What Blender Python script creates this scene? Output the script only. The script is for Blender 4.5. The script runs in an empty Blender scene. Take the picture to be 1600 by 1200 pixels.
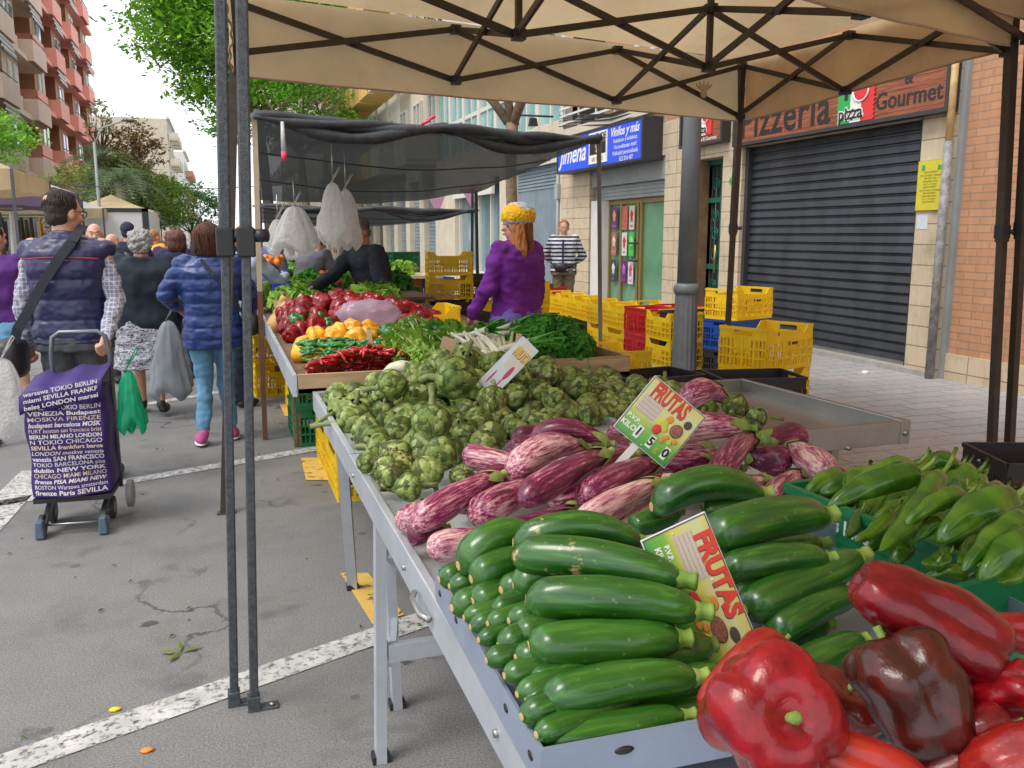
import bpy, math, random
import numpy as np
from mathutils import Vector, Matrix, Quaternion, noise as mnoise
rnd = random.Random(7)
S = bpy.context.scene
COL = S.collection
R = math.radians
# ---------------- camera, world, sun, exposure ----------------
FPX = 1350.0; CAMH = 1.5
PITCH = math.atan(234/FPX); YAW = math.atan(457/math.hypot(FPX, 234))
cam = bpy.data.objects.new('camera', bpy.data.cameras.new('camera')); COL.objects.link(cam)
cam.location = (0, 0, CAMH); cam.rotation_euler = (math.pi/2-PITCH, 0, -YAW)
cam.data.sensor_width = 36; cam.data.lens = 36*FPX/1600; cam.data.clip_end = 3000; cam.data.clip_start = .02
S.camera = cam
W = bpy.data.worlds.new('World'); S.world = W; W.use_nodes = True
wn = W.node_tree; wn.nodes.clear()
SUN_EL, SUN_ROT = R(58), R(250)
sky = wn.nodes.new('ShaderNodeTexSky'); sky.sky_type = 'NISHITA'; sky.sun_disc = False
sky.sun_elevation = SUN_EL; sky.sun_rotation = SUN_ROT; sky.air_density = 1.5; sky.dust_density = 4
mixw = wn.nodes.new('ShaderNodeMix'); mixw.data_type = 'RGBA'; mixw.inputs[0].default_value = .78
mixw.inputs[7].default_value = (10.2, 10.5, 11.0, 1)
bg = wn.nodes.new('ShaderNodeBackground'); bg.inputs[1].default_value = .11
wo = wn.nodes.new('ShaderNodeOutputWorld')
wn.links.new(sky.outputs[0], mixw.inputs[6]); wn.links.new(mixw.outputs[2], bg.inputs[0]); wn.links.new(bg.outputs[0], wo.inputs[0])
sl = bpy.data.lights.new('sun', 'SUN'); sl.energy = 1.25; sl.angle = R(22); sl.color = (1, .95, .88)
so = bpy.data.objects.new('sun', sl); COL.objects.link(so)
sd = Vector((math.sin(SUN_ROT)*math.cos(SUN_EL), math.cos(SUN_ROT)*math.cos(SUN_EL), math.sin(SUN_EL)))
so.rotation_euler = sd.to_track_quat('Z', 'Y').to_euler()
S.view_settings.view_transform = 'Standard'; S.view_settings.look = 'None'; S.view_settings.gamma = 1
S.view_settings.exposure = .72
# ---------------- photo measuring (1600x1200) ----------------
_f = Vector((math.sin(YAW)*math.cos(PITCH), math.cos(YAW)*math.cos(PITCH), -math.sin(PITCH)))
_r = Vector((math.cos(YAW), -math.sin(YAW), 0)); _u = _r.cross(_f); _C = Vector((0, 0, CAMH))
def ray(x, y): return _f*FPX+_r*(x-800)-_u*(y-600)
def AZ(x, y, z): d = ray(x, y); return _C+d*((z-CAMH)/d.z)
def AX(x, y, X): d = ray(x, y); return _C+d*(X/d.x)
def AY(x, y, Y): d = ray(x, y); return _C+d*(Y/d.y)
def AD(x, y, D): return _C+ray(x, y)*(D/FPX)
# ---------------- object helpers ----------------
def link(o, parent=None):
    COL.objects.link(o)
    if parent is not None: o.parent = parent
    return o
def T(o, label, cat, group=None):
    o['label'] = label; o['category'] = cat
    if group: o['group'] = group
    return o
def ST(o, kind='structure'): o['kind'] = kind; return o
def thing(name, label, cat, loc=(0, 0, 0), rz=0, group=None):
    o = bpy.data.objects.new(name, None); o.empty_display_size = .1; link(o)
    o.location = loc; o.rotation_euler = (0, 0, rz)
    return T(o, label, cat, group)
def kids(o): return [c for c in o.children]
def dup(o, label=None, group=None, loc=None, rot=None, scale=None, mat=None):
    c = o.copy(); COL.objects.link(c)
    for ch in kids(o):
        d = ch.copy(); COL.objects.link(d); d.parent = c
        for g in kids(ch):
            e = g.copy(); COL.objects.link(e); e.parent = d
    if label: c['label'] = label
    if group: c['group'] = group
    if loc is not None: c.location = loc
    if rot is not None: c.rotation_euler = rot
    if scale is not None: c.scale = scale if hasattr(scale, '__len__') else (scale,)*3
    if mat is not None: c.matrix_world = mat
    return c
class MB:
    def __init__(s): s.v = []; s.f = []; s.m = []; s.sm = []
    def add(s, vs, fs, m=0, smooth=False):
        o = len(s.v); s.v += [tuple(v) for v in vs]
        for f in fs: s.f.append(tuple(i+o for i in f)); s.m.append(m); s.sm.append(smooth)
        return s
    def box(s, c, d, m=0, rot=None, taper=1):
        x, y, z = d[0]/2, d[1]/2, d[2]/2; vs = []
        for k, zz in ((1, -z), (taper, z)):
            for a, b in ((-x, -y), (x, -y), (x, y), (-x, y)): vs.append(Vector((a*k, b*k, zz)))
        if rot is not None: vs = [rot @ v for v in vs]
        c = Vector(c)
        return s.add([v+c for v in vs], [(0, 3, 2, 1), (4, 5, 6, 7), (0, 1, 5, 4), (1, 2, 6, 5), (2, 3, 7, 6), (3, 0, 4, 7)], m)
    def bx(s, a, b, m=0):
        return s.box([(a[i]+b[i])/2 for i in range(3)], [abs(b[i]-a[i]) for i in range(3)], m)
    def bar(s, p, q, w, h=None, m=0, up=(0, 0, 1)):
        p, q = Vector(p), Vector(q); d = q-p; L = d.length
        if L < 1e-6: return s
        z = d/L; u = Vector(up)
        if abs(z.dot(u)) > .98: u = Vector((1, 0, 0))
        x = u.cross(z).normalized(); y = z.cross(x)
        rot = Matrix((x, y, z)).transposed()
        return s.box((p+q)/2, (w, h or w, L), m, rot)
    def tube(s, pts, r, n=8, m=0, smooth=True, cap=True, sx=1, sy=1):
        pts = [Vector(p) for p in pts]; N = len(pts)
        rs = list(r) if hasattr(r, '__len__') else [r]*N
        vs = []; fs = []; px = None
        for i, p in enumerate(pts):
            t = (pts[min(i+1, N-1)]-pts[max(i-1, 0)]).normalized()
            if px is None:
                a = Vector((0, 0, 1)) if abs(t.z) < .9 else Vector((1, 0, 0)); px = a.cross(t).normalized()
            else: px = (px-t*px.dot(t)).normalized()
            py = t.cross(px)
            for k in range(n):
                a = 2*math.pi*k/n; vs.append(p+(px*math.cos(a)*sx+py*math.sin(a)*sy)*rs[i])
        for i in range(N-1):
            for k in range(n):
                k2 = (k+1) % n; fs.append((i*n+k, i*n+k2, (i+1)*n+k2, (i+1)*n+k))
        if cap: fs.append(tuple(range(n-1, -1, -1))); fs.append(tuple((N-1)*n+k for k in range(n)))
        return s.add(vs, fs, m, smooth)
    def lathe(s, prof, c=(0, 0, 0), n=16, m=0, smooth=True):
        return s.tube([(c[0], c[1], c[2]+z) for r, z in prof], [max(r, 1e-4) for r, z in prof], n, m, smooth)
    def ell(s, c, rad, m=0, nu=10, nv=7, rot=None, fn=None):
        vs = []; fs = []; c = Vector(c)
        for j in range(nv+1):
            th = math.pi*j/nv
            for i in range(nu):
                ph = 2*math.pi*i/nu
                v = Vector((math.sin(th)*math.cos(ph), math.sin(th)*math.sin(ph), math.cos(th)))
                if fn: v = v*fn(v)
                v = Vector((v.x*rad[0], v.y*rad[1], v.z*rad[2]))
                if rot is not None: v = rot @ v
                vs.append(v+c)
        for j in range(nv):
            for i in range(nu):
                i2 = (i+1) % nu; fs.append((j*nu+i, (j+1)*nu+i, (j+1)*nu+i2, j*nu+i2))
        return s.add(vs, fs, m, True)
    def grid(s, P, m=0, smooth=True, thick=0):
        # P: rows of points
        nr, nc = len(P), len(P[0]); vs = [Vector(p) for r_ in P for p in r_]
        fs = [(i*nc+j, i*nc+j+1, (i+1)*nc+j+1, (i+1)*nc+j) for i in range(nr-1) for j in range(nc-1)]
        return s.add(vs, fs, m, smooth)
    def mesh(s, name, mats):
        me = bpy.data.meshes.new(name); me.from_pydata(s.v, [], s.f)
        for q in (mats if isinstance(mats, (list, tuple)) else [mats]): me.materials.append(q)
        me.polygons.foreach_set('material_index', s.m); me.polygons.foreach_set('use_smooth', s.sm); me.update()
        return me
    def build(s, name, mats, parent=None, world=False, loc=None, bevel=0):
        if world and parent is not None: o_ = Vector(parent.location); s.v = [tuple(Vector(v)-o_) for v in s.v]
        if loc is not None: o_ = Vector(loc); s.v = [tuple(Vector(v)-o_) for v in s.v]
        me = s.mesh(name, mats)
        if bevel: me = bevelled(me, bevel)
        ob = bpy.data.objects.new(name, me); link(ob, parent)
        if loc is not None: ob.location = loc
        return ob
def evalmesh(me, mods, name):
    ob = bpy.data.objects.new('tmp', me); COL.objects.link(ob)
    for typ, kw in mods:
        m_ = ob.modifiers.new('m', typ)
        for k, v_ in kw.items(): setattr(m_, k, v_)
    dg = bpy.context.evaluated_depsgraph_get(); dg.update()
    out = bpy.data.meshes.new_from_object(ob.evaluated_get(dg)); out.name = name
    bpy.data.objects.remove(ob); return out
def bevelled(me, w): return evalmesh(me, [('BEVEL', dict(width=w, segments=2, limit_method='ANGLE', angle_limit=R(40)))], me.name)
def solid(me, t): return evalmesh(me, [('SOLIDIFY', dict(thickness=t, offset=0))], me.name)
def meshobj(name, me, parent=None):
    o = bpy.data.objects.new(name, me); return link(o, parent)
# ---------------- materials ----------------
class NT:
    def __init__(s, name):
        s.mat = bpy.data.materials.new(name); s.mat.use_nodes = True; s.t = s.mat.node_tree; s.t.nodes.clear()
        s.out = s.n('ShaderNodeOutputMaterial')
    def n(s, typ, **kw):
        nd = s.t.nodes.new(typ)
        for k, v_ in kw.items(): setattr(nd, k, v_)
        return nd
    def l(s, a, b): s.t.links.new(a, b)
    def set(s, sock, val):
        if isinstance(val, bpy.types.NodeSocket): s.l(val, sock)
        elif hasattr(val, '__len__') and len(val) == 3 and sock.type == 'RGBA': sock.default_value = (*val, 1)
        else: sock.default_value = val
    def mix(s, fac, a, b, mode='MIX'):
        q = s.n('ShaderNodeMix', data_type='RGBA', blend_type=mode); s.set(q.inputs[0], fac); s.set(q.inputs[6], a); s.set(q.inputs[7], b); return q.outputs[2]
    def math(s, op, a, b=0.0, clamp=False):
        q = s.n('ShaderNodeMath', operation=op, use_clamp=clamp); s.set(q.inputs[0], a); s.set(q.inputs[1], b); return q.outputs[0]
    def coord(s, kind='Object', scale=(1, 1, 1), rot=(0, 0, 0), loc=(0, 0, 0)):
        src = s.n('ShaderNodeNewGeometry').outputs['Position'] if kind == 'World' else s.n('ShaderNodeTexCoord').outputs[kind]
        m_ = s.n('ShaderNodeMapping'); m_.inputs[3].default_value = scale; m_.inputs[2].default_value = rot; m_.inputs[1].default_value = loc
        s.l(src, m_.inputs[0]); return m_.outputs[0]
    def noise(s, vec, scale, detail=4, rough=.55, dist=0, seed=None):
        q = s.n('ShaderNodeTexNoise'); q.inputs['Scale'].default_value = scale; q.inputs['Detail'].default_value = detail
        q.inputs['Roughness'].default_value = rough; q.inputs['Distortion'].default_value = dist
        if seed is not None:
            q.noise_dimensions = '4D'; s.l(seed, q.inputs['W'])
        s.l(vec, q.inputs['Vector']); return q.outputs[0]
    def ramp(s, fac, stops):
        q = s.n('ShaderNodeValToRGB'); e = q.color_ramp.elements
        while len(e) < len(stops): e.new(.5)
        for el, (p, c) in zip(e, stops): el.position = p; el.color = (*c, 1) if len(c) == 3 else c
        s.l(fac, q.inputs[0]); return q.outputs[0]
    def thr(s, fac, a, b):
        q = s.n('ShaderNodeMapRange'); q.inputs[1].default_value = a; q.inputs[2].default_value = b; s.l(fac, q.inputs[0]); return q.outputs[0]
    def rand(s, mul=1.0):
        o = s.n('ShaderNodeObjectInfo').outputs['Random']; return s.math('MULTIPLY', o, mul)
    def bump(s, h, strength=.3, dist=.01):
        b = s.n('ShaderNodeBump'); b.inputs['Strength'].default_value = strength; b.inputs['Distance'].default_value = dist; s.l(h, b.inputs['Height']); return b.outputs[0]
    def bsdf(s, col, rough=.6, metal=0, spec=.5, normal=None, trans=0, alpha=None, coat=0, sss=0):
        p = s.n('ShaderNodeBsdfPrincipled'); s.set(p.inputs['Base Color'], col); s.set(p.inputs['Roughness'], rough); s.set(p.inputs['Metallic'], metal)
        p.inputs['Specular IOR Level'].default_value = spec
        if coat: p.inputs['Coat Weight'].default_value = coat; p.inputs['Coat Roughness'].default_value = .12
        if normal is not None: s.l(normal, p.inputs['Normal'])
        o = p.outputs[0]
        if trans:
            t = s.n('ShaderNodeBsdfTranslucent'); s.set(t.inputs[0], col)
            if normal is not None: s.l(normal, t.inputs['Normal'])
            mx = s.n('ShaderNodeMixShader'); mx.inputs[0].default_value = trans; s.l(o, mx.inputs[1]); s.l(t.outputs[0], mx.inputs[2]); o = mx.outputs[0]
        if alpha is not None:
            t = s.n('ShaderNodeBsdfTransparent'); mx = s.n('ShaderNodeMixShader'); s.set(mx.inputs[0], alpha)
            s.l(t.outputs[0], mx.inputs[1]); s.l(o, mx.inputs[2]); o = mx.outputs[0]
        s.l(o, s.out.inputs[0]); return s.mat
def mat(name, col, rough=.6, var=.25, scale=12, bump=.0, bscale=None, metal=0, spec=.5, trans=0, orand=0, dirt=0, alpha=None, coat=0, space='Object', stretch=(1, 1, 1)):
    t = NT(name); c = t.coord(space, stretch)
    n1 = t.noise(c, scale, 5, .6)
    dark = tuple(x*(1-var) for x in col); lite = tuple(min(1, x*(1+var)) for x in col)
    k = t.ramp(n1, [(.3, dark), (.7, lite)])
    if orand:
        f = t.math('ADD', t.rand(orand*2), 1-orand); cc = t.n('ShaderNodeCombineColor'); [t.l(f, cc.inputs[i]) for i in range(3)]
        k = t.mix(1.0, k, cc.outputs[0], 'MULTIPLY')
    if dirt:
        d = t.thr(t.noise(c, scale*.35, 6, .7), .5, .75); k = t.mix(t.math('MULTIPLY', d, dirt), k, tuple(x*.35+.02 for x in col))
    nm = t.bump(t.noise(c, bscale or scale*4, 4), bump) if bump else None
    return t.bsdf(k, rough, metal, spec, nm, trans, alpha, coat)
def flat(name, col, rough=.6, **k): return mat(name, col, rough, var=.06, scale=8, **k)
m_alu = mat('aluminium', (.55, .59, .64), .42, .12, 5, .05, 60, metal=.55, dirt=.25)
m_steel = mat('galvanised_steel', (.36, .36, .35), .35, .15, 4, .04, 50, metal=.8, dirt=.3)
m_white = flat('white_paint', (.78, .77, .74))
m_black = flat('black_plastic', (.018, .019, .022), .45)
m_dark = flat('dark_paint', (.03, .032, .035), .5)
m_wood = mat('pine_board', (.42, .29, .17), .7, .3, 3, .15, 30, stretch=(1, 8, 8), dirt=.3)
m_woodd = mat('dark_board', (.2, .12, .07), .7, .3, 3, .15, 30, stretch=(1, 8, 8), dirt=.4)
m_yel = mat('yellow_plastic', (.95, .68, .02), .42, .08, 6, .03, 40, trans=.28, orand=.12, dirt=.12)
m_redp = mat('red_plastic', (.55, .02, .03), .4, .12, 6, trans=.1, orand=.1)
m_blup = mat('blue_plastic', (.015, .07, .35), .4, .12, 6, trans=.08, orand=.15)
m_grnp = mat('green_plastic', (.01, .2, .07), .4, .12, 6, trans=.1, orand=.1)
m_blkp = mat('black_crate_plastic', (.02, .02, .024), .45, .12, 6, orand=.1)
m_orap = mat('orange_plastic', (.75, .2, .01), .42, .12, 6, trans=.15, orand=.1)
m_skin = mat('skin', (.56, .30, .20), .5, .1, 30, .05, 200)
m_skind = mat('tanned_skin', (.40, .19, .11), .5, .1, 30, .05, 200)
m_eye = flat('eye_dark', (.02, .015, .012), .2)
m_lip = flat('lips', (.4, .13, .1), .5)
def hairmat(name, col):
    t = NT(name); c = t.coord('Object', (60, 60, 6)); n_ = t.noise(c, 3, 5, .7)
    return t.bsdf(t.ramp(n_, [(.3, tuple(x*.45 for x in col)), (.7, tuple(min(1, x*1.5) for x in col))]), .5, 0, .4, t.bump(n_, .8, .01))
def cloth(name, col, var=.12, rough=.85, orand=0): return mat(name, col, rough, var, 9, .25, 300, orand=orand)
# emissive-free text helper
def textmesh(s_, size=.1, ext=.001, bold=0, shear=0, align='CENTER', space=1):
    cu = bpy.data.curves.new('t', 'FONT'); cu.body = s_; cu.size = size; cu.extrude = ext; cu.offset = bold; cu.shear = shear
    cu.align_x = align; cu.align_y = 'CENTER'; cu.space_character = space; cu.resolution_u = 3
    ob = bpy.data.objects.new('t', cu); COL.objects.link(ob)
    dg = bpy.context.evaluated_depsgraph_get(); dg.update()
    me = bpy.data.meshes.new_from_object(ob.evaluated_get(dg)); bpy.data.objects.remove(ob); me.materials.clear(); return me
def text(s_, size, m_, parent, M, name='lettering', sx=1, **k):
    me = textmesh(s_, size, **k); me.materials.append(m_); me.transform(M @ Matrix.Diagonal((sx, 1, 1, 1))); me.name = name
    return meshobj(name, me, parent)
# ================= GROUND =================
XW = 6.55; XK = 2.95; ZP = .12
def m_asphalt():
    t = NT('asphalt'); c = t.coord('World')
    big = t.noise(c, .5, 5, .6); mid = t.noise(c, 6, 5, .6); fine = t.noise(c, 140, 3, .7)
    k = t.ramp(mid, [(.3, (.13, .135, .14)), (.7, (.21, .212, .212))])
    k = t.mix(t.thr(big, .35, .7), k, (.22, .215, .205), 'MIX'); k = t.mix(.55, k, t.ramp(fine, [(.3, (.03, .03, .032)), (.72, (.36, .35, .34))]))
    st = t.thr(t.noise(c, 2.3, 3, .5), .64, .70); k = t.mix(t.math('MULTIPLY', st, .45), k, (.05, .05, .052))
    cr = t.n('ShaderNodeTexVoronoi', feature='DISTANCE_TO_EDGE'); cr.inputs['Scale'].default_value = .55; wv = t.n('ShaderNodeVectorMath', operation='ADD'); t.l(c, wv.inputs[0]); nn = t.n('ShaderNodeTexNoise'); nn.inputs['Scale'].default_value = 2.5; nn.inputs['Detail'].default_value = 5; t.l(c, nn.inputs['Vector']); t.l(nn.outputs['Color'], wv.inputs[1]); t.l(wv.outputs[0], cr.inputs[0])
    ck_ = t.math('MULTIPLY', t.thr(cr.outputs[0], .012, .004), t.thr(big, .48, .56)); k = t.mix(t.math('MULTIPLY', ck_, .75), k, (.03, .03, .03))
    gum = t.n('ShaderNodeTexVoronoi'); gum.inputs['Scale'].default_value = 2.2; t.l(c, gum.inputs[0]); k = t.mix(t.math('MULTIPLY', t.thr(gum.outputs[0], .055, .045), .5), k, (.04, .04, .04))
    k = t.mix(t.math('MULTIPLY', t.thr(t.noise(c, 1.1, 6, .75), .5, .68), .55), k, (.10, .092, .08))
    return t.bsdf(k, .85, normal=t.bump(t.math('ADD', fine, mid), .7, .006))
def m_pave():
    t = NT('paving'); c = t.coord('World')
    b = t.n('ShaderNodeTexBrick'); b.inputs['Scale'].default_value = 1; b.offset = .5
    b.inputs['Color1'].default_value = (.37, .37, .37, 1); b.inputs['Color2'].default_value = (.29, .29, .295, 1); b.inputs['Mortar'].default_value = (.10, .095, .09, 1)
    b.inputs['Mortar Size'].default_value = .008; b.inputs['Brick Width'].default_value = .4; b.inputs['Row Height'].default_value = .2; b.inputs['Bias'].default_value = 0
    t.l(c, b.inputs['Vector'])
    k = t.mix(t.math('MULTIPLY', t.thr(t.noise(c, 1.2, 5, .6), .45, .62), .5), b.outputs[0], (.30, .25, .235))
    k = t.mix(.35, k, t.ramp(t.noise(c, 25, 5, .7), [(.3, (.2, .2, .2)), (.7, (.48, .48, .48))]))
    return t.bsdf(k, .8, normal=t.bump(t.math('MULTIPLY', b.outputs[1], -1), .5, .01))
MB().add([(-60, -10, 0), (60, -10, 0), (60, 600, 0), (-60, 600, 0)], [(0, 1, 2, 3)]).build('ground', m_asphalt())
ST(bpy.data.objects['ground']); m_as = bpy.data.materials['asphalt']
mp = m_pave()
b = MB(); b.bx((XK+.16, -8, .0), (XW+4, 220, ZP)); ST(b.build('pavement', mp))
b = MB(); y = -8
while y < 120: b.bx((XK, y, 0), (XK+.155, y+.99, ZP+.003)); y += 1
mk = mat('kerb_stone', (.33, .32, .3), .8, .2, 6, .3, 50, space='World'); ST(b.build('kerb', mk, bevel=.012))
b = MB(); b.bx((-40, -8, 0), (-8.2, 260, .12)); ST(b.build('pavement', mp))
t = NT('road_paint'); c = t.coord('World'); wr = t.thr(t.noise(c, 30, 6, .8), .38, .50)
m_line = t.bsdf(t.ramp(t.noise(c, 9, 4), [(.3, (.36, .355, .34)), (.7, (.58, .57, .55))]), .85, alpha=wr)
t = NT('yellow_road_paint'); c = t.coord('World'); wr = t.thr(t.noise(c, 14, 5, .7), .36, .44)
m_yline = t.bsdf((.62, .40, .09), .8, alpha=wr)
def strip(pts, w, name, m_, z=.004):
    b = MB()
    for (p, q) in zip(pts[:-1], pts[1:]):
        p, q = Vector((*p, z)), Vector((*q, z)); n_ = (q-p).normalized().cross(Vector((0, 0, 1)))*w/2
        b.add([p-n_, q-n_, q+n_, p+n_], [(3, 2, 1, 0)])
    return ST(b.build(name, m_))
def G(x, y): p = AZ(x, y, 0); return (p.x, p.y)
strip([G(-260, 1290), G(700, 955)], .13, 'white_road_line', m_line)
strip([G(-160, 815), G(560, 690)], .12, 'white_road_line', m_line)
strip([G(-60, 860), G(60, 735)], .2, 'white_road_line', m_line)
strip([G(180, 640), G(420, 600)], .12, 'white_road_line', m_line)
for a in ((532, 895, 582, 975, 632, 960, 575, 895), (470, 715, 478, 750, 520, 750, 505, 715), (437, 632, 445, 650, 480, 650, 470, 632)):
    q = [AZ(a[i], a[i+1], .005) for i in (0, 2, 4, 6)]; ST(MB().add(q, [(0, 1, 2, 3)]).build('yellow_road_mark', m_yline))
# ================= RIGHT SIDE BUILDINGS =================
def m_stone(name, c1, c2, bw=.8, rh=.2, mort=(.10, .085, .06), ms=.006, stain=.5, off=0):
    t = NT(name); g = t.n('ShaderNodeNewGeometry').outputs['Position']; s_ = t.n('ShaderNodeSeparateXYZ'); t.l(g, s_.inputs[0])
    cb = t.n('ShaderNodeCombineXYZ'); t.l(t.math('ADD', s_.outputs[1], s_.outputs[0]), cb.inputs[0]); t.l(s_.outputs[2], cb.inputs[1])
    b = t.n('ShaderNodeTexBrick'); b.inputs['Scale'].default_value = 1; b.offset = off
    b.inputs['Color1'].default_value = (*c1, 1); b.inputs['Color2'].default_value = (*c2, 1); b.inputs['Mortar'].default_value = (*mort, 1)
    b.inputs['Mortar Size'].default_value = ms; b.inputs['Brick Width'].default_value = bw; b.inputs['Row Height'].default_value = rh
    t.l(cb.outputs[0], b.inputs['Vector']); c = t.coord('World')
    k = t.mix(.3, b.outputs[0], t.ramp(t.noise(t.coord('World', (3, 3, .6)), 4, 6, .7), [(.3, tuple(x*.6 for x in c1)), (.7, tuple(min(1, x*1.25) for x in c1))]))
    if stain: k = t.mix(t.math('MULTIPLY', t.thr(t.noise(c, 3.5, 6, .75), .52, .68), stain), k, tuple(x*.4 for x in c1))
    return t.bsdf(k, .8, normal=t.bump(t.math('MULTIPLY', b.outputs[1], -1), .6, .01))
m_clad = m_stone('stone_cladding', (.56, .46, .32), (.48, .38, .26))
m_brick = m_stone('orange_brick', (.50, .26, .14), (.42, .20, .11), .26, .072, (.25, .17, .12), .007, .2, .5)
m_plas = mat('cream_render', (.55, .49, .38), .85, .1, 2, .1, 30, space='World', dirt=.2)
m_plas2 = mat('pale_render', (.62, .60, .55), .85, .1, 2, space='World')
m_glass = flat('window_glass', (.16, .25, .27), .08, spec=.8)
m_gldark = flat('dark_glass', (.03, .04, .045), .08, spec=.8)
m_wframe = flat('window_frame_paint', (.6, .58, .52), .5)
m_shut = mat('dark_shutter', (.045, .052, .062), .38, .35, 3, .15, 30, metal=.3, space='World', stretch=(1, 1, .4), dirt=.5)
m_shutg = mat('grey_shutter', (.20, .25, .29), .5, .15, 3, space='World', dirt=.2)
m_grey = mat('grey_metal', (.26, .28, .28), .5, .12, 3, space='World', dirt=.2)
def wallbox(th, a, b, m_, name='wall'):   # facade piece between y0..y1, z0..z1
    return MB().bx((a[0], a[1], a[2]), (b[0], b[1], b[2])).build(name, m_, th, world=True)
def corrug(y0, y1, z0, z1, x, pitch, d, horiz=True):
    b = MB(); rows = []
    if horiz:
        n_ = int((z1-z0)/pitch)
        for i in range(n_):
            z = z0+(z1-z0)*i/n_; h = (z1-z0)/n_
            for f, dx in ((0, 0), (.12, -d), (.75, -d*.55), (.88, 0)): rows.append([(x+dx, y0, z+h*f), (x+dx, y1, z+h*f)])
        rows.append([(x, y0, z1), (x, y1, z1)])
    else:
        n_ = int((y1-y0)/pitch)
        for i in range(n_):
            y = y0+(y1-y0)*i/n_; h = (y1-y0)/n_
            for f, dx in ((0, 0), (.1, -d), (.8, -d), (.9, 0)): rows.append([(x+dx, y+h*f, z0), (x+dx, y+h*f, z1)])
        rows.append([(x, y1, z0), (x, y1, z1)])
    return b.grid(rows, smooth=False)
# --- brick building far right
t_ = thing('brick_building', 'orange brick wall at the right edge of the photo beside the closed pizzeria', 'building', (XW+.05, 0, 0))
wallbox(t_, (XW+.05, -9, 0), (XW+8, 6.5, 14), m_brick)
MB().bx((XW+.02, -9, ZP), (XW+.05, 6.5, ZP+.25)).build('plinth', m_clad, t_, world=True)
MB().bx((XW+.0, 6.5, ZP), (XW+.12, 6.56, 14)).build('joint_strip', m_grey, t_, world=True)
# --- pizzeria building
t_ = thing('pizzeria_building', 'stone clad building with a big dark roller shutter under a wooden pizzeria sign', 'building', (XW, 6.56, 0))
sy0, sy1, sz = 7.0, 10.1, 2.62
D = .35
wallbox(t_, (XW, 6.56, 0), (XW+D, sy0, 3.2), m_clad)
wallbox(t_, (XW, sy0, sz), (XW+D, sy1, 3.2), m_clad, 'lintel')
wallbox(t_, (XW, sy1, 0), (XW+D, 10.56, 3.2), m_clad)
wallbox(t_, (XW, 10.56, 2.55), (XW+D, 11.35, 3.2), m_clad, 'lintel')
wallbox(t_, (XW, 11.35, 0), (XW+D, 12.2, 3.2), m_clad)
wallbox(t_, (XW+D, 6.56, 0), (XW+8, 12.2, 3.2), m_plas, 'core')
wallbox(t_, (XW, 6.56, 3.2), (XW+8, 12.2, 15), m_stone('upper_brick', (.45, .2, .1), (.4, .17, .08), .26, .072, (.3, .22, .16), .007, .1, .5), 'upper_wall')
sh = corrug(sy0+.02, sy1-.02, .18, sz, XW+.14, .098, .03).build('roller_shutter', m_shut, t_, world=True)
MB().bx((XW+.08, sy0, .125), (XW+.16, sy1, .2)).build('bottom_rail', m_steel, sh).location = (-t_.location[0], -t_.location[1], 0)
for yy in (sy0, sy1-.07): MB().bx((XW+.05, yy, ZP), (XW+.18, yy+.07, sz)).build('guide_rail', m_dark, t_, world=True)
MB().bx((XW-.06, 6.56, ZP), (XW+.3, sy1+.3, ZP+.05)).build('step', mk, t_, world=True)
# portal door
dg = thing('door', 'green wrought iron street door recessed in the stone front beside the lamp post', 'door', (XW+.25, 10.56, ZP))
m_gdoor = flat('green_door_paint', (.01, .13, .085), .4)
MB().bx((XW+.30, 10.56, ZP), (XW+.34, 11.35, 2.55)).build('glass', m_gldark, dg, world=True)
b = MB()
for yy in (10.58, 10.93, 11.3): b.bx((XW+.24, yy, ZP), (XW+.29, yy+.05, 2.55))
for zz in (ZP+.02, 1.0, 1.95, 2.48): b.bx((XW+.245, 10.63, zz), (XW+.285, 11.3, zz+.07))
b.build('door_frame', m_gdoor, dg, world=True)
b = MB()
for cy in (10.78, 11.13):
    for cz in (1.2, 1.5, 1.75, 2.2, .45, .75):
        pts = [(XW+.26, cy+.11*(1-i/30)*math.cos(i*.5), cz+.11*(1-i/30)*math.sin(i*.5)) for i in range(24)]
        b.tube(pts, .008, 5)
    b.tube([(XW+.26, cy, ZP), (XW+.26, cy, 2.5)], .01, 5)
b.build('scroll_grille', m_gdoor, dg, world=True)
MB().tube([(XW+.2, 11.0, .95), (XW+.2, 11.0, 1.35)], .018).build('handle', flat('brass', (.4, .27, .1), .35, metal=.8), dg, world=True)
MB().bx((XW-.01, 11.30, ZP), (XW+.3, 11.62, 2.5)).build('brown_jamb', mat('brown_marble', (.22, .13, .07), .4, .3, 6, space='World'), dg, world=True)
# signs of pizzeria
def FM(x, y, z):  # text on facade: reading dir -Y, up Z, facing -X
    return Matrix(((0, 0, -1, x), (-1, 0, 0, y), (0, 1, 0, z), (0, 0, 0, 1)))
t = NT('sign_boards'); c = t.coord('World'); sp = t.n('ShaderNodeSeparateXYZ'); t.l(c, sp.inputs[0])
pl = t.math('FRACT', t.math('MULTIPLY', sp.outputs[2], 10)); gap = t.thr(pl, .03, .08)
gr = t.noise(t.coord('World', (1, 1.2, 30)), 2.5, 6, .7)
m_sboard = t.bsdf(t.mix(gap, (.03, .01, .006), t.ramp(gr, [(.3, (.10, .025, .010)), (.55, (.30, .085, .035)), (.75, (.46, .17, .08))])), .5)
m_ink = flat('black_letter', (.012, .01, .012), .4)
m_ired = flat('sign_red', (.68, .03, .035), .5); m_igrn = flat('sign_green', (.02, .38, .08), .5)
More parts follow.
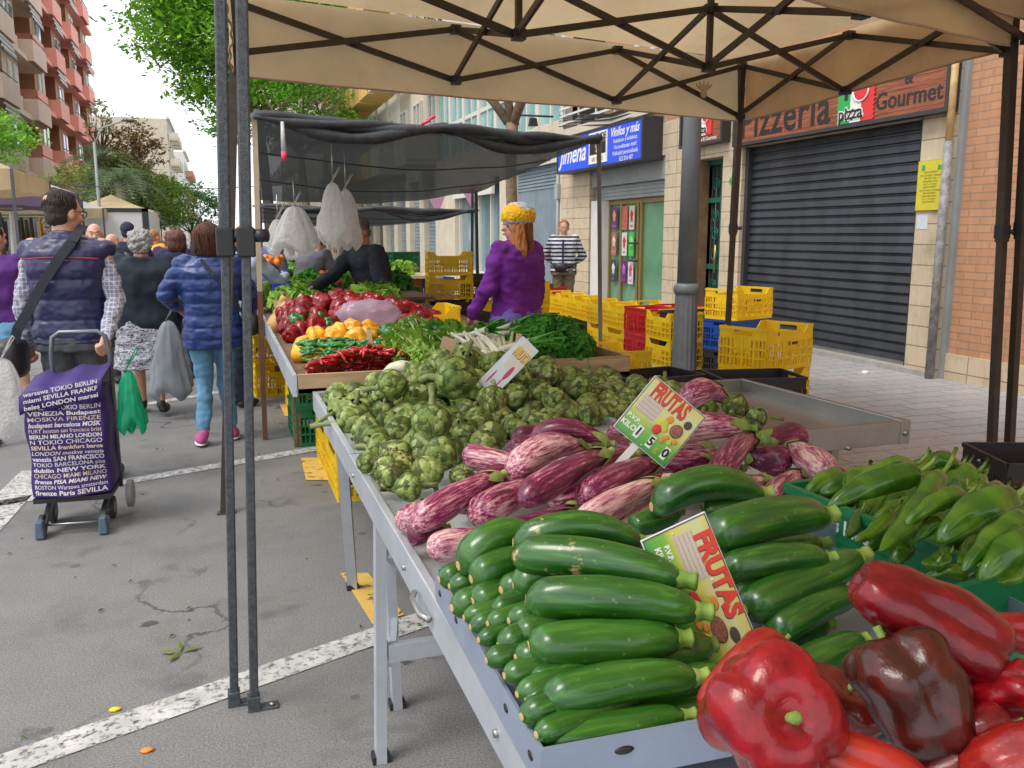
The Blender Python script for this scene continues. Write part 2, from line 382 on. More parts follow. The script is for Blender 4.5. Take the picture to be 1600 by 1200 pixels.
def pizza_logo(parent, y, z, s_, x):
    o_ = -Vector(parent.location)
    b = MB(); b.bx((x-.012, y+.0*s_, z-.5*s_), (x, y+.34*s_, z+.5*s_), 0); b.bx((x-.0125, y-.3*s_, z-.5*s_), (x-.0005, y-.0005, z+.5*s_), 1); b.bx((x-.0115, y-.62*s_, z-.5*s_), (x-.001, y-.3*s_-.0005, z+.5*s_), 2)
    for i in range(12):
        zz = z-.46*s_+i*.084*s_
        for yy, mm in ((y+.34*s_, 0), (y-.62*s_, 2)): b.tube([(x-.011, yy, zz), (x-.001, yy, zz)], .03*s_, 8, mm, False)
    lg = b.build('logo_stamp', [m_igrn, m_white, m_ired], parent, world=True)
    b = MB(); b.ell((x-.013, y-.28*s_, z+.06*s_), (.006, .2*s_, .19*s_), 0); b.build('tomato_emblem', m_ired, lg).location = o_
    rg = [(x-.02, y-.28*s_+.215*s_*math.cos(a*.3), z+.06*s_+.2*s_*math.sin(a*.3)) for a in range(22)]
    MB().tube(rg, .018*s_, 5).build('ring', m_white, lg).location = o_
    MB().tube([(x-.026, y-.28*s_+.06*s_*math.cos(a*1.26), z+.22*s_+.03*s_*math.sin(a*1.26)) for a in range(6)], .02*s_, 5).build('calyx', m_igrn, lg).location = o_
    text('I', .62*s_, m_ink, lg, Matrix.Translation(o_) @ FM(x-.016, y+.12*s_, z+.12*s_), bold=.01*s_)
    text('pizza', .34*s_, m_white, lg, Matrix.Translation(o_) @ FM(x-.017, y-.03*s_, z-.33*s_), bold=.025*s_)
    text('pizza', .34*s_, m_ink, lg, Matrix.Translation(o_) @ FM(x-.021, y-.03*s_, z-.33*s_), bold=.004*s_)
def ptext(parent, s_, size, y, z, x, m_=None, **k): return text(s_, size, m_ or m_ink, parent, Matrix.Translation(-Vector(parent.location)) @ FM(x, y, z), **k)
sg = thing('pizzeria_sign', 'long wood plank sign reading Pizzeria and Gourmet above the dark shutter', 'sign', (XW-.1, 6.6, 2.65))
MB().bx((XW-.1, 6.62, 2.66), (XW, 10.12, 3.3)).build('panel', m_sboard, sg, world=True)
b = MB(); b.bx((XW-.13, 6.58, 2.62), (XW, 10.16, 2.66)); b.bx((XW-.13, 6.58, 3.3), (XW, 10.16, 3.34)); b.bx((XW-.13, 6.58, 2.66), (XW, 6.62, 3.3)); b.bx((XW-.13, 10.12, 2.66), (XW, 10.16, 3.3)); b.build('frame', m_dark, sg, world=True)
ptext(sg, 'Pizzeria', .54, 9.14, 2.88, XW-.102, bold=.008, space=1.05)
pizza_logo(sg, 7.93, 2.95, .56, XW-.102)
ptext(sg, 'Pizza', .235, 7.12, 3.19, XW-.102, bold=.004); ptext(sg, '&', .17, 7.12, 3.0, XW-.102, bold=.004); ptext(sg, 'Gourmet', .235, 7.12, 2.82, XW-.102, bold=.004)
sg = thing('projecting_sign', 'small framed pizza sign with a tomato over the green door', 'sign', (XW-.1, 10.6, 2.75))
MB().bx((XW-.1, 10.45, 2.76), (XW, 11.5, 3.35)).build('panel', m_sboard, sg, world=True)
b = MB(); [b.bx((XW-.14, yy, 2.72), (XW, yy+.05, 3.4)) for yy in (10.4, 11.5)]; b.bx((XW-.14, 10.45, 2.72), (XW, 11.5, 2.76)); b.build('frame', m_dark, sg, world=True)
pizza_logo(sg, 11.0, 3.08, .46, XW-.102); ptext(sg, 'Pizza & Gourmet', .075, 10.85, 2.8, XW-.102, m_white)
ptext(sg, 'Pizzeria', .1, 10.95, 3.28, XW-.103)
# notice + paper + drainpipe + house number
m_notice = flat('yellow_notice', (.58, .50, .03), .5)
n_ = thing('notice_board', 'yellow metal notice plate screwed to the stone pillar', 'notice', (XW-.02, 6.82, 1.73))
MB().bx((XW-.025, 6.66, 1.73), (XW, 6.99, 2.2)).build('plate', m_notice, n_, world=True)
ink = flat('faded_ink', (.30, .27, .05))
for i in range(11): ptext(n_, ['AJUNTAMENT', 'zona de carga y descarga', 'dias laborables', 'mercadillo jueves', 'de 7 a 15 horas'][i % 5], .026, 6.825, 2.09-i*.028, XW-.026, ink)
MB().bx((XW-.028, 6.9, 2.11), (XW-.0255, 6.94, 2.16)).build('crest', m_igrn, n_, world=True); MB().bx((XW-.028, 6.7, 2.11), (XW-.0255, 6.74, 2.15)).build('crest', m_igrn, n_, world=True)
T(MB().bx((XW-.004, 6.84, 1.55), (XW, 6.98, 1.69)).build('paper_note', flat('bluish_paper', (.55, .6, .62)), loc=(XW, 6.9, 1.6)), 'small pale blue paper stuck below the yellow notice plate', 'paper')
n_ = thing('drainpipe', 'grey drainpipe covered in stickers on the stone pillar', 'pipe', (XW-.08, 6.55, ZP))
m_pipe = mat('stickered_pipe', (.22, .22, .22), .6, .5, 14, space='World', dirt=.4)
MB().tube([(XW-.09, 6.57, ZP), (XW-.09, 6.57, 2.35)], .042, 12).build('pipe', m_pipe, n_, world=True)
MB().tube([(XW-.09, 6.57, 2.35), (XW-.09, 6.57, 3.2)], .034, 10).build('pipe', mat('ochre_pipe', (.5, .33, .14), .6, space='World'), n_, world=True)
for z in (.25, .5, 1.35, 2.1): MB().lathe([(.05, -.02), (.062, -.02), (.062, .02), (.05, .02)], (XW-.09, 6.57, z), 12).build('collar', m_grey, n_, world=True)
for z, cc in ((1.5, (.5, .06, .04)), (1.62, (.6, .58, .5)), (1.75, (.1, .25, .4)), (1.88, (.55, .55, .5)), (1.98, (.08, .3, .2)), (2.2, (.6, .6, .55))): MB().lathe([(.0428, -.03), (.0435, -.03), (.0435, .03)], (XW-.09, 6.57, z), 12).build('sticker', flat('sticker_paint', cc), n_, world=True)
n_ = thing('house_number', 'green number 42 painted on the stone between door and shutter', 'number', (XW-.004, 10.33, 2.2)); ptext(n_, '42', .14, 10.33, 2.2, XW-.006, m_igrn, bold=.003)
# --- blue shop
t_ = thing('shop_building', 'stone fronted shop with a blue sign and a green glass door covered in posters', 'building', (XW, 12.2, 0))
wallbox(t_, (XW, 15.1, 0), (XW+D, 16.5, 3.5), m_clad); wallbox(t_, (XW, 12.2, 2.7), (XW+D, 15.1, 3.5), m_clad, 'lintel')
wallbox(t_, (XW+D, 12.2, 0), (XW+8, 16.5, 3.5), m_plas, 'core')
wallbox(t_, (XW+.9, 12.2, 3.5), (XW+8, 16.5, 13), bpy.data.materials['upper_brick'], 'upper_wall')
MB().bx((XW-.1, 12.2, 3.36), (XW+.9, 16.5, 3.5)).build('balcony_slab', m_plas, t_, world=True)
b = MB()
for i in range(7): b.bx((XW-.08, 12.25, 3.6+i*.14), (XW-.05, 16.45, 3.64+i*.14))
for y in np.arange(12.3, 16.5, .8): b.bx((XW-.075, y, 3.5), (XW-.045, y+.03, 4.5))
b.build('balcony_railing', flat('white_rail', (.6, .62, .62), .5), t_, world=True)
MB().bx((XW+.03, 12.2, 2.35), (XW+.32, 15.05, 2.7)).build('shutter_box', m_grey, t_, world=True)
corrug(12.25, 15.05, 2.1, 2.35, XW+.12, .06, .015).build('roller_shutter', m_grey, t_, world=True)
MB().bx((XW+.02, 14.6, ZP), (XW+.3, 15.05, 2.1)).build('white_jamb', m_plas2, t_, world=True)
m_gframe = flat('gold_frame', (.30, .22, .08), .4, metal=.4); m_ggreen = mat('green_film_glass', (.13, .30, .17), .12, .15, 2, spec=.8, space='World')
MB().bx((XW+.22, 12.25, ZP), (XW+.25, 14.6, 2.1)).build('glazing', m_ggreen, t_, world=True)
b = MB()
for yy in (12.22, 13.28, 13.40, 14.05, 14.55): b.bx((XW+.17, yy, ZP), (XW+.22, yy+.07, 2.1))
b.bx((XW+.175, 12.29, 2.02), (XW+.215, 14.55, 2.1)); b.bx((XW+.175, 12.29, ZP), (XW+.215, 14.55, ZP+.1)); b.build('door_frame', m_gframe, t_, world=True)
for zz in (1.05, 1.35): MB().tube([(XW+.2, 13.42, zz), (XW+.11, 13.42, zz), (XW+.11, 13.52, zz), (XW+.11, 13.62, zz)], .015).build('door_handle', m_black, t_, world=True)
cols = [(.13, .03, .2), (.5, .13, .1), (.6, .52, .4), (.4, .12, .1), (.62, .6, .58), (.05, .5, .05), (.04, .05, .07), (.12, .02, .12), (.65, .62, .63)]
words = ['FIESTA', 'CIRCO', 'FERIA', 'TEATRO', 'BAR', 'VERDE', 'D', 'DISCO', 'JAZZ']
for i in range(9):
    cy = (14.33, 13.9, 13.63)[i % 3]; cz = (1.78, 1.33, .85)[i//3]
    p_ = thing('poster', ['purple poster with orange letters', 'red figure poster', 'cream poster with a red emblem', 'dark red group poster', 'white poster with red blocks', 'bright green poster', 'black poster with a white swirl', 'dark purple concert poster', 'white poster with a pink guitar shape'][i]+' on the shop door, '+['top', 'middle', 'bottom'][i//3]+' row', 'poster', (XW+.16, cy, cz))
    MB().bx((XW+.155, cy-.1, cz-.2), (XW+.16, cy+.1, cz+.2)).build('sheet', flat('poster_paper', cols[i]), p_, world=True)
    im = [(.6, .3, .05), (.6, .1, .05), (.45, .03, .03), (.6, .5, .4), (.5, .03, .03), (.2, .6, .2), (.6, .6, .6), (.4, .1, .5), (.6, .05, .2)][i]
    MB().ell((XW+.155, cy, cz+.03), (.003, .06, .1), fn=lambda v: 1+.3*math.sin(9*math.atan2(v.z, v.y))).build('figure', flat('poster_ink', im), p_, world=True)
    ptext(p_, words[i], .05, cy, cz-.14, XW+.153, flat('poster_word', im))
sg = thing('shop_sign', 'blue lightbox shop sign with white script and a for sale board', 'sign', (XW-.35, 12.3, 2.65))
zb, zt = 2.66, 3.25; m_blue = flat('sign_blue', (.03, .10, .85), .35)
MB().bx((XW-.33, 12.36, zb), (XW, 15.85, zt)).build('box', m_blue, sg, world=True)
b = MB(); xx = XW-.345
for a_, c_ in (((12.3, zb-.03), (12.36, zt+.03)), ((15.85, zb-.03), (15.9, zt+.03)), ((12.36, zb-.03), (15.85, zb)), ((12.36, zt), (15.85, zt+.03))): b.bx((xx, a_[0], a_[1]), (XW, c_[0], c_[1]))
b.build('frame', m_dark, sg, world=True)
ptext(sg, 'Jimena', .46, 15.15, 2.94, XW-.332, m_white, shear=.35, bold=.008)
ptext(sg, 'Vinilos y más', .2, 12.98, 3.14, XW-.332, m_white, shear=.3, bold=.004)
for i, w_ in enumerate(['Rotulacion y señaletica', 'Personalizacion textil', 'Publicidad personalizada']): ptext(sg, w_, .095, 12.95, 3.0-i*.1, XW-.332, m_white, shear=.2)
ptext(sg, '622 016 407', .1, 12.9, 2.70, XW-.332, m_white)
sv = MB().bx((XW-.35, 13.6, 2.70), (XW-.333, 14.35, 3.22)).build('sale_board', m_white, sg, world=True)
MB().bx((XW-.353, 13.64, 2.85), (XW-.35, 14.31, 3.05)).build('band', m_ink, sg, world=True)
ptext(sg, 'SE VENDE', .16, 13.975, 3.13, XW-.355, m_ink, bold=.003); ptext(sg, '☎', .15, 13.975, 2.95, XW-.355, m_white); ptext(sg, '685 760622', .1, 13.975, 2.77, XW-.355, flat('gold_ink', (.45, .35, .15)))
# --- grey garage
t_ = thing('garage_building', 'cream building with a tall grey ribbed metal garage door and large upstairs windows', 'building', (XW, 16.5, 0))
wallbox(t_, (XW, 16.5, 0), (XW+D, 16.75, 3.3), m_plas); wallbox(t_, (XW, 19.4, 0), (XW+D, 20.3, 3.3), m_plas); wallbox(t_, (XW, 16.75, 2.95), (XW+D, 19.4, 3.3), m_plas, 'lintel')
wallbox(t_, (XW+D, 16.5, 0), (XW+8, 27, 3.3), m_plas, 'core')
corrug(16.75, 19.4, ZP, 2.45, XW+.1, .11, .015, False).build('garage_door', m_shutg, t_, world=True)
corrug(16.75, 19.4, 2.45, 2.95, XW+.1, .07, .03).build('vent_louvre', m_shutg, t_, world=True)
wallbox(t_, (XW, 20.3, 2.9), (XW+D, 24.9, 3.3), m_plas, 'lintel'); wallbox(t_, (XW, 24.9, 0), (XW+D, 27, 3.3), m_plas); wallbox(t_, (XW, 20.3, 0), (XW+D, 20.6, 2.9), m_plas)
wallbox(t_, (XW+.2, 20.6, .5), (XW+.25, 24.9, 2.9), m_glass, 'shop_window'); wallbox(t_, (XW+.1, 20.6, .1), (XW+.3, 24.9, .5), m_plas2, 'sill')
b = MB(); [b.bx((XW+.12, y, .5), (XW+.2, y+.09, 2.9)) for y in (20.6, 21.7, 22.8, 24.8)]; b.build('window_frame', m_wframe, t_, world=True)
# upstairs window bands
zu0, zu1 = 3.75, 5.9
wallbox(t_, (XW, 16.5, 3.3), (XW+.4, 27, zu0), m_plas, 'parapet'); wallbox(t_, (XW, 16.5, zu1), (XW+8, 27, 14), m_plas, 'upper_wall')
wallbox(t_, (XW+.4, 16.5, 3.3), (XW+8, 27, zu1), m_gldark, 'interior')
y = 16.5
while y < 26.9:
    fr = MB(); fr.bx((XW+.05, y, zu0), (XW+.22, y+.22, zu1)); fr.bx((XW+.08, y+.22, 4.62), (XW+.18, y+1.5, 4.72)); fr.bx((XW+.08, y+.82, zu0), (XW+.18, y+.9, 4.62)); fr.bx((XW+.08, y+.82, 4.72), (XW+.18, y+.9, zu1))
    w_ = fr.build('window', m_wframe, t_, world=True)
    MB().bx((XW+.12, y+.22, zu0), (XW+.14, y+1.5, zu1)).build('pane', mat('teal_curtained_glass', (.22, .40, .40), .15, .25, 1.2, space='World', spec=.8), w_).location = -Vector(t_.location)
    y += 1.5
sg = thing('shop_sign', 'white fascia sign reading MEDIDA over the grey garage door', 'sign', (XW-.06, 17, 2.95))
MB().bx((XW-.06, 16.6, 2.93), (XW, 19.3, 3.28)).build('panel', flat('offwhite_board', (.6, .57, .5)), sg, world=True)
ptext(sg, 'MUESTRAS', .16, 17.6, 3.19, XW-.063, flat('maroon_letter', (.3, .05, .08)), bold=.004); ptext(sg, 'A MEDIDA', .16, 17.6, 3.01, XW-.063, bpy.data.materials['maroon_letter'], bold=.004)
sg = thing('shop_sign', 'white shop sign with red lettering beyond the tree', 'sign', (XW-.06, 23, 2.6))
MB().bx((XW-.08, 21, 2.5), (XW, 24.9, 2.95)).build('panel', flat('offwhite_board2', (.62, .6, .55)), sg, world=True); ptext(sg, 'MODA INFANTIL', .3, 22.9, 2.72, XW-.084, m_ired, bold=.006)
cv = flat('conduit_grey', (.35, .35, .33)); n_ = thing('conduit', 'grey cable conduit running up beside the garage door', 'pipe', (XW-.03, 16.6, ZP)); MB().tube([(XW-.03, 16.62, ZP), (XW-.03, 16.62, 3.0)], .035).build('pipe', cv, n_, world=True)
MB().bx((XW-.07, 16.55, 2.2), (XW-.01, 16.72, 2.5)).build('junction_box', cv, n_, world=True)
# --- farther right-hand buildings
def facade(name, label, y0, y1, top, m_, fl=3.1, gap=2.3, ww=1.1, balc=None, shop=m_shutg, x=XW, side=1, zb0=3.3, win=m_glass):
    t_ = thing(name, label, 'building', (x, y0, 0)); x2 = x+side*10
    a, c = min(x+side*.25, x2), max(x+side*.25, x2)
    MB().bx((a, y0, 0), (c, y1, top)).build('wall', m_, t_, world=True)
    MB().bx((min(x, x+side*.249), y0, 0), (max(x, x+side*.249), y1, .4)).build('plinth', m_clad, t_, world=True)
    MB().bx((min(x-side*.1, x+side*.3), y0, top), (max(x-side*.1, x2), y1, top+.3)).build('parapet', m_plas2, t_, world=True)
    fx0, fx1 = sorted((x, x+side*.249)); ny = max(1, int((y1-y0)/gap)); g = (y1-y0)/ny
    for i in range(ny+1): yy = y0+i*g; MB().bx((fx0, max(y0, yy-.35), .4), (fx1, min(y1, yy+.35), zb0)).build('pier', m_plas, t_, world=True)
    MB().bx((fx0, y0, zb0), (fx1, y1, zb0+.35)).build('fascia', m_plas, t_, world=True)
    for i in range(ny): corrug(y0+i*g+.36, y0+i*g+g-.36, .41, zb0-.01, x+side*.2, .12, .02).build('shopfront', rnd.choice([shop, m_shutg, m_gldark]), t_, world=True)
    z = zb0+1.1; k = 0
    while z+1.6 < top:
        for i in range(ny):
            yc = y0+(i+.5)*g; fr = MB()
            sx0, sx1 = sorted((x+side*.12, x+side*.246))
            for q in ((yc-ww/2, yc-ww/2+.08), (yc+ww/2-.08, yc+ww/2), (yc-.04, yc+.04)): fr.bx((sx0, q[0], z), (sx1, q[1], z+1.5))
            fr.bx((sx0-.05, yc-ww/2-.05, z-.08), (sx1, yc+ww/2+.05, z-.001)); fr.bx((sx0, yc-ww/2, z+1.5), (sx1, yc+ww/2, z+1.58))
            w_ = fr.build('window', m_wframe, t_, world=True)
            p_ = MB().bx((x+side*.2-.01, yc-ww/2+.08, z), (x+side*.2+.01, yc+ww/2-.08, z+1.5)).build('pane', rnd.choice([win, m_gldark]), w_); p_.location = -Vector(t_.location)
        if balc and k % 1 == 0:
            for i in range(balc[0], ny, balc[1]):
                yc = y0+(i+.5)*g; bb = MB(); q0, q1 = sorted((x+side*.1, x-side*.95))
                bb.bx((q0, yc-g*.44, z-.75), (q1, yc+g*.44, z-.6)); w0, w1 = sorted((x-side*.95, x-side*.87)); bb.bx((w0, yc-g*.44, z-.6), (w1, yc+g*.44, z+.25))
                for s_ in (-1, 1): bb.bx((q0, yc+s_*g*.44-.04, z-.6), (q1, yc+s_*g*.44+.04, z+.2))
                bb.build('balcony', balc[2] if len(balc) > 2 else m_, t_, world=True)
        z += fl; k += 1
    return t_
facade('apartment_building', 'cream apartment block with projecting balcony slabs past the garage door', 27, 34, 17, m_plas, balc=(0, 2))
m_ywhite = mat('white_facade', (.66, .66, .64), .8, .08, 2, space='World'); m_ochre = mat('ochre_facade', (.62, .42, .12), .8, .1, 2, space='World')
facade('apartment_building', 'white apartment block with ochre stripes on the right of the street', 34, 44, 15, m_ywhite, balc=(0, 1, m_ochre))
facade('apartment_building', 'brick and white apartment block far along the right of the street', 44, 60, 18, m_brick, balc=(1, 2, m_ywhite))
facade('apartment_building', 'small cream block at the far right end of the street', 75, 100, 14, m_plas, balc=(1, 2))
# --- left buildings
m_pink = mat('salmon_render', (.78, .36, .29), .85, .06, 1, space='World'); m_beige = mat('beige_render', (.68, .52, .42), .85, .06, 1, space='World')
XL = -9.2
def leftblock(name, label, y0, y1, top, base, m_r, m_b, nb, fl=2.95, zs=5.4):
    t_ = thing(name, label, 'building', (XL, y0, 0))
    MB().bx((XL-12, y0, 0), (XL-.01, y1, zs)).build('wall', m_plas if base is None else base, t_, world=True)
    MB().bx((XL-12, y0, zs), (XL-.9, y1, top)).build('brick_wall', m_b, t_, world=True)
    g = (y1-y0)/nb; nf = int((top-zs)/fl)
    for f in range(nf):
        z = zs+f*fl; MB().bx((XL-.9, y0+.02, z-.25), (XL+.35, y1-.02, z+.0)).build('floor_slab', m_r, t_, world=True)
        for i in range(nb):
            a = y0+i*g; kind = (i*2+1) % 4
            if kind == 1:   # window bay in brick with salmon spandrel
                MB().bx((XL-.9, a+.1, z), (XL, a+g*.95, z+.9)).build('spandrel', m_r, t_, world=True)
                MB().bx((XL-.9, a+.1, z+.9), (XL-.1, a+g*.95, z+fl-.25)).build('brick_bay', m_b, t_, world=True)
                for q in (.3, .62):
                    w_ = MB().bx((XL-.1, a+g*q-.08, z+.95), (XL-.04, a+g*q+g*.2, z+2.3)).build('window', m_wframe, t_, world=True)
                    p_ = MB().bx((XL-.04, a+g*q, z+1.03), (XL-.02, a+g*q+g*.2-.08, z+2.2)).build('pane', rnd.choice([m_glass, m_plas2, m_gldark]), w_); p_.location = -Vector(t_.location)
            else:           # balcony
                MB().bx((XL+.5, a+.1, z-.2), (XL+.62, a+g*.95, z+.85)).build('balcony_front', m_r, t_, world=True)
                for q in (a+.1, a+g*.95-.12): MB().bx((XL-.6, q, z-.2), (XL+.5, q+.12, z+.85)).build('balcony_side', m_r, t_, world=True)
                MB().tube([(XL+.56, a+.1, z+1.0), (XL+.56, a+g*.95, z+1.0)], .03, 5).build('handrail', m_dark, t_, world=True)
                w_ = MB().bx((XL-.9, a+g*.2, z+.02), (XL-.85, a+g*.8, z+2.2)).build('window', m_wframe, t_, world=True)
                p_ = MB().bx((XL-.85, a+g*.24, z+.1), (XL-.83, a+g*.76, z+2.12)).build('pane', m_gldark, w_); p_.location = -Vector(t_.location)
                if rnd.random() < .5:
                    st_ = MB(); 
                    for j in range(6): st_.bx((XL+.5+j*.03, a+g*.15, z+fl-.4-j*.13), (XL+.56+j*.03, a+g*.85, z+fl-.3-j*.13), j % 2)
                    st_.build('awning', [m_plas2, m_dark], t_, world=True)
    MB().bx((XL-12, y0, top), (XL+.3, y1, top+.4)).build('parapet', m_r, t_, world=True)
    return t_
leftblock('apartment_building', 'beige block with boxy balconies at the left edge of the photo', 40, 56, 22, None, m_beige, m_beige, 4, zs=4.6)
leftblock('apartment_building', 'salmon pink and brick block with long balconies on the left of the street', 56, 80, 27, m_brick, m_pink, m_brick, 7, zs=5.6)
facade('apartment_building', 'distant cream and grey block closing the left side of the street', 118, 134, 15.5, m_plas, x=-5.2, side=-1, balc=(0, 2))
facade('apartment_building', 'distant pale narrow block just left of the street vanishing point', 140, 160, 13.5, m_ywhite, x=-4.2, side=-1, balc=(0, 2, m_brick))
# ================= STREET FURNITURE, TENTS, TABLES, CRATES =================
lp = thing('lamp_post', 'grey fluted steel lamp post with a ring collar standing between the crates', 'lamp post', (4.3, 7.5, ZP))
mlp = mat('lamp_post_paint', (.13, .145, .155), .5, .15, 5, .05, 40, space='World')
b = MB(); n_ = 24; vs = []; 
def flute(z0, r0, z1, r1, cx, cy, b):
    pr = []
    for z, r in ((z0, r0), (z1, r1)):
        pr.append([(cx+r*(1-.05*(k % 2))*math.cos(2*math.pi*k/32), cy+r*(1-.05*(k % 2))*math.sin(2*math.pi*k/32), z) for k in range(33)])
    b.grid(pr, smooth=False)
flute(0, .125, .82, .108, 0, 0, b); b.build('base', mlp, lp)
MB().lathe([(.105, .80), (.125, .82), (.13, .85), (.125, .88), (.105, .91)], n=24).build('collar', mlp, lp)
MB().lathe([(.096, .9), (.085, 2.5), (.06, 8.2)], n=24).build('shaft', mlp, lp)
MB().tube([(0, 0, 8.1), (-.3, 0, 8.5), (-1.2, 0, 8.7)], .04).build('arm', mlp, lp)
MB().ell((-1.4, 0, 8.68), (.4, .16, .08)).build('lantern', mlp, lp)
# tent fabric
def fabric(name, col, tr=.35, st=.5):
    t = NT(name); c = t.coord('World'); n1 = t.noise(c, .8, 5, .65); n2 = t.noise(c, 5, 5, .7)
    k = t.mix(t.math('MULTIPLY', t.thr(n1, .42, .68), st), col, tuple(x*.45 for x in col)); k = t.mix(t.math('MULTIPLY', t.thr(n2, .6, .75), st*.5), k, tuple(x*.35 for x in col))
    return t.bsdf(k, .75, spec=.3, normal=t.bump(t.noise(t.coord('World', (1, 1, .5)), 3, 3), .35, .03), trans=tr)
m_fab = fabric('beige_tent_fabric', (.66, .52, .32), .38)
m_bar = mat('brown_tent_bar', (.055, .042, .032), .45, .2, 20, metal=.4)
m_pole = mat('hammered_grey_pole', (.085, .095, .105), .42, .35, 70, .35, 220, metal=.5, space='World')
def tent(name, label, corners, nx, ny, zl, zu, zpeak, zval, m_f, feet, poles=(0, 1, 2, 3), mb=m_bar, mp_=None):
    # corners: A far-left, B far-right, C near-right, D near-left; nx bays A-B, ny bays B-C
    A, B, C_, D_ = [Vector((c[0], c[1], 0)) for c in corners]
    def P(u, v): return (A*(1-u)+B*u)*(1-v)+(D_*(1-u)+C_*u)*v
    cx = (A+B+C_+D_)/4; t_ = thing(name, label, 'tent', (cx.x, cx.y, 0), 0, None)
    def L(p, z): return Vector((p.x, p.y, z))
    zz = lambda lst, u, v: (lst[0]*(1-u)+lst[1]*u)*(1-v)+(lst[3]*(1-u)+lst[2]*u)*v
    rows = []
    for j in range(ny+1):
        if j in (0, ny): rows.append([((i/nx, j/ny), ((i+1)/nx, j/ny)) for i in range(nx)])
    cols_ = [[((i/nx, j/ny), (i/nx, (j+1)/ny)) for j in range(ny)] for i in (range(nx+1))]
    mid = [[((i/nx, .5), ((i+1)/nx, .5)) for i in range(nx)]] if ny == 2 else []
    W_ = .034
    for run in rows+cols_+mid:
        for (p, q) in run:
            a, c = P(*p), P(*q); al, au, cl, cu = L(a, zz(zl, *p)), L(a, zz(zu, *p)), L(c, zz(zl, *q)), L(c, zz(zu, *q))
            off = (c-a).normalized().cross(Vector((0, 0, 1)))*.012
            MB().bar(al+off, cu+off, .018, W_).build('scissor_bar', mb, t_, world=True); MB().bar(au-off, cl-off, .018, W_).build('scissor_bar', mb, t_, world=True)
            mdd = (al+au+cl+cu)/4; MB().tube([mdd-off*2.2, mdd+off*2.2], .016, 8).build('pivot_bolt', m_dark, t_, world=True)
    for i in range(nx+1):
        for j in range(ny+1):
            u, v = i/nx, j/ny; p = P(u, v); zl_, zu_ = zz(zl, u, v), zz(zu, u, v)
            for z in (zl_, zu_): MB().box(L(p, z), (.06, .06, .05)).build('bracket', m_dark, t_, world=True)
            if ny == 2 and j == 1 and 0 < i < nx:
                MB().bar(L(p, zl_), L(p, zpeak-.02), .03).build('peak_post', mb, t_, world=True)
    for k in poles:
        c = (A, B, C_, D_)[k]; f = Vector(feet[k]); top = L(c, zu[k]+.03)
        jn = f.lerp(top, .52); w = .042
        lg = MB().bar(jn-(top-f)*.02, top, w+.006).build('upper_leg', mp_ or mb, t_, world=True); MB().bar(f, jn, w-.004).build('lower_leg', mp_ or mb, t_, world=True)
        MB().box(jn, (.055, .055, .07)).build('leg_collar', m_black, t_, world=True); MB().tube([jn+Vector((.02, -.01, .0)), jn+Vector((.065, -.03, 0))], .012, 8).build('knob', m_black, t_, world=True)
        MB().bx(f+Vector((-.035, -.02, .0)), f+Vector((.065, .03, .008))).build('foot_plate', m_pole, t_, world=True)
    # roof
    ez = [z+.05 for z in zu]; nu = 24; b = MB(); hh = zpeak
    def roof(u, v):
        du = min(u, 1-u)*nx/ny; dv = min(v, 1-v); e = zz(ez, u, v); s_ = min(1, 2*min(du, dv)); p = P(u, v)
        return Vector((p.x, p.y, e+(hh-e)*s_+.012*math.sin(u*40)*math.sin(v*31)-.06*math.sin(math.pi*s_)))
    b.grid([[roof(i/nu, j/nu) for i in range(nu+1)] for j in range(nu+1)]); b.build('canopy', m_f, t_, world=True)
    for s_, (p, q, k0, k1) in enumerate(((A, B, 0, 1), (B, C_, 1, 2), (C_, D_, 2, 3), (D_, A, 3, 0))):
        out = (q-p).normalized().cross(Vector((0, 0, 1))); out = -out if out.dot((p+q)/2-cx) < 0 else out
        rows = []
        for jj, fz in enumerate((0, .35, .7, .94, 1)):
            rw = []
            for i in range(41):
                u = i/40; c = p.lerp(q, u); e = ez[k0]*(1-u)+ez[k1]*u; zb_ = zval[k0]*(1-u)+zval[k1]*u-.008*math.sin(math.pi*u*2)
                rw.append(Vector((c.x, c.y, e+(zb_-e)*fz))+out*(.035+.006*math.sin(u*55+s_)*fz+.008*math.sin(u*17+s_*2)*fz))
            rows.append(rw)
        v_ = MB().grid(rows).build('valance', m_f, t_, world=True)
        hem = MB().tube([r_+out*.002 for r_ in rows[-1]], .006, 5).build('hem', m_hem, v_); hem.location = -t_.location
    return t_
m_hem = flat('hem_tape', (.40, .26, .2), .8)
tA, tB, tC = (.149, 5.045), (4.07, 6.34), (4.006, 3.724); tD = (tA[0]+tC[0]-tB[0], tA[1]+tC[1]-tB[1])
t1 = tent('canopy_tent', 'beige market tent with brown folding frame spanning the table stall', [tA, tB, tC, tD], 3, 2, [2.45, 2.45, 2.45, 2.45], [2.708, 2.837, 2.768, 2.70], 3.35, [2.34, 2.41, 2.47, 2.38], m_fab,
          [(-.06, 4.78, 0), (4.2, 6.6, ZP), (3.88, 3.46, ZP), (.0, 2.73, 0.0)], poles=(0, 1, 2))
# crest mark printed on the back valance
cr = MB(); p_ = Vector((3.62, 6.205, 2.6))
for k in range(5): a = (k-2)*.45; cr.ell(p_+Vector((.05*math.sin(a), -.05, .03*math.cos(a))), (.012, .004, .045), rot=Matrix.Rotation(a, 3, 'Y'))
cr.ell(p_+Vector((0, -.05, -.03)), (.03, .004, .03)); cr.build('printed_crest', flat('crest_ink', (.42, .31, .18)), t1, world=True)
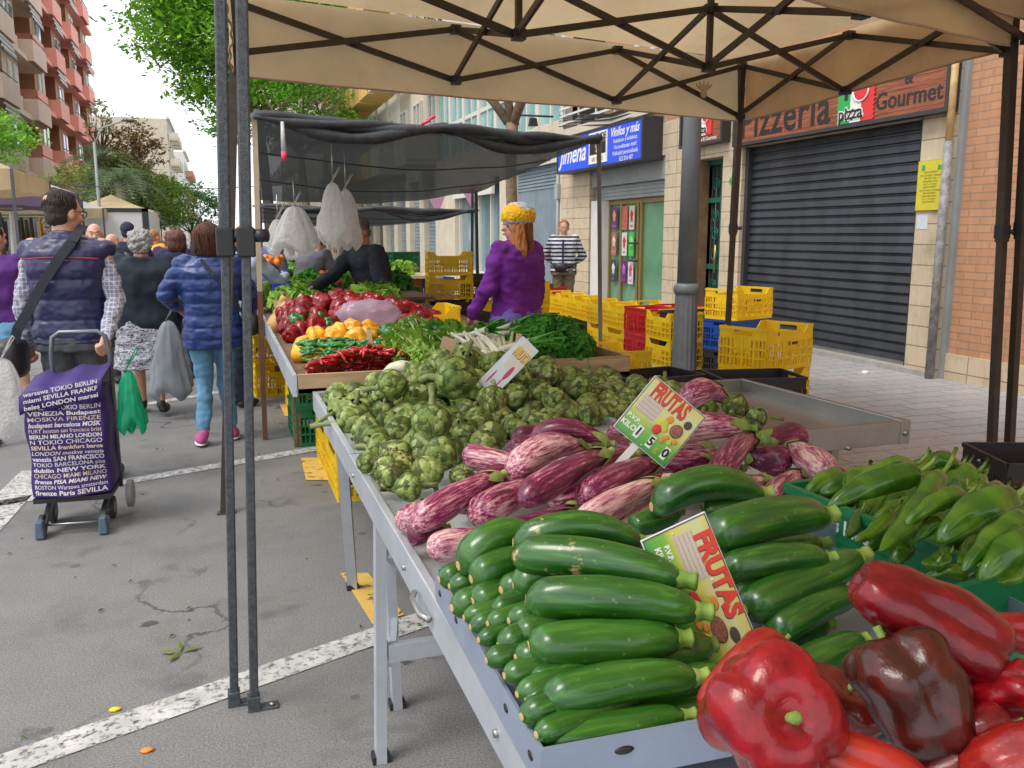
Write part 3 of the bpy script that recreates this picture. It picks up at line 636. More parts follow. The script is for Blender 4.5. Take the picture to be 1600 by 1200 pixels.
# second tent over the photographer
E_ = [(-.05+.09, 2.40), (4.05, 3.64), (4.0, -.6), (-.1, -1.4)]
E_ = [E_[0], E_[1], E_[2], E_[3]]
t2 = tent('canopy_tent', 'nearest beige tent overhead, its corner showing at the top right of the photo', E_, 2, 2, [2.5]*4, [2.82, 2.80, 2.82, 2.82], 3.35, [2.62, 2.60, 2.6, 2.6], m_fab,
          [(.04, 2.66, 0), (3.99, 3.45, ZP), (4.1, -.7, ZP), (-.1, -1.5, 0)], poles=(1, 2))
# thick doubled front legs at the near-left corner (photo left)
def frontleg(fx, fy, top, label):
    n_ = thing('tent_leg', label, 'pole', (fx, fy, 0)); f = Vector((fx, fy, .01)); tp = Vector(top); j = f.lerp(tp, 1.11/2.15)
    MB().bar(j, tp, .035).build('upper_leg', m_pole, n_, world=True, bevel=.006); MB().bar(f, j, .027).build('lower_leg', m_pole, n_, world=True, bevel=.005)
    MB().box(j, (.052, .052, .085)).build('collar', m_black, n_, world=True, bevel=.005)
    MB().tube([j+Vector((.02, 0, .02)), j+Vector((.06, -.02, .02))], .02, 10).build('knob', m_black, n_, world=True)
    b = MB(); b.bx((fx-.02, fy-.02, .0), (fx+.075, fy+.022, .008)); b.bx((fx-.019, fy-.021, .008), (fx+.019, fy+.021, .05)); b.build('foot_plate', m_pole, n_, world=True, bevel=.002)
    MB().tube([(fx+.055, fy, .008), (fx+.055, fy, .014)], .01, 10).build('bolt', m_steel, n_, world=True)
frontleg(-.036, 2.73, (.062, 2.73, 2.85), 'left one of the two thick grey tent legs near the camera')
frontleg(.024, 2.68, (.117, 2.68, 2.85), 'right one of the two thick grey tent legs near the camera')
# ---------------- black net awnings ----------------
def m_net(name, col, a0, a1):
    t = NT(name); c = t.coord('World'); f = t.noise(c, 95, 3, .8); g = t.noise(c, 1.1, 3, .5)
    al = t.math('ADD', t.thr(f, .42, .58), t.math('MULTIPLY', g, .25)); q = t.n('ShaderNodeMapRange'); q.inputs[3].default_value = a0; q.inputs[4].default_value = a1; t.l(al, q.inputs[0])
    return t.bsdf(t.ramp(g, [(.3, col), (.7, tuple(x*1.6 for x in col))]), .8, spec=.3, trans=.25, alpha=q.outputs[0])
m_nt = m_net('black_shade_net', (.035, .043, .047), .86, 1.0)
m_roll = mat('rolled_black_net', (.035, .042, .048), .65, .35, 12, .4, 60, space='World')
def netawning(name, label, FL, FR, BR, BL, roll, sag, pn, seedv):
    t_ = thing(name, label, 'awning', FL); FL, FR, BR, BL = map(Vector, (FL, FR, BR, BL)); n1 = 30
    rows = []
    for j in range(n1+1):
        v = j/n1; rw = []
        for i in range(n1+1):
            u = i/n1; p = (FL*(1-u)+FR*u)*(1-v)+(BL*(1-u)+BR*u)*v
            z = -sag*math.sin(math.pi*u)*math.sin(math.pi*(.1+.8*v))+.025*mnoise.noise(Vector((u*5, v*5, seedv)))-.05*abs(math.sin(v*math.pi*2.5))*math.sin(math.pi*u)
            rw.append(p+Vector((0, 0, z)))
        rows.append(rw)
    MB().grid(rows).build('net', m_nt, t_, world=True)
    for k, (ph, rr) in enumerate(((0, .05), (1.9, .045), (3.7, .035))):
        pts = []; rs = []
        for i in range(61):
            u = i/60; p = FL.lerp(FR, u); dr = abs(math.sin(math.pi*u*2+.0))
            pts.append(p+Vector((0, .03*math.sin(u*9+ph), .0-(.10 if k == 1 else .03)*dr*roll+.02*math.sin(u*13+ph)))); rs.append(rr*(.7+.5*dr+.15*math.sin(u*37+ph)))
        MB().tube(pts, rs, 9, sy=.8).build('rolled_edge', m_roll, t_, world=True)
    for j in (.33, .66): MB().tube([rows[int(j*n1)][i] for i in range(n1+1)], .008, 5).build('rope', m_black, t_, world=True)
    for (x, y, z0, x1, y1, z1, mm) in pn: MB().bar((x, y, z0), (x1, y1, z1), .035).build('pole', mm, t_, world=True)
    MB().bar(FL-Vector((.1, 0, 0)), FR+Vector((.05, 0, 0)), .03).build('front_bar', m_steel, t_, world=True)
    return t_
m_tpole = mat('taped_wood_pole', (.42, .34, .24), .7, .2, 4, space='World'); m_bpole = mat('brown_post', (.16, .07, .045), .7, .2, 4, space='World')
aw = netawning('net_awning', 'large black shade net awning stretched over the far vegetable stall', (.27, 6.36, 2.30), (3.05, 6.85, 2.28), (3.15, 10.9, 2.02), (.43, 10.8, 1.90), 1, .10,
    [(.24, 6.5, 0, .25, 6.42, 1.1, m_bpole), (.25, 6.42, 1.1, .27, 6.40, 2.3, m_tpole), (3.4, 7.5, ZP, 3.05, 6.85, 2.3, m_steel), (3.2, 11.0, ZP, 3.15, 10.9, 2.05, m_dark), (.4, 10.9, 0, .43, 10.8, 1.95, m_dark)], 1)
m_pinkp = flat('pink_plastic', (.75, .05, .12), .4)
MB().tube([(.45, 6.33, 2.26), (.45, 6.31, 2.06)], [.012, .018], 8).build('clamp', flat('clear_bottle', (.5, .5, .5), .3), aw, world=True); MB().tube([(.45, 6.31, 2.06), (.45, 6.31, 2.0)], .018, 8).build('clamp', m_pinkp, aw, world=True)
for q in ((1.46, 6.5, 2.30), (1.5, 6.5, 2.33)): MB().tube([q, (q[0]+.06, q[1]-.03, q[2]+.03)], .012, 6).build('clip', m_pinkp, aw, world=True)
netawning('net_awning', 'smaller black net awning bundled up over the farther stall behind the hanging bags', (.55, 12.6, 1.88), (3.75, 13.0, 1.86), (3.8, 16.5, 1.72), (.7, 16.3, 1.70), 1.2, .05,
    [(.55, 12.7, 0, .55, 12.6, 2.1, m_dark), (3.7, 13.1, ZP, 3.7, 13.0, 2.25, m_dark)], 5)
# bunting
for i, (px, py) in enumerate(((682, 318), (735, 308))):
    p = AY(px, py, 14); T(MB().add([p+Vector((-.15, 0, .12)), p+Vector((.15, .02, .12)), p+Vector((.02, 0, -.18)), p+Vector((-.15, .006, .12)), p+Vector((.15, .026, .12)), p+Vector((.02, .006, -.18))], [(0, 1, 2), (5, 4, 3), (0, 3, 4, 1), (1, 4, 5, 2), (2, 5, 3, 0)]).build('pennant', flat('pink_pennant', (.55, .28, .42)), loc=p), ['left', 'right'][i]+' pink triangular pennant hanging under the black net awning', 'pennant', 'pink pennants')
# ---------------- tables ----------------
def metaltable(label, P0, w, l, rz, z=.8, legs=(), ap=.085, inner=.03, m_=m_alu, name='market_table'):
    t_ = thing(name, label, 'table', (P0[0], P0[1], 0), rz)   # local: x 0..w, y 0..l
    MB().bx((.012, .012, z-inner-.012), (w-.012, l-.012, z-inner)).build('tabletop', m_, t_)
    b = MB(); r_ = .022
    for a, c in (((0, 0), (r_, l)), ((w-r_, 0), (w, l)), ((r_, 0), (w-r_, r_)), ((r_, l-r_), (w-r_, l))): b.bx((a[0], a[1], z-ap), (c[0], c[1], z))
    b.build('rim', m_, t_, bevel=.003)
    for (x, y, x1, y1) in legs: MB().bar((x, y, z-ap+.03), (x1, y1, .0), .042, .03).build('leg', m_, t_); MB().box((x1, y1, .012), (.05, .04, .024)).build('foot', m_black, t_)
    return t_
ta = metaltable('aluminium table top carrying the artichokes, joined to the nearer table at a seam', (.36, 2.76), 1.05, 1.17, 0, .8, ((.05, .6, .1, .78),))
tb = metaltable('nearest long aluminium table under the aubergines and courgettes', (.36, .35), 1.34, 2.40, 0, .797, ((.02, 1.95, 0, 1.93), (.08, 2.2, .1, 2.2), (1.25, 1.9, 1.28, 1.9)))
MB().bar((.03, 1.93, .33), (1.27, 1.93, .33), .03, .05).build('stretcher', m_alu, tb); MB().bar((.04, 1.93, .3), (.1, 2.2, .3), .02, .03).build('brace', m_alu, tb); MB().bar((.04, 1.95, .62), (.1, 2.2, .5), .02, .035).build('brace', m_alu, tb)
MB().tube([(-.008, 1.22, .75), (-.02, 1.25, .75), (-.02, 1.33, .75), (-.008, 1.36, .75)], .007).build('handle', m_steel, tb)
for y in (.2, .8, 1.5, 2.3): MB().tube([(-.006, y, .752), (.002, y, .752)], .007, 8).build('rivet', m_steel, tb)
p = AZ(1165, 592, .82); q = AZ(1414, 655, .82); ang = math.atan2(q.y-p.y, q.x-p.x)+math.pi/2
tc = thing('market_table', 'empty steel tray table behind the price card with its bare corner to the right', 'table', (q.x, q.y, 0), ang)
Lr = (p-q).length; wr_ = 1.02
MB().bx((-wr_, .0, .755), (-.012, Lr, .767)).build('tabletop', m_steel, tc)
b = MB(); b.bx((-.022, 0, .735), (0, Lr, .82)); b.bx((-wr_, -.022, .735), (0, 0, .82)); b.bx((-wr_, Lr, .735), (0, Lr+.022, .82)); b.build('rim', m_steel, tc, bevel=.003)
MB().bx((-.04, -.026, .732), (.004, .02, .823)).build('corner_bracket', m_steel, tc, bevel=.003)
MB().tube([(-.02, -.032, .775), (-.02, -.02, .775)], .012).build('bolt', m_steel, tc); MB().tube([(-.28, -.03, .74), (-.28, -.01, .74)], .01).build('bolt', m_steel, tc)
for x in (-.30, -.98):
    for y in (.04, Lr-.06): MB().bar((x, y, .75), (x-.01, y, ZP), .045, .03).build('leg', m_steel, tc)
# far stall: wooden trestle table
ts = thing('market_stall_table', 'long far stall table with a plank end, piled with chillies and peppers', 'table', (.29, 3.95, 0))
MB().bx((.29, 3.95, .79), (1.95, 8.6, .81)).build('tabletop', m_woodd, ts, world=True)
MB().bx((.30, 3.95, .79), (1.95, 3.975, .875)).build('end_board', m_wood, ts, world=True)
for y in (3.95, 5.1, 6.3, 7.5): MB().bx((.275, y, .775), (.295, y+1.13, .875)).build('side_rim', m_alu, ts, world=True)
for x in (.45, 1.8):
    for y in (6.2, 8.4): MB().bar((x, y, .79), (x, y, 0), .05).build('leg', m_woodd, ts, world=True)
# ---------------- crates ----------------
def make_crate(name, label, m_, L=.54, W_=.37, H=.29, kind='big', text_=None):
    t_ = thing(name, label, 'crate', (0, 0, 0)); th = .009
    def panel(length, handle, dip):
        b = MB(); n_ = max(4, int(length/.03)); x0, x1 = -length/2, length/2
        b.bx((x0, -th/2, 0), (x1, th/2, .03)); 
        top = H-(.055 if dip else 0)
        if dip:   # raised ends
            b.bx((x0, -th/2, top-.045), (x1, th/2, top)); 
            for s_ in (-1, 1): b.add([(s_*length/2, -th/2, top), (s_*(length/2-.11), -th/2, top), (s_*(length/2-.06), -th/2, H), (s_*length/2, -th/2, H), (s_*length/2, th/2, top), (s_*(length/2-.11), th/2, top), (s_*(length/2-.06), th/2, H), (s_*length/2, th/2, H)], [(0, 1, 2, 3), (7, 6, 5, 4), (0, 4, 5, 1), (1, 5, 6, 2), (2, 6, 7, 3), (3, 7, 4, 0)])
        else:
            if handle: b.bx((x0, -th/2, H-.08), (-.07, th/2, H-.02)); b.bx((.07, -th/2, H-.08), (x1, th/2, H-.02)); b.bx((-.07, -th/2, H-.08), (.07, th/2, H-.055))
            else: b.bx((x0, -th/2, H-.08), (x1, th/2, H-.02))
            b.bx((x0, -th/2-.008, H-.02), (x1, th/2, H))
        zt_ = top-.045 if dip else H-.08
        for k in (1, 2): z = .03+(zt_-.03)*k/3; b.bx((x0, -th/2-.005, z-.006), (x1, th/2-.002, z+.006))
        for i in range(n_+1):
            x = x0+length*i/n_; w = .016 if i % 3 == 0 else .009; o_ = .005 if i % 3 == 0 else 0
            b.bx((max(x0, x-w/2), -th/2-o_, .03), (min(x1, x+w/2), th/2-.002, zt_))
        b.bx((-length*.18, -th/2+.001, zt_*.55), (length*.18, th/2-.003, zt_))
        return b.mesh('side_panel', m_)
    ml, ms_ = panel(L, False, kind == 'big'), panel(W_, True, False)
    for s_, (a, x, y, me) in enumerate(((0, 0, -W_/2, ml), (math.pi, 0, W_/2, ml), (-math.pi/2, -L/2, 0, ms_), (math.pi/2, L/2, 0, ms_))):
        o = meshobj('side_panel', me, t_); o.location = (x, y, 0); o.rotation_euler = (0, 0, a)
    b = MB()
    for i in range(9): b.bx((-L/2+.01, -W_/2+.015+i*(W_-.03)/8-.006, .004), (L/2-.01, -W_/2+.015+i*(W_-.03)/8+.006, .012))
    for i in range(7): b.bx((-L/2+.02+i*(L-.04)/6-.006, -W_/2+.01, .0125), (-L/2+.02+i*(L-.04)/6+.006, W_/2-.01, .018))
    b.build('base_grid', m_, t_)
    if text_: text(text_, .035, m_ink, t_, Matrix.Translation((.03, -W_/2-.006, H*.62)) @ Matrix.Rotation(math.pi/2, 4, 'X'), bold=.001)
    return t_
GY = 'yellow crates stacked on the pavement'
proto = {}
for nm, mm, kw in (('y', m_yel, dict(text_='Sonnera')), ('p', m_yel, {}), ('r', m_redp, {}), ('b', m_blup, {}), ('g', m_grnp, {}), ('k', m_blkp, {}), ('o', m_orap, {}), ('v', mat('violet_plastic', (.12, .04, .4), .4, .1, 6), {})):
    proto[nm] = make_crate('plastic_crate', '', mm, kind='big' if nm in 'yp' else 'flat', **kw)
CN = dict(y='yellow', p='yellow', r='red', b='blue', g='green', k='black', o='orange', v='violet'); used = set(); ORD = ['lowest', 'second up', 'third up', 'fourth up']
CH = .292
def stack(cols_, x, y, z0, rz, where, sc=1):
    for i, c in enumerate(cols_):
        pos = 'topmost' if i == len(cols_)-1 and i > 0 else (ORD[i] if len(cols_) > 1 else 'single')
        lab = f'{CN[c]} plastic crate, {pos} {"in the stack " if len(cols_) > 1 else "one "}{where}'
        src = proto[c]; kw = dict(loc=(x+rnd.uniform(-.006, .006), y+rnd.uniform(-.006, .006), z0+i*CH*sc), scale=sc, rot=(0, 0, rz+rnd.uniform(-.02, .02)))
        if c in used: dup(src, lab, CN[c]+' plastic crates around the stalls', **kw)
        else: used.add(c); src['label'] = lab; src['group'] = CN[c]+' plastic crates around the stalls'; src.location = kw['loc']; src.rotation_euler = kw['rot']; src.scale = (sc,)*3
def cstack(cols_, px, py, where, z0=ZP, rz=0, corner=(0, 0)):
    zt_ = z0+len(cols_)*CH; p = AZ(px, py, zt_); c = Vector((corner[0]*.27, corner[1]*.185, 0)); c.rotate(Matrix.Rotation(rz, 3, 'Z')); stack(cols_, p.x-c.x, p.y-c.y, z0, rz, where)
H2 = math.pi/2
q = AD(1200, 530, 6.55); c = Matrix.Rotation(.40, 3, 'Z') @ Vector((.30, .21, 0)); stack('yy', q.x+c.x*.95, q.y+c.y*.9, ZP, .40, 'nearest the steel table corner', 1.16)
q = AD(1152, 460, 8.0); c = Matrix.Rotation(.35, 3, 'Z') @ Vector((.27, .185, 0)); stack('kby', q.x+c.x, q.y+c.y, ZP, .35, 'beside the dark tent pole by the shutter')
q = AD(1078, 497, 8.95); stack('kk', q.x+.1, q.y+.15, ZP, 0, 'directly behind the lamp post')
# long row receding along the shopfront; front faces look at the street
for qx, qy, cc, w_ in ((812, 470, 'yyy', 'behind the purple sweater, hidden at its back'), (790, 474, 'yy', 'behind the stallholder in purple')): q = AD(qx, qy, 9.6); stack(cc, q.x, q.y, ZP, .1, w_)
row = [(1027, 487, 'yy'), (985, 483, 'rr'), (957, 481, 'yy'), (928, 478, 'yy'), (903, 474, 'ky'), (876, 470, 'ry'), (856, 468, 'yy')]
wh = ['just left of the lamp post', 'standing out between two yellow stacks', 'left of the red stack', 'crossed by the thin awning pole', 'left of the awning pole', 'behind the parsley', 'by the purple sweater elbow']
yprev = None
p0 = AZ(1027, 487, ZP+2*CH)
for i, (px, py, cc) in enumerate(row):
    x = p0.x+.2+i*.015; y = p0.y+i*.56
    stack(cc, x, y, ZP, H2, wh[i]); 
for i, (cc, w_) in enumerate((('yy', 'in the back row nearest the green door'), ('yr', 'in the back row behind the red stack'), ('yp', 'in the back row under the poster door'))): stack(cc, p0.x+.62, p0.y+.1+i*.56, ZP, H2, w_)
cstack('pp', 952, 541, 'right of the parsley at the table end', rz=H2)
q = AD(707, 386, 10.6); stack('pppp', q.x, q.y+.2, ZP, -.12, 'rising tallest left of the purple sweater')
cstack('ppp', 662, 480, 'behind the green bell peppers', rz=.05, corner=(0, -1))
cstack('kk', 722, 488, 'low beside the tall yellow stack', rz=.4); cstack('kk', 715, 470, 'half hidden behind the low black crates', rz=.3)
cstack('ypk', 757, 428, 'just left of the purple sweater', rz=.1); cstack('yg', 858, 444, 'behind the purple sweater on its right', rz=.2)
cstack('rr', 852, 448, 'near the garage door behind the sweater', rz=.2)
cstack('v', 725, 520, 'behind the leeks', z0=.42)
cstack('vv', 590, 1, 'x') if 0 else None
# crates with oranges and black ones by the steel table
k1 = AZ(1018, 583, .62); stack('kk', k1.x, k1.y, .12-.08, .15, 'holding oranges behind the price card')
k2 = AZ(1190, 590, .60); stack('kk', k2.x, k2.y+.1, .03, -.2, 'just behind the steel tray rim'); k3 = AZ(1100, 592, .55); stack('k', k3.x, k3.y+.1, .27, .1, 'at the foot of the lamp post')
m_orange = mat('orange_skin', (.85, .24, .02), .45, .1, 10, .2, 120)
for i in range(16):
    q = k1+Vector((rnd.uniform(-.2, .2), rnd.uniform(-.12, .12), 0)); T(MB().ell((0, 0, 0), (.04, .04, .037), nu=14, nv=10).build('orange', m_orange, loc=(0, 0, 0)), 'orange lying in the black crate behind the price card', 'orange', 'oranges in the black crate').location = (q.x, q.y, .48+rnd.random()*.06)
# black crate bottom right with a paper bag
ck = make_crate('plastic_crate', 'black fine mesh crate holding brown paper at the right edge behind the green peppers', m_blkp, L=.56, W_=.38, H=.25, kind='flat'); q = AZ(1515, 700, .55); ck.location = (q.x+.33, q.y-.12, .28); ck.rotation_euler = (0, 0, -.35)
ck2 = dup(ck, 'black crate underneath the one holding brown paper', loc=(q.x+.33, q.y-.12, .03))
pb = MB(); pb.ell((0, 0, 0), (.2, .12, .06), nu=16, nv=10, fn=lambda v: 1+.25*mnoise.noise(v*3)); T(pb.build('paper_bag', mat('kraft_paper', (.45, .28, .13), .8, .15, 8, .4, 20)), 'crumpled brown paper lying in the black mesh crate', 'paper').location = (q.x+.36, q.y-.14, .40)
# crates under the stalls
stack('pp', .74, 5.05, 0, H2, 'under the far stall nearest the camera'); stack('pp', .74, 5.62, 0, H2, 'under the far stall, second along its edge')
stack('rg', .62, 6.55, 0, H2, 'under the far stall past the yellow crates') if 0 else stack('gg', .62, 6.45, 0, H2, 'under the far stall past the yellow crates')
stack('pp', .66, 7.4, 0, H2, 'under the far stall by the brown post'); stack('pp', .5, 8.45, 0, .1, 'under the far end of the stall'); 
stack('oo', 1.9, 12.0, ZP*0, .1, 'under the squash table'); stack('ooo', 2.35, 12.1, 0, .1, 'supporting the far squash table'); stack('bbb', 2.95, 12.6, 0, .2, 'beside the far orange crates'); stack('ggg', 1.95, 10.4, 0, .3, 'behind the man in black')
stack('bgbg', 3.3, 16.5, 0, .2, 'by the rolled far awning'); stack('gbbg', 2.7, 17.3, 0, .1, 'deep under the far awning')
# ================= PRODUCE =================
def frame_to(p0, p1, up=Vector((0, 0, 1)), sr=1, L=1, roll=0):
    p0, p1 = Vector(p0), Vector(p1); d = p1-p0; l = d.length; z = d/l; x = (up-z*up.dot(z))
    x = x.normalized() if x.length > 1e-3 else Vector((1, 0, 0)); y = z.cross(x)
    M_ = Matrix((x, y, z)).transposed().to_4x4() @ Matrix.Rotation(roll, 4, 'Z'); M_.translation = p0
    return M_ @ Matrix.Diagonal((sr, sr, l/L, 1))
def bentlathe(prof, bend=0, n=24, m=0, lobes=0, ld=0, wob=0, seed=0, nz=26, mb=None, pinch=None):
    # prof: list (t 0..1, r); length 1 along z; bend along +x
    b = mb or MB(); ts = [p[0] for p in prof]; rs_ = [p[1] for p in prof]; vs = []; fs = []
    for j in range(nz+1):
        t = .5-.5*math.cos(math.pi*j/nz); r = float(np.interp(t, ts, rs_)); cx = bend*4*t*(1-t)-0
        for k in range(n):
            a = 2*math.pi*k/n; f = 1+(ld*(abs(math.cos(a*lobes/2))**.7-.6) if lobes else 0)+wob*mnoise.noise(Vector((math.cos(a)*1.2, math.sin(a)*1.2, t*4+seed)))
            vs.append((cx+r*f*math.cos(a), r*f*math.sin(a), t))
    for j in range(nz):
        for k in range(n): k2 = (k+1) % n; fs.append((j*n+k, j*n+k2, (j+1)*n+k2, (j+1)*n+k))
    fs.append(tuple(range(n-1, -1, -1))); fs.append(tuple(nz*n+k for k in range(n)))
    return b.add(vs, fs, m, True)
def smoothprof(pts, k=60):
    ts = np.linspace(0, 1, k); a = np.interp(ts, [p[0] for p in pts], [p[1] for p in pts]); a = np.convolve(np.pad(a, 3, 'edge'), [.05, .1, .2, .3, .2, .1, .05], 'valid')
    a[0] = pts[0][1]; a[-1] = pts[-1][1]; return list(zip(ts, a))
# materials
def m_aub():
    t = NT('striped_aubergine_skin'); c = t.coord('Object', (1, 1, .02)); sd_ = t.rand(37.0)
    f = t.noise(c, 150, 6, .8, 0, sd_); g = t.noise(t.coord('Object', (1, 1, .15)), 14, 3, .6, 0, sd_)
    k = t.math('ADD', t.math('MULTIPLY', f, .82), t.math('MULTIPLY', g, .28)); k = t.math('ADD', k, t.math('MULTIPLY', t.n('ShaderNodeObjectInfo').outputs['Random'], .15))
    col = t.ramp(k, [(.55, (.080, .004, .03)), (.625, (.23, .015, .08)), (.675, (.48, .18, .24)), (.76, (.72, .52, .47))])
    return t.bsdf(col, .32, spec=.5, coat=.15, normal=t.bump(f, .06, .004))
def m_cour(th=.70, nm='courgette_skin'):
    t = NT(nm); sd_ = t.rand(51.0); c = t.coord('Object', (1, 1, .02)); f = t.noise(c, 110, 4, .6, 0, sd_)
    s_ = t.n('ShaderNodeTexVoronoi'); s_.inputs['Scale'].default_value = 55; t.l(t.coord('Object', (1, 1, .22)), s_.inputs[0]); sp = t.thr(s_.outputs[0], .16, .05)
    col = t.ramp(f, [(.35, (.008, .050, .006)), (.55, (.018, .10, .008)), (.72, (.06, .19, .014))])
    g = t.noise(t.coord('Object', (1, 1, .2)), 6, 3, .5, 0, sd_); col = t.mix(t.math('MULTIPLY', t.thr(g, .4, .7), .5), col, (.05, .16, .012))
    col = t.mix(t.math('MULTIPLY', sp, .3), col, (.25, .42, .12))
    w = t.thr(t.noise(t.coord('Object', (1, 1, .2)), 14, 5, .7, 0, sd_), th, th+.05); col = t.mix(w, col, (.45, .38, .17) if th > .6 else (.55, .36, .17))
    return t.bsdf(col, .3, spec=.5, coat=.3, normal=t.bump(f, .08, .004))
def m_veg(name, c1, c2, rough=.25, scale=8, coat=.4, rnd_=21, stretch=(1, 1, 1), bump=.05, trans=0):
    t = NT(name); sd_ = t.rand(rnd_); f = t.noise(t.coord('Object', stretch), scale, 4, .6, 0, sd_)
    r_ = t.n('ShaderNodeObjectInfo').outputs['Random']; k = t.math('ADD', f, t.math('MULTIPLY', t.math('SUBTRACT', r_, .5), .3))
    return t.bsdf(t.ramp(k, [(.32, c1), (.68, c2)]), rough, spec=.38, coat=coat, normal=t.bump(t.noise(t.coord('Object'), 4.5 if 'pepper' in name else 60, 4), .13 if 'pepper' in name else bump, .02 if 'pepper' in name else .004), trans=trans)
M_aub, M_cour = m_aub(), m_cour()
m_calyx = m_veg('green_calyx', (.13, .22, .035), (.30, .38, .10), .6, 14, 0); m_stem = m_veg('pale_green_stem', (.12, .24, .03), (.30, .40, .09), .6, 14, 0)
m_scar = flat('tan_scar', (.50, .33, .14), .8); m_redpep = m_veg('red_pepper_skin', (.12, .0012, .004), (.31, .004, .011), .27, 4, .2); m_darkpep = m_veg('dark_red_pepper_skin', (.040, .008, .005), (.15, .008, .006), .27, 3, .2)
m_orpep = m_veg('orange_red_pepper_skin', (.22, .005, .007), (.40, .025, .012), .27, 3, .2); m_gpep = m_veg('green_pepper_skin', (.024, .105, .005), (.115, .24, .012), .24, 4, .3)
m_yelpep = m_veg('yellow_pepper_skin', (.75, .30, .01), (.9, .48, .02), .25, 5, .4); m_gbell = m_veg('green_bell_pepper_skin', (.01, .09, .015), (.03, .20, .03), .2, 5, .5)
m_chil = m_veg('red_chilli_skin', (.28, .008, .01), (.55, .012, .015), .2, 8, .5); m_gchil = m_veg('small_green_pepper_skin', (.02, .13, .03), (.06, .28, .06), .25, 8, .4)
# prototypes
AUBP = smoothprof([(0, .001), (.015, .35), (.06, .72), (.15, .95), (.3, 1.0), (.5, .9), (.7, .74), (.86, .6), (.95, .5), (1, .30)])
def make_aub(bend, seed):
    t_ = thing('aubergine', '', 'aubergine'); bentlathe([(t, r*.04) for t, r in AUBP], bend, 26, wob=.10, seed=seed).build('body', M_aub, t_)
    b = MB(); n = 5
    for i in range(n):    # calyx lobes lying on the neck
        a0 = 2*math.pi*i/n+seed; P_ = []
        for j in range(7):
            t = 1.0-.22*j/6; w = .72*(1-(j/6)**1.6)+.02; r = .04*float(np.interp(t, [p[0] for p in AUBP], [p[1] for p in AUBP]))*1.10+.003
            P_.append([(bend*4*t*(1-t)+r*math.cos(a0+w*q), r*math.sin(a0+w*q), t) for q in (-1, -.5, 0, .5, 1)])
        b.grid(P_)
    b.lathe([(.022, -.04), (.02, 0), (.012, .01), (.009, .05), (.011, .09), (.011, .1)], (0, 0, .99), 10); b.build('calyx', m_calyx, t_); return t_
COURP = smoothprof([(0, .25), (.01, .45), (.035, .75), (.09, .95), (.25, 1.0), (.5, .98), (.75, .9), (.92, .74), (.97, .55), (1, .4)])
def make_cour(bend, seed, sk=None):
    t_ = thing('courgette', '', 'courgette'); bentlathe([(t, r*.031) for t, r in COURP], bend, 24, lobes=8, ld=.045, wob=.06, seed=seed).build('body', sk or M_cour, t_)
    b = MB(); bentlathe([(0, .014), (.15, .013), (.5, .010), (.85, .012), (.93, .013), (1, .009)], 0, 15, lobes=5, ld=.35, nz=10, mb=b)
    b.v = [(x, y, .985+z*.12) for x, y, z in b.v]; b.build('stem', m_stem, t_)
    MB().lathe([(.0085, -.004), (.008, -.008), (.003, -.009), (.0005, -.009)], (0, 0, .004), 12).build('blossom_scar', m_scar, t_); return t_
def make_gpep(bend, seed, fat=1):
    t_ = thing('green_pepper', '', 'pepper'); pr = smoothprof([(0, .06), (.03, .30), (.12, .50), (.35, .80), (.6, 1.0), (.85, 1), (.95, .85), (1, .45)])
    bentlathe([(t, r*.028*fat) for t, r in pr], bend, 24, lobes=3, ld=.07, wob=.34, seed=seed).build('body', m_gpep, t_)
    MB().lathe([(.013, -.01), (.014, .0), (.006, .012), (.004, .06), (.0055, .2)], (0, 0, .985), 9).tube([(0, 0, .99), (.0, 0, 1.05), (.012, .004, 1.16), (.03, .006, 1.24)], [.006, .0045, .004, .005], 8).build('stem', m_stem, t_); return t_
def make_bell(seed, skin, nl=4, L=1.0, name='bell_pepper', stem=True):
    t_ = thing(name, '', 'pepper'); pr = smoothprof([(0, .12), (.02, .38), (.08, .68), (.25, .9), (.5, 1), (.75, 1.02), (.9, .88), (.97, .6), (1, .25)])
    b = bentlathe([(t, r*.5) for t, r in pr], .02, 40, lobes=nl, ld=.22, wob=.2, seed=seed, nz=30)
    b.v = [(x, y, z*L-(.13*math.exp(-((x*x+y*y)/.03)) if z > .6 else 0)+(.08*math.exp(-((x*x+y*y)/.02)) if z < .3 else 0)) for x, y, z in b.v]; b.build('body', skin, t_)
    if stem: MB().lathe([(.09, -.03), (.10, -.01), (.05, .02), (.04, .1), (.05, .2), (.02, .2)], (0, 0, L-.16), 9).build('stem', m_calyx, t_)
    return t_
def place(src, M_, label, group=None, cat=None):
    if not src.get('label'): src.matrix_world = M_; src['label'] = label; o = src; 
    else: o = dup(src, label, None, mat=M_)
    if group: o['group'] = group
    elif 'group' in o: del o['group']
    return o
AUB = [make_aub(b_, s_) for b_, s_ in ((.010, 1), (.035, 2.3), (-.008, 4), (.0, 6))]
COU = [make_cour(b_, s_) for b_, s_ in ((.012, 1), (.030, 2), (.0, 3))]
def lay(src, a, c, za, zc, w, r0, label, group=None, up=Vector((0, 0, 1)), lscale=1):
    p, q = AZ(*a, za), AZ(*c, zc); mid = (p+q)/2; D_ = (mid-_C).dot(_f); rad = w/2/FPX*D_
    M_ = frame_to(p, q, up, rad/r0*(1.1 if r0 != .031 else 1.0), 1, 0); return place(src, M_, label, group)
def Zc(x, y, s_=.375, ox=600, oy=580): return (ox+x*s_, oy+y*s_)
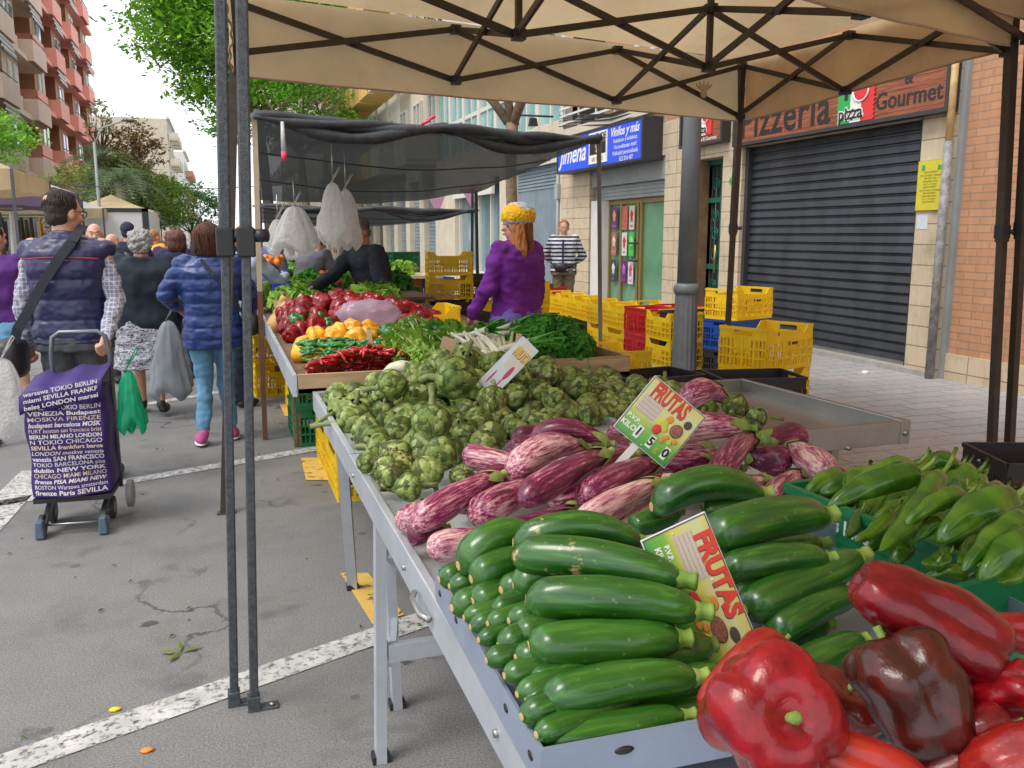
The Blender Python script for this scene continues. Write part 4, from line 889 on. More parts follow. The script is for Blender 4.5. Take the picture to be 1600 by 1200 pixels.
E1 = [ # zoom coords (a)-(b), width, za, zb, proto, label
 (120, 650, 478, 440, 125, .87, .92, 0, 'long pale pink striped aubergine sloping across the left end of the pile'),
 (75, 640, 190, 560, 110, .83, .84, 3, 'magenta striped aubergine poking out at the far left under the long pale one'),
 (100, 700, 260, 650, 90, .82, .83, 0, 'small striped aubergine wedged at the left corner of the tray'),
 (180, 745, 440, 680, 118, .84, .85, 3, 'plump magenta aubergine lying in front at the left, just above the courgettes'),
 (362, 615, 660, 480, 135, .87, .88, 0, 'dark glossy magenta aubergine between the two long pale ones'),
 (325, 345, 610, 385, 105, .87, .86, 2, 'magenta aubergine touching the artichokes on the left'),
 (515, 435, 835, 325, 125, .92, .93, 1, 'curved pink striped aubergine on top of the pile beside the artichokes'),
 (605, 275, 935, 300, 92, .95, .94, 1, 'arched magenta aubergine topmost at the back of the pile'),
 (568, 545, 925, 345, 125, .95, .98, 0, 'long pale aubergine on top in the middle with a big green cap'),
 (425, 690, 800, 590, 90, .86, .87, 3, 'shiny magenta aubergine lying flat just above the courgettes'),
 (812, 545, 1140, 375, 125, .92, .95, 0, 'dark striped aubergine pointing up towards the tilted price card'),
 (800, 650, 1145, 465, 115, .90, .93, 0, 'pale veined aubergine right of the middle of the pile'),
 (950, 700, 1150, 520, 90, .86, .89, 2, 'pink aubergine half under the pale veined one'),
 (935, 290, 1060, 340, 90, .90, .90, 2, 'aubergine end hidden behind the left edge of the price card'),
 (1130, 250, 1520, 240, 130, .96, .97, 0, 'large dark striped aubergine emerging from behind the price card'),
 (1230, 150, 1425, 110, 105, .98, .99, 1, 'dark aubergine at the very back above the large dark one'),
 (1130, 395, 1370, 365, 85, .92, .93, 0, 'aubergine with a wide green cap under the large dark one'),
 (1365, 490, 1545, 280, 105, .90, .94, 1, 'dark aubergine standing on its end beside the pale round ones'),
 (1180, 500, 1350, 390, 90, .87, .90, 3, 'aubergine tucked behind the back courgettes'),
 (1450, 510, 1590, 455, 70, .86, .88, 0, 'small aubergine showing its cap behind the courgettes'),
 (560, 660, 800, 560, 90, .84, .85, 2, 'aubergine buried in the lower middle of the pile'),
 (450, 470, 700, 440, 90, .84, .85, 2, 'aubergine buried under the curved pink one'),
 (700, 500, 900, 470, 100, .85, .86, 3, 'aubergine buried under the long pale middle one'),
 (880, 420, 1100, 330, 100, .86, .87, 0, 'aubergine buried below the foot of the price card'),
 (1000, 620, 1250, 520, 100, .82, .84, 2, 'aubergine buried beside the back courgettes'),
 (1150, 470, 1400, 430, 100, .84, .86, 2, 'aubergine filling the gap behind the courgettes'),
 (300, 560, 420, 500, 90, .83, .84, 2, 'aubergine buried under the left pale one')]
for i in range(22):
    p = AZ(rnd.uniform(700, 1090), rnd.uniform(700, 800), .805); a = rnd.uniform(-.4, .9)
    if p.y > 2.65 or p.x > 1.55 or p.y < 1.68: continue
    place(AUB[i % 4], frame_to((p.x, p.y, rnd.uniform(.82, .85)), (p.x+.19*math.cos(a), p.y+.19*math.sin(a), rnd.uniform(.83, .87)), sr=1), 'striped aubergine lying at the bottom of the pile on the tray', 'striped aubergines at the bottom of the pile')
for (x0, y0, x1, y1, w, za, zb_, pi, lab) in E1: lay(AUB[pi], Zc(x0, y0), Zc(x1, y1), za, zb_, w*.375, .04, lab)
for (x0, y0, x1, y1, w, za, zb_, pi, lab) in (
 (1253, 680, 1186, 690, 44, .90, .91, 3, 'round brownish aubergine at the right, topmost of its group'),
 (1238, 725, 1165, 712, 48, .87, .88, 3, 'dull purple aubergine pointing right under the topmost round one'),
 (1297, 752, 1235, 700, 50, .86, .90, 0, 'bleached tan striped aubergine at the right end'),
 (1322, 752, 1275, 722, 32, .84, .85, 2, 'purple aubergine at the far right end beyond the tan one'),
 (1195, 795, 1250, 742, 42, .84, .87, 0, 'aubergine with a bright green cap leaning over the green crate corner'),
 (1150, 760, 1200, 748, 34, .86, .88, 2, 'small aubergine with a green cap between the courgettes and the tan one'),
 (1262, 790, 1305, 782, 30, .80, .80, 2, 'dark aubergine visible through the end of the green crate')): lay(AUB[pi], (x0, y0), (x1, y1), za, zb_, w, .04, lab)
COU.append(make_cour(.012, 7, m_cour(.55, 'scarred_courgette_skin')))
# courgettes, front stack
Z1 = [(803, 868, 1062, 905, 66, 1.00, .99, 3, 'topmost courgette of the front stack with a tan scar patch'),
 (822, 938, 1088, 955, 70, .965, .96, 0, 'second courgette from the top of the front stack, stem to the price card'),
 (826, 1012, 1058, 998, 76, .93, .925, 2, 'fat middle courgette of the front stack'),
 (845, 1096, 1084, 1058, 66, .89, .89, 0, 'courgette second from the bottom of the front stack'),
 (846, 1160, 1066, 1120, 62, .85, .85, 2, 'lowest courgette of the front stack against the tray wall'),
 (802, 848, 1000, 846, 52, 1.005, 1.0, 1, 'light green arched courgette lying behind the topmost one'),
 (716, 884, 850, 845, 58, .955, .97, 1, 'courgette at the back left with a glossy dark end'),
 (736, 905, 850, 872, 52, .95, .96, 0, 'courgette below the back left one, its end facing left')]
for (x0, y0, x1, y1, w, za, zb_, pi, lab) in Z1: lay(COU[pi], (x0, y0), (x1, y1), za, zb_, w, .031, lab, lscale=1)
# stacked ends of the left rows
ends = [(686, 905, 42), (702, 916, 34), (738, 940, 50), (706, 950, 46), (783, 922, 46), (762, 975, 40), (800, 915, 50), (735, 980, 36), (748, 1000, 34), (779, 1010, 44), (806, 990, 48), (760, 1032, 40), (788, 1056, 42), (806, 1028, 46), (830, 1060, 36), (808, 1085, 40), (815, 1120, 46), (838, 1148, 44), (770, 955, 36), (725, 965, 34), (795, 970, 40), (822, 1095, 36), (845, 1070, 36)]
w_ = ['pale', 'dark', 'blunt', 'small', 'shiny']
for i, (px, py, w) in enumerate(ends):
    z = .865+.10*max(0, (1160-py)/260)*(.5+.5*min(1, (px-680)/120)); p = AZ(px, py, z); q = p+Vector((.17, .035+rnd.uniform(-.015, .015), rnd.uniform(-.006, .006)))
    D_ = (p-_C).dot(_f); place(COU[rnd.choice((0, 2))], frame_to(p, q, Vector((0, rnd.uniform(-1, 1), 1)), w/2/FPX*D_/.031*1.05), 'courgette stacked on the left side of the tray with its blossom end facing out', 'courgettes stacked with their ends facing out of the tray')
for i in range(14):  # inside fill under the front stack
    k, j = i % 5, i//5; place(COU[2], frame_to((.44+.05*j, .98+.075*k+.03*j, .835+.03*j), (.66, .99+.075*k+.03*j, .835+.03*j), sr=.95), 'courgette at the bottom of the tray under the front stack', 'courgettes buried at the bottom of the tray')
RC = [(1018, 792, 1190, 772, 58, .95, .96, 1, 'dark courgette at the back with its tan end by the price card top'),
 (985, 825, 1060, 800, 40, .90, .92, 2, 'short courgette end peeking out left of the price card'),
 (1095, 800, 1215, 786, 40, .93, .94, 2, 'courgette lying flat behind the right hand stack'),
 (1105, 842, 1288, 806, 70, .99, .99, 0, 'big dark courgette topmost of the right hand stack'),
 (1128, 892, 1290, 872, 52, .95, .95, 0, 'courgette second from the top of the right hand stack'),
 (1162, 952, 1340, 872, 66, .90, .93, 2, 'lighter green courgette slanting up to the right'),
 (1202, 992, 1330, 930, 56, .865, .88, 0, 'courgette under the slanting lighter one'),
 (1245, 1045, 1345, 1002, 58, .83, .84, 2, 'lowest courgette of the right hand stack beside the red peppers'),
 (1120, 870, 1280, 850, 52, .92, .92, 2, 'courgette buried in the right hand stack'),
 (1150, 935, 1300, 905, 52, .86, .87, 2, 'courgette buried low in the right hand stack'),
 (1170, 1010, 1290, 975, 52, .82, .83, 2, 'dark courgette in the shade behind the price card edge'),
 (1100, 900, 1260, 915, 52, .86, .87, 2, 'courgette hidden behind the front price card')]
for (x0, y0, x1, y1, w, za, zb_, pi, lab) in RC: lay(COU[pi], (x0, y0), (x1, y1), za, zb_, w, .031, lab)
# courgette tray (grey metal with oval holes)
p = AZ(845, 1172, .862); tr = thing('metal_tray', 'grey blue metal tray with oval slots holding the courgettes', 'tray', (p.x, p.y, .80), -.02)
m_tray = mat('blue_grey_tray', (.30, .36, .46), .4, .1, 6, .04, 60, metal=.4, dirt=.2); TW, TL, TH = .95, .62, .062
MB().bx((0, 0, 0), (TW, TL, .004)).build('tray_floor', m_tray, tr)
for nm, a, c in (('side', (0, 0, .004), (TW, .005, TH)), ('side', (0, .005, .004), (.005, TL, TH)), ('side', (0, TL, .004), (TW, TL+.005, TH)), ('side', (TW, .005, .004), (TW+.005, TL, TH))): MB().bx(a, c).build('tray_side', m_tray, tr)
for x, z in ((.03, .018), (.115, .04), (.3, .04), (.5, .02), (.7, .04)): MB().ell((x, -.0005, z), (.014, .002, .006)).build('slot', m_ink, tr)
for y, z in ((.04, .03), (.15, .035), (.45, .035), (.58, .03)): MB().ell((-.0005, y, z), (.002, .010, .006)).build('slot', m_ink, tr)
# big red peppers near the camera
def bell_at(src, px, py, z, wpx, L, axis, label):  # centre pixel, apparent width in px, axis direction (towards stem) in camera frame (right, up, toward viewer)
    c = AZ(px, py, z); D_ = (c-_C).dot(_f); r = wpx/2/FPX*D_; ax = (_r*axis[0]+_u*axis[1]-_f*axis[2]).normalized(); l = L/FPX*D_
    return place(src, frame_to(c-ax*l/2, c+ax*l/2, _u if abs(ax.dot(_u)) < .9 else _r, r*1.68), label)
BR = [make_bell(1, m_redpep), make_bell(5, m_redpep, 3, name='bell_pepper'), make_bell(9, m_darkpep), make_bell(13, m_orpep, 3)]
bell_at(BR[0], 1202, 1122, 1.00, 232, 215, (.05, .35, .9), 'huge bright red pepper at the bottom with its stem facing the viewer')
bell_at(BR[3], 1165, 1060, .95, 100, 190, (.75, .55, -.3), 'orange red pepper leaning behind the huge bright one')
bell_at(BR[2], 1425, 1085, 1.0, 180, 205, (-.35, .85, -.35), 'dark brownish red ribbed pepper between the bright red ones')
bell_at(BR[1], 1450, 970, 1.06, 145, 265, (.85, -.5, .1), 'long bright red pepper lying on top beside the green crate')
bell_at(BR[0], 1572, 1082, 1.0, 100, 120, (.6, .2, .5), 'bright red pepper at the right edge under the long one')
bell_at(BR[3], 1345, 1195, .96, 95, 220, (.9, -.35, .2), 'orange streaked red pepper cut off by the bottom edge')
bell_at(BR[1], 1500, 1175, .95, 110, 200, (.85, .5, .1), 'slim red pepper at the bottom under the dark ribbed one')
bell_at(BR[3], 1585, 1190, .97, 110, 170, (.7, .4, .4), 'reddish brown pepper in the bottom right corner')
bell_at(BR[1], 1590, 990, 1.0, 70, 160, (.95, -.1, .1), 'red pepper just behind the long one at the right edge')
bell_at(BR[2], 1300, 1130, .88, 150, 170, (.2, .7, .3), 'shaded red pepper deep in the gap of the pile')
bell_at(BR[0], 1480, 1120, .88, 170, 170, (.3, -.6, .6), 'shaded pepper under the dark ribbed one')
# green long peppers in crate
GC = make_crate('plastic_crate', 'bright green plastic crate with white lettering full of long green peppers', m_grnp, L=.6, W_=.42, H=.105, kind='flat', text_='Los Mos')
GC.location = (1.50, 1.42, .80); GC.rotation_euler = (0, 0, H2+.05)
gc2 = dup(GC, 'second green plastic crate in front of the green peppers at the right edge', loc=(1.36, .90, .80), rot=(0, 0, .15))
text('frutas Mos', .045, m_white, GC, Matrix.Translation((.12, .2155, .055)) @ Matrix.Rotation(math.pi, 4, 'Z') @ Matrix.Rotation(math.pi/2, 4, 'X'), bold=.001)
GP = [make_gpep(.022, 1), make_gpep(-.012, 4), make_gpep(.012, 8, 1.1)]
def z6(x, y): return (1200+x*.25, 660+y*.25)
GL = [(450, 470, 920, 265, 105, .95, 1.03, 0, 'arched green pepper at the far left corner of the crate'), (375, 530, 935, 310, 130, .97, 1.03, 2, 'long twisted green pepper hanging over the crate end'),
 (700, 805, 1080, 330, 140, .96, 1.03, 1, 'green pepper with an upright curled stem'), (850, 650, 1230, 460, 110, .98, 1.02, 0, 'smooth green pepper right of the one with the upright stem'),
 (1060, 745, 1530, 480, 190, .98, 1.03, 2, 'broad wide green pepper in the middle of the crate'), (1215, 930, 1620, 600, 130, .98, 1.03, 0, 'curved green pepper in front of the broad one'),
 (1320, 990, 1640, 710, 150, .97, 1.02, 2, 'green pepper at the right edge in front of the curved one'), (545, 745, 780, 570, 80, .92, .95, 1, 'narrow green pepper low at the crate side'),
 (890, 765, 1110, 640, 95, .94, .97, 0, 'short green pepper between the smooth and broad ones'), (960, 890, 1130, 820, 95, .90, .92, 1, 'stubby green pepper in the shade under the broad one'),
 (1190, 880, 1320, 690, 90, .94, .96, 1, 'yellowish green pepper beside the curved one'), (1440, 1005, 1640, 850, 100, .95, .98, 1, 'green pepper cut by the right edge, lowest in view'),
 (780, 890, 880, 770, 100, .88, .90, 2, 'blunt green pepper end deep in the crate'), (630, 800, 720, 680, 75, .88, .91, 1, 'shaded green pepper behind the crate rim'),
 (970, 975, 1240, 960, 80, .87, .88, 0, 'dark green pepper lying along the crate floor'), (820, 740, 900, 670, 70, .93, .94, 1, 'small green pepper tip under the smooth one'),
 (1310, 900, 1560, 720, 90, .95, .97, 1, 'green pepper between the curved and edge ones'), (1110, 430, 1235, 410, 75, .98, 1.0, 2, 'green pepper shoulder at the back of the crate'),
 (490, 720, 580, 560, 75, .88, .9, 1, 'darkest green pepper at the left end of the crate')]
for (x0, y0, x1, y1, w, za, zb_, pi, lab) in GL: lay(GP[pi], z6(x0, y0), z6(x1, y1), za, zb_, w*.25, .026, lab)
for i in range(64):
    x = rnd.uniform(1.31, 1.66); y = rnd.uniform(1.16, 1.70); a = rnd.uniform(-.5, .7); z = rnd.uniform(.83, .925)
    place(GP[i % 3], frame_to((x, y, z), (x+.13*math.cos(a), y+.13*math.sin(a), z+.02), sr=1), 'green pepper buried at the bottom of the green crate', 'green peppers filling the bottom of the crate')
# ---------------- artichokes ----------------
def m_arti(nm, a, b_, c_, pur=.35):
    t = NT(nm); sd_ = t.rand(17.0); c = t.coord('Object'); f = t.noise(c, 5, 3, .6, 0, sd_); g = t.n('ShaderNodeObjectInfo').outputs['Random']
    k = t.ramp(t.math('ADD', f, t.math('MULTIPLY', t.math('SUBTRACT', g, .5), .22)), [(.30, a), (.5, b_), (.70, c_)])
    pu = t.thr(t.noise(c, 3.2, 3, .5, 0, sd_), .56, .70); k = t.mix(t.math('MULTIPLY', pu, pur), k, (.20, .11, .13))
    return t.bsdf(k, .55, spec=.35, normal=t.bump(t.noise(t.coord('Object', (1, 1, .25)), 22, 3), .12, .01), trans=.05)
M_art2 = m_arti('artichoke_bract_pale', (.15, .20, .05), (.28, .35, .11), (.42, .49, .19)); M_art3 = m_arti('artichoke_bract_dark', (.028, .05, .008), (.06, .095, .016), (.11, .15, .035))
M_art4 = m_arti('artichoke_bract_tip', (.07, .05, .02), (.13, .12, .035), (.20, .19, .07)); m_astem = m_veg('artichoke_stem', (.13, .17, .06), (.26, .30, .12), .7, 6, 0)
M_art = m_arti('artichoke_bract', (.07, .12, .02), (.16, .23, .045), (.28, .35, .09)); m_tip = flat('dry_tip', (.22, .14, .05), .8)
def make_arti(seed, opened=0, stem=.8):
    r_ = random.Random(seed); t_ = thing('artichoke', '', 'artichoke'); b = MB()
    Rz = lambda z: float(np.interp(z, [0, .1, .3, .5, .7, .85, 1.0], [.16, .34, .46, .46, .36, .22, .06]))
    b.ell((0, 0, .47), (.38, .38, .44), 0, 14, 10)
    rings = 9
    for j in range(rings):
        f = j/(rings-1); n = [7, 8, 9, 9, 9, 8, 7, 6, 4][j]; z0 = -.02+.72*f; h = .40-.08*f
        for i in range(n):
            a = 2*math.pi*(i+.5*(j % 2))/n+r_.uniform(-.10, .10); w = min(.24, 1.25*Rz(z0+h*.4)*math.pi/n)*r_.uniform(.95, 1.12); hh = h*r_.uniform(.9, 1.12); op = opened*(1-f*.8); mm = r_.choice((0, 0, 1, 2))
            rows = []
            for q in range(7):
                t = q/6; ww = w*[.62, .92, 1.04, 1, .78, .42, .05][q]; zz = z0+hh*t
                out = max(Rz(zz)+.02+.035*(1-f)+.05*math.sin(math.pi*t*.9)-(.05*t*t), .05)+op*t*t*.22
                rw = []
                for s2 in (-1, -.6, 0, .6, 1):
                    aa = a+s2*ww/max(out, .12); o2 = out-.045*s2*s2; rw.append((math.cos(aa)*o2, math.sin(aa)*o2, zz-.03*s2*s2*(1-t)))
                rows.append(rw)
            b.grid(rows, mm); nq = 24
            for e_ in range(nq):
                rr_, cc_ = divmod(e_, 4)
                if rr_ >= 5: b.m[-nq+e_] = 4
                elif cc_ in (0, 3) and rr_ > 1: b.m[-nq+e_] = 2
            tip = Vector(rows[-1][2]); b.ell(tip, (.014, .014, .03), 3, 5, 3)
    b.build('head', [M_art, M_art2, M_art3, m_tip, M_art4], t_)
    MB().tube([(0, 0, .12), (.02, 0, -.08), (.05*r_.uniform(-1, 1), .04, -.08-stem*.5), (.1*r_.uniform(-1, 1), .1*r_.uniform(-1, 1), -.08-stem)], [.14, .09, .08, .095], 9).build('stem', m_astem, t_)
    return t_
ART = [make_arti(1, .2, .6), make_arti(2, .05, .4), make_arti(3, .8, .2), make_arti(5, .1, .95)]
def heap(x, y): return .775+.20*math.exp(-((x-1.02)/.42)**2-((y-3.50)/.38)**2)
pts = []; tries = 0
GA = 'artichokes heaped on the aluminium table'
def put_arti(x, y, z, s_, k, label=None, grp=GA, axis=None):
    ax = axis or Vector((rnd.gauss(0, 1), rnd.gauss(-.2, 1), rnd.gauss(.25, .6))).normalized(); p = Vector((x, y, z))
    M_ = frame_to(p-ax*s_*.5, p+ax*s_*.5, Vector((rnd.random(), rnd.random(), .3)), s_, 1)
    return place(ART[k], M_, label or 'green artichoke lying in the heap on the aluminium table', grp)
def inside(x, y): # footprint of the heap on the table
    if y > 3.86 or x < .42: return False
    if y < 2.62: return False
    lim = .42+(2.95-y)*.15 if y < 2.95 else .42
    hi = 1.85 if y > 3.0 else .75+(y-2.62)*1.3
    return lim < x < hi
for layer in range(4):
    tries = 0
    while tries < 900:
        tries += 1; x, y = rnd.uniform(.42, 1.85), rnd.uniform(2.6, 3.86)
        if not inside(x, y): continue
        z = .80+.055*layer
        if layer > 0 and z > heap(x, y)+.03: continue
        s_ = rnd.uniform(.082, .108)
        if any((Vector((x, y, z))-q).length < .078 for q in pts): continue
        pts.append(Vector((x, y, z))); 
for q in pts: put_arti(q.x, q.y, q.z+.01, rnd.uniform(.088, .112), rnd.choice((0, 0, 1, 1, 3)))
def A2(px, py, z, wpx, k, axis, label): c = AZ(px, py, z); s_ = wpx/FPX*(c-_C).dot(_f)*.90; ax = (_r*axis[0]+_u*axis[1]-_f*axis[2]).normalized(); put_arti(c.x, c.y, c.z, s_, k, label, None, ax)
A2(616, 735, .85, 66, 2, (.1, .25, .95), 'open artichoke facing the viewer at the front left of the heap')
A2(665, 735, .85, 58, 1, (-.3, .6, .3), 'pale artichoke with its stem pointing down to the table front')
A2(635, 762, .83, 48, 0, (-.9, -.1, .3), 'artichoke lying on its side nearest the camera')
A2(692, 712, .86, 60, 0, (.7, -.4, .5), 'light green artichoke with spiky tips beside the aubergines')
A2(675, 665, .90, 66, 0, (.1, -.8, .5), 'large upside down artichoke in the middle of the heap')
A2(717, 590, 1.02, 72, 1, (.95, .0, .2), 'big olive artichoke lying sideways left of the tilted card')
A2(616, 600, .93, 52, 0, (.8, .2, .3), 'artichoke with a long stem resting by the plank of the far table')
A2(770, 625, 1.0, 46, 2, (.0, -.9, .3), 'round cut artichoke just under the tilted card')
A2(724, 775-30, .84, 40, 2, (.3, .3, .8), 'artichoke peeping out from under the magenta aubergine')
A2(574, 722, .83, 36, 1, (.2, .1, .8), 'small artichoke by the open one')
A2(1150, 632, .84, 42, 2, (.2, .6, .3), 'lone artichoke behind the dark aubergine on the empty steel table')
A2(1180, 652, .81, 36, 3, (-.9, .0, .2), 'artichoke with its long stem pointing right on the steel table')
# ---------------- price cards ----------------
def card(corners, D, label, sz_pole, kind, dtl=(0, 0, 0, 0)):
    P_ = [AD(x, y, D+d_) for (x, y), d_ in zip(corners, dtl)]; o = P_[3]; u = (P_[2]-P_[3]); w = u.length; u = u/w; vv = (P_[0]-P_[3]); n_ = u.cross(vv).normalized(); v = n_.cross(u); h = vv.dot(v)
    th = thing('price_card', label, 'price sign', o); M_ = Matrix((u, v, n_)).transposed().to_4x4()
    th.matrix_world = Matrix.Translation(o) @ M_; return th, w, h
def colgrad(name, stops, ang):
    t = NT(name); c = t.coord('Generated', rot=(0, 0, ang)); s_ = t.n('ShaderNodeSeparateXYZ'); t.l(c, s_.inputs[0])
    return t.bsdf(t.ramp(t.math('ADD', s_.outputs[1], t.math('MULTIPLY', t.math('SUBTRACT', t.noise(c, 3, 3), .5), .25)), stops), .3, coat=.3)
m_cardA = colgrad('print_yellow_green', [(0, (.04, .30, .03)), (.30, (.20, .45, .05)), (.45, (.62, .55, .10)), (.8, (.55, .58, .30)), (1, (.62, .50, .08))], 0)
m_edge = flat('white_card_edge', (.66, .66, .62)); m_tom = flat('print_orange', (.70, .25, .03)); m_pear = flat('print_pear', (.50, .52, .06)); m_pine = mat('print_pineapple', (.25, .09, .06), .5, .6, 300); m_leafp = flat('print_dark', (.07, .05, .05)); m_letr = flat('print_red', (.62, .05, .03))
def fruits_card(th, w, h):
    b = MB().bx((0, 0, -.0015), (w, h, .0015)); b.build('board', m_edge, th, bevel=.001)
    MB().bx((.004, .004, .0016), (w-.004, h-.004, .0022)).build('print', m_cardA, th)
    fr = MB(); 
    for a, c in (((.002, .002), (w-.002, .0035)), ((.002, h-.0035), (w-.002, h-.002)), ((.002, .0035), (.0035, h-.0035)), ((w-.0035, .0035), (w-.002, h-.0035))): fr.bx((*a, .0016), (*c, .0026))
    fr.build('border_line', m_leafp, th)
    for dx, mm in ((.0012, m_leafp), (0, m_letr)): text('FRUTAS', h*.36, mm, th, Matrix.Translation((w*.43+dx, h*.83-dx, .0027 if mm is m_leafp else .0031)), name='lettering', sx=w/h*.50, ext=.0001, bold=.002)
    g = MB(); g.bx((w*.07, h*.42, .0023), (w*.42, h*.70, .0027)); g.build('price_grid', flat('print_grey', (.50, .48, .40)), th)
    g = MB(); [g.bx((w*.08, h*(.44+.065*i), .0028), (w*.41, h*(.445+.065*i), .003)) for i in range(5)]; g.build('grid_lines', m_letr, th)
    text('P.V.P.', h*.10, m_white, th, Matrix.Translation((w*.16, h*.30, .0028)), ext=.0001, bold=.0006); text('KILO', h*.12, m_white, th, Matrix.Translation((w*.16, h*.17, .0028)), ext=.0001, bold=.0006)
    for i, (ch, x) in enumerate((('1', .34), ('5', .58), ('0', .86))):
        t_ = MB().bx((w*(x-.045), h*.08, .0024), (w*(x+.045), h*.28, .0034)).build('digit_tile', m_white, th); text(ch, h*.19, m_ink, t_, Matrix.Translation((w*x, h*.18, .0038)), ext=.0002, bold=.001)
    text('€', h*.12, flat('print_gold', (.5, .4, .05)), th, Matrix.Translation((w*.72, h*.12, .0028)), ext=.0001, bold=.0006)
    pz = .003
    for nm, c, r_, mm in (('apricot', (.60, .62), .055, m_tom), ('pear', (.57, .52), .06, m_pear), ('pear', (.62, .46), .05, m_pear), ('tomato', (.53, .38), .07, m_ired), ('pineapple', (.78, .54), .10, m_pine), ('pineapple_leaves', (.86, .72), .06, m_leafp), ('grape', (.73, .38), .035, m_tom), ('grape', (.80, .34), .04, m_pear), ('grape', (.86, .40), .035, m_tom), ('plum', (.69, .30), .04, m_tom)):
        MB().ell((w*c[0], h*c[1], pz), (w*r_, h*r_*1.1, .0006), nu=18, nv=6).build('printed_'+nm, mm, th); pz += .00025
    for x, y in ((.05, .45), (.45, .72), (.5, .05), (.42, .42)): MB().ell((w*x, h*y, .003), (.0016, .0016, .001)).build('rivet', m_white, th)
thB, wB, hB = card([(1003, 569), (1093, 622), (1038, 732), (958, 666)], 2.05, 'tilted fruit price card reading 1 5 0 standing among the striped aubergines', 0, 'B'); fruits_card(thB, wB, hB)
o_ = bpy.data.objects; pA = AD(1010, 702, 2.06); MB().bar((wB*.45, .004, -.004), (wB*.42, -.10, -.012), .018, .004).build('stake', m_edge, thB)
thC, wC, hC = card([(1093, 780), (1180, 992), (1087, 1056), (1000, 845)], 1.34, 'front fruit price card wedged between the two courgette stacks', 0, 'C', (0, 0, -.02, -.02)); fruits_card(thC, wC, hC)
thA, wA, hA = card([(734, 607), (803, 538), (839, 572), (773, 620)], 3.25, 'pale upside down price card stuck in the artichokes', 0, 'A')
thA2 = thA; P_ = [AD(*c, 3.0) for c in ((734, 609), (804, 538), (839, 570), (772, 620))]; o = P_[0]; u = P_[1]-P_[0]; w = u.length; u /= w; v = (P_[3]-P_[0]); n_ = v.cross(u).normalized(); v = u.cross(n_); 
n_ = u.cross(-v); v = -v; o = P_[3]; h = abs((P_[0]-P_[3]).dot(v)); thA.matrix_world = Matrix.Translation(o) @ Matrix((u, v, u.cross(v))).transposed().to_4x4()
MB().bx((0, 0, -.0015), (w, h, .0015)).build('board', flat('pale_blue_card', (.55, .62, .66)), thA, bevel=.001)
MB().bx((w*.45, .006, .0016), (w*.97, h*.72, .002)).build('pale_panel', flat('cream_print', (.58, .55, .46)), thA)
for dx, mm in ((.002, flat('violet_ink', (.08, .05, .25))), (0, flat('yellow_ink', (.65, .42, .05)))): text('FRUTA', h*.60, mm, thA, Matrix.Translation((w*.76-dx, h*.42-dx, .0024 if dx else .0028)) @ Matrix.Rotation(-math.pi/2, 4, 'Z'), ext=.0002, sx=.42, bold=.003)
mg = flat('magenta_ink', (.50, .04, .12))
MB().ell((w*.42, h*.28, .002), (w*.14, h*.10, .0008), nu=20).build('printed_aubergine', mg, thA); MB().ell((w*.18, h*.30, .002), (w*.13, h*.035, .0008), nu=20).build('printed_streak', mg, thA); MB().ell((w*.2, h*.74, .002), (w*.14, h*.04, .0008), nu=20).build('printed_streak', mg, thA)
MB().bar((w*.85, h*.9, -.004), (w*.98, h*1.2, -.006), .02, .003).build('stake', m_wood, thA)
# ---------------- far stall produce ----------------
def pileh(c, r, h): return lambda x, y: h*max(0, 1-((x-c[0])/r[0])**2-((y-c[1])/r[1])**2)**.5
def scatter(src_list, poly_c, rad, h, n, size, zb_, label, group, mind, flatness=.2, rz=None, lean=0, clip=(.36, 4.03)):
    out = []; k = 0
    for _ in range(n*14):
        if k >= n: break
        a = rnd.uniform(0, 2*math.pi); q = math.sqrt(rnd.random()); x = poly_c[0]+rad[0]*q*math.cos(a); y = poly_c[1]+rad[1]*q*math.sin(a)
        z = zb_+h*(1-q*q)*rnd.uniform(.82, 1.02); p = Vector((x, y, z))
        if p.x < clip[0]+size*.25 or p.y < clip[1]+size*.2 or any((p-o).length < mind for o in out): continue
        out.append(p); k += 1; l = size*rnd.uniform(.85, 1.15)
        d = Vector((rnd.gauss(0, 1), rnd.gauss(0, 1), rnd.gauss(lean, flatness))).normalized()
        place(rnd.choice(src_list), frame_to(p-d*l/2, p+d*l/2, Vector((rnd.random()-.5, rnd.random()-.5, 1)), l, 1), label, group)
BF = [make_bell(21, m_redpep), make_bell(22, m_redpep, 3)]; BY = [make_bell(31, m_yelpep), make_bell(33, m_yelpep, 3)]; BG = [make_bell(41, m_gbell), make_bell(42, m_gbell, 3)]
def simple(name, prof, skin, bend, stemc=None, cat='pepper'):
    t_ = thing(name, '', cat); bentlathe(prof, bend, 8, nz=9, wob=.15, seed=bend*9).build('body', skin, t_)
    if stemc: MB().tube([(0, 0, .97), (.02, 0, 1.08), (.05, .0, 1.2)], [.035, .02, .02], 5).build('stem', stemc, t_)
    return t_
CP = [(0, .01), (.1, .06), (.4, .11), (.8, .125), (.93, .11), (1, .05)]
CH_ = [simple('red_chilli', CP, m_chil, .14, m_gchil), simple('red_chilli', CP, m_chil, -.1, m_gchil)]; CG = [simple('small_green_pepper', [(t, r*1.2) for t, r in CP], m_gchil, .1, m_stem), simple('small_green_pepper', CP, m_gchil, -.12, m_stem)]
def W3(px, py, z): return AZ(px, py, z)
c = W3(548, 588, .87); scatter(CH_, (c.x+.12, c.y+.12), (.38, .26), .15, 300, .085, .83, 'thin red chilli in the heap at the near corner of the far stall', 'red chillies heaped on the far stall', .013)
c = W3(500, 562, .87); scatter(CG, (c.x+.06, c.y+.12), (.36, .34), .13, 290, .07, .83, 'small green pepper in the heap left of the red chillies', 'small green peppers heaped on the far stall', .013)
